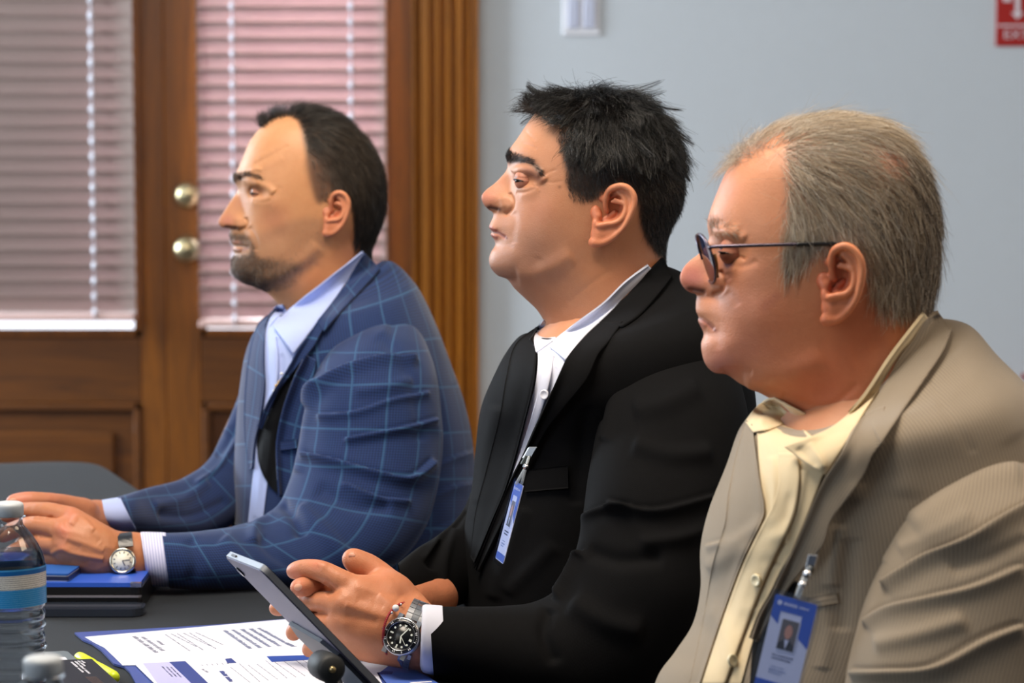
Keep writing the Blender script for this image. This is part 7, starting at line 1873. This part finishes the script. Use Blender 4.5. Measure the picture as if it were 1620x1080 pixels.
def badge(root, c, ex, ey, ez, w, h, faceup=True):
    """plastic holder with a card: local x right, y up"""
    BLU = simple('badge_blue', rgb(34, 84, 190), .35); WHT = simple('badge_white', rgb(206, 212, 240), .4); DK = simple('badge_ink', rgb(70, 76, 110), .5); PH = simple('photo_grey', rgb(96, 90, 92), .5); SK = simple('photo_skin', rgb(196, 140, 120), .5); SU = simple('photo_suit', rgb(24, 24, 32), .5)
    m, nt, b = nodes('clear_holder'); nt.nodes.remove(b); mx = N(nt, 'ShaderNodeMixShader', {0: .10}); t = N(nt, 'ShaderNodeBsdfTransparent', {'Color': (.90, .92, .97, 1)}); g = N(nt, 'ShaderNodeBsdfGlossy', {'Roughness': .05}); nt.links.new(t.outputs[0], mx.inputs[1]); nt.links.new(g.outputs[0], mx.inputs[2]); nt.links.new(mx.outputs[0], nt.nodes['Material Output'].inputs[0])
    q = lambda n, polys, z0, z1, mat: flat2(n, polys, z0, z1, c, ex, ey, ez, mat, root)
    q('card', [roundrect(w, h, .0025)], -.0004, .0004, WHT)
    q('blue_header', [[(-w / 2, h / 2 - .001), (-w / 2 + .001, h / 2), (w / 2 - .001, h / 2), (w / 2, h / 2 - .001), (w / 2, h * .02), (w * .22, h * .11), (w * .22, h * .34), (-w * .30, h * .34), (-w * .30, h * .20), (-w / 2, h * .27)]], .0004, .0006, BLU)
    q('photo_border', [roundrect(w * .46, h * .36, .002)], .0006, .0008, WHT)
    off = h * .11
    def sh(polys): return [[(x, y + off) for x, y in p] for p in polys]
    root_last = root.children[-1] if root.children else None
    for o in (root_last,):
        if o: o.data.transform(Matrix.Translation(Vector(ey * off)))
    q('photo', sh([roundrect(w * .40, h * .32, .0012)]), .0008, .0009, PH)
    q('photo_shoulders', sh([[(-w * .20, -h * .16), (w * .20, -h * .16), (w * .19, -h * .10), (w * .06, -h * .05), (-w * .06, -h * .05), (-w * .19, -h * .10)]]), .0009, .0010, SU)
    q('photo_face', sh([[(w * .09 * math.cos(t), h * .035 + h * .075 * math.sin(t)) for t in np.linspace(0, 6.28, 20, endpoint=False)]]), .0010, .0011, SK)
    q('photo_shirt', sh([[(-w * .05, -h * .05), (w * .05, -h * .05), (0, -h * .15)]]), .0010, .0011, WHT)
    def words(y, x0, x1, hh, n, seed):
        rs = np.random.RandomState(seed); e = np.linspace(x0, x1, n + 1)
        return [rect((e[i] + e[i + 1]) / 2, y, (x1 - x0) / n * rs.uniform(.5, .8), hh * rs.uniform(.7, 1)) for i in range(n)]
    q('name_print', words(-h * .12, -w * .26, w * .24, .0016, 11, 1) + words(-h * .155, -w * .26, w * .20, .0016, 10, 2), .0004, .0006, DK)
    q('small_print', words(-h * .245, -w * .24, w * .10, .0009, 9, 3) + words(-h * .28, -w * .26, w * .16, .0015, 9, 4) + words(-h * .31, -w * .26, w * .06, .0013, 6, 5), .0004, .0006, simple('print_blue_grey', rgb(130, 146, 190), .5))
    q('header_print', [[(-w * .36 + .0022 * math.cos(t), h * .425 + .0022 * math.sin(t)) for t in np.linspace(0, 6.28, 7, endpoint=False)]] + words(h * .425, -w * .26, w * .06, .0030, 7, 6) + words(h * .425, w * .10, w * .34, .0020, 5, 7), .0006, .0008, WHT)
    q('blue_footer', [[(-w / 2, -h / 2 + .001), (w / 2, -h / 2 + .001), (w / 2, -h * .40), (-w / 2, -h * .40)]], .0004, .0006, BLU)
    q('holder', [roundrect(w + .007, h + .008, .004)], .0014, .0018, m)
def clip(root, c, ex, ey, ez, top, k=1.0):
    """metal bulldog clip and strap joining badge top to the cloth"""
    V, F = boxm((-.0055 * k, -.008 * k, -.001), (.0055 * k, .008 * k, .0035), .001); V = xf(V, top, ex, ey, ez); keep(new_mesh('clip', V, F, STEEL, smooth=False), root)
    V, F = boxm((-.004 * k, -.016 * k, .0), (.004 * k, -.004 * k, .005), .001); V = xf(V, top, ex, ey, ez); keep(new_mesh('clip_jaw', V, F, simple('clip_dark', rgb(60, 62, 58), .3, .9), smooth=False), root)
def badges():
    # middle man: hangs edge-on from the lapel
    c = P(806, 826, 2.985)
    up = nrm(P(822, 762, 2.985) - P(790, 886, 2.985)); rt = nrm(P(0, 0, 3) * 0 + RT * .16 + FW * -.985); rt = nrm(rt - (rt @ up) * up); nz = np.cross(rt, up)
    if nz @ (CAM - c) < 0: rt = -rt; nz = np.cross(rt, up)
    root = empty('id_badge', c, 'blue and white identity badge hanging nearly edge-on from the black jacket', 'badge')
    badge(root, c, rt, up, nz, .054, .084)
    top = P(838, 716, 3.0); clip(root, top, nrm(RT * .9 - FW * .3), nrm(up + RT * .3), nrm(CAM - top), top, .9)
    cl = simple('clear_strap', rgb(190, 200, 210), .15, alpha=.5)
    for dx in (-4, 5):
        V, F = tube([P(820 + dx, 766, 2.985), P(832, 738, 2.99), P(837, 722, 2.995)], .0016, 8); keep(new_mesh('strap', V, F, cl), root)
    V, F = lathe([(0, .003), (.003, .002), (.0035, 0), (0, -.001)], 20, P(832, 738, 2.985), nrm(CAM - c)); keep(new_mesh('snap', V, F, STEEL), root)
    # right man
    d = 2.335
    c = P(1243, 1021, d); up = nrm(P(1259, 960, d) - P(1230, 1080, d)); rt = nrm(RT * .86 + FW * -.42); rt = nrm(rt - (rt @ up) * up); nz = np.cross(rt, up)
    if nz @ (CAM - c) < 0: rt = -rt; nz = np.cross(rt, up)
    root = empty('id_badge', c, 'blue and white photo identity badge clipped to the tan ribbed jacket', 'badge')
    badge(root, c, rt, up, nz, .0375, .078)
    top = P(1284, 888, 2.345); clip(root, top, nrm(RT * .96 - UP * .1), nrm(up), nrm(CAM - top), top, .75)
    V, F = tube(crom([P(1262, 944, d), P(1268, 926, d - .002), P(1276, 908, 2.34), P(1282, 896, 2.342)], 12), .0026, 10); keep(new_mesh('strap', V, F, cl), root)
    for x, y in ((1270, 925), (1277, 908)):
        V, F = lathe([(0, .0035), (.003, .0025), (.0038, 0), (0, -.001)], 20, P(x, y, d - .001), nrm(CAM - c)); keep(new_mesh('snap', V, F, STEEL), root)

def glasses(fr):
    root_c = h2w(fr, 1112, 385, 0.0)
    root = empty('eyeglasses', root_c, 'thin metal rimmed eyeglasses on the grey-haired man', 'glasses')
    MET = simple('gunmetal', rgb(92, 84, 96), .25, .9); TORT = simple('tortoiseshell', rgb(116, 74, 24), .3); TIP = simple('temple_tip_black', rgb(18, 16, 18), .3)
    m, nt, b = nodes('spectacle_lens'); nt.nodes.remove(b); mx = N(nt, 'ShaderNodeMixShader', {0: .34}); t = N(nt, 'ShaderNodeBsdfTransparent', {'Color': (.13, .11, .16, 1)}); g = N(nt, 'ShaderNodeBsdfGlossy', {'Roughness': .03}); nt.links.new(t.outputs[0], mx.inputs[1]); nt.links.new(g.outputs[0], mx.inputs[2]); nt.links.new(mx.outputs[0], nt.nodes['Material Output'].inputs[0])
    s = fr['s']
    for sd in (1, -1):
        # lens outline: u along v (lateral) and vertical; slanting back below, wrapping back outwards
        th = np.linspace(0, 2 * np.pi, 72, endpoint=False)
        lv = .033 + .0265 * np.sign(np.cos(th)) * np.abs(np.cos(th)) ** .85; lw = .022 * np.sign(np.sin(th)) * np.abs(np.sin(th)) ** .85
        def at(v_, w_):
            px = 1115 + (-w_) * (10 / .0205) + ((v_ - .033) / .0265) * 7 + 3 * ((v_ - .033) / .0265) ** 2; py = 411 - w_ / s
            return h2w(fr, px, py, v_ * sd)
        ring = at(lv, lw)
        V, F = tube(ring, .0013, 10, closed=True); keep(new_mesh('rim', V, F, MET), root)
        rr = np.linspace(0, 1, 10)[:, None]; V = at(.033 + (lv - .033)[None] * rr, lw[None] * rr); V = V.reshape(-1, 3); F = grid_faces(10, 72, True)
        o = keep(new_mesh('lens', V, F, m), root)
        # side block and temple
        a = at(np.array([.0600]), np.array([.0095]))[0]
        tp = [a, h2w(fr, 1126, 393, .0655 * sd), h2w(fr, 1170, 391.5, .0735 * sd), h2w(fr, 1249, 389, .0795 * sd), h2w(fr, 1300, 388, .0815 * sd), h2w(fr, 1326, 391, .081 * sd), h2w(fr, 1345, 412, .080 * sd)]
        c = crom(tp, 60); V, F = tube(c, np.interp(np.linspace(0, 1, 60), [0, .1, .6, .7, 1], [.0022, .0017, .0017, .0020, .0018]), 10); o = keep(new_mesh('temple', V, F, MET), root)
        V, F = tube(crom([h2w(fr, 1252, 389, .0796 * sd), h2w(fr, 1300, 388, .0816 * sd), h2w(fr, 1326, 391, .0811 * sd), h2w(fr, 1346, 413, .080 * sd)], 30), .0022, 10); keep(new_mesh('temple_tip', V, F, TIP), root)
        V, F = tube(np.array([h2w(fr, 1128, 404, .058 * sd), h2w(fr, 1131, 420, .056 * sd), h2w(fr, 1133, 440, .050 * sd)]), .0015, 10); keep(new_mesh('tortoise_rim', V, F, TORT), root)
    V, F = tube(crom([h2w(fr, 1111, 398, -.0085), h2w(fr, 1106, 391, 0.0), h2w(fr, 1111, 398, .0085)], 16), .0011, 10); keep(new_mesh('bridge', V, F, MET), root)
# ================================================================= put the people in
p_left, f1 = person('bearded man with short dark hair in a blue plaid jacket', head_left, hair_left, [[(545, 480, 3.85, .05), (560, 560, 3.85, .12), (560, 750, 3.85, .13), (560, 960, 3.85, .13)], [(600, 575, 3.78, .05), (585, 700, 3.68, .04), (545, 850, 3.56, .03), (400, 885, 3.47, .022), (262, 886, 3.42, .024)], [(450, 590, 3.95, .05), (400, 690, 3.93, .04), (330, 800, 3.80, .035), (205, 818, 3.61, .022)]], hands_left(), (70, 52, 34))
dress_left(p_left, f1['tree'])
p_mid, f2 = person('man with wet black hair in a black jacket, fingers interlaced, sitting between the other two', head_middle, hair_middle, [[(960, 500, 3.25, .06), (960, 620, 3.25, .13), (960, 820, 3.25, .14), (950, 1060, 3.25, .14)], [(1080, 620, 3.15, .055), (1060, 760, 3.06, .055), (1010, 970, 2.98, .05), (860, 1030, 2.96, .04), (690, 1012, 2.93, .027)], [(830, 700, 3.41, .022), (793, 805, 3.37, .02), (765, 868, 3.28, .016), (720, 902, 3.19, .018), (684, 942, 3.11, .022)]], hands_middle(), (44, 30, 22))
dress_middle(p_mid, f2['tree'])
p_right, f3 = person('grey-haired older man with glasses in a tan ribbed jacket, rightmost of three', head_right, hair_right, [[(1400, 600, 2.6, .06), (1400, 740, 2.6, .13), (1400, 900, 2.6, .14), (1400, 1120, 2.6, .14)], [(1590, 800, 2.52, .06), (1550, 1000, 2.43, .055), (1510, 1150, 2.39, .05)]], [], (70, 60, 50))
dress_right(p_right, f3['tree'])
watch_left(p_left); watch_middle(); bracelet(); badges(); glasses(f3)
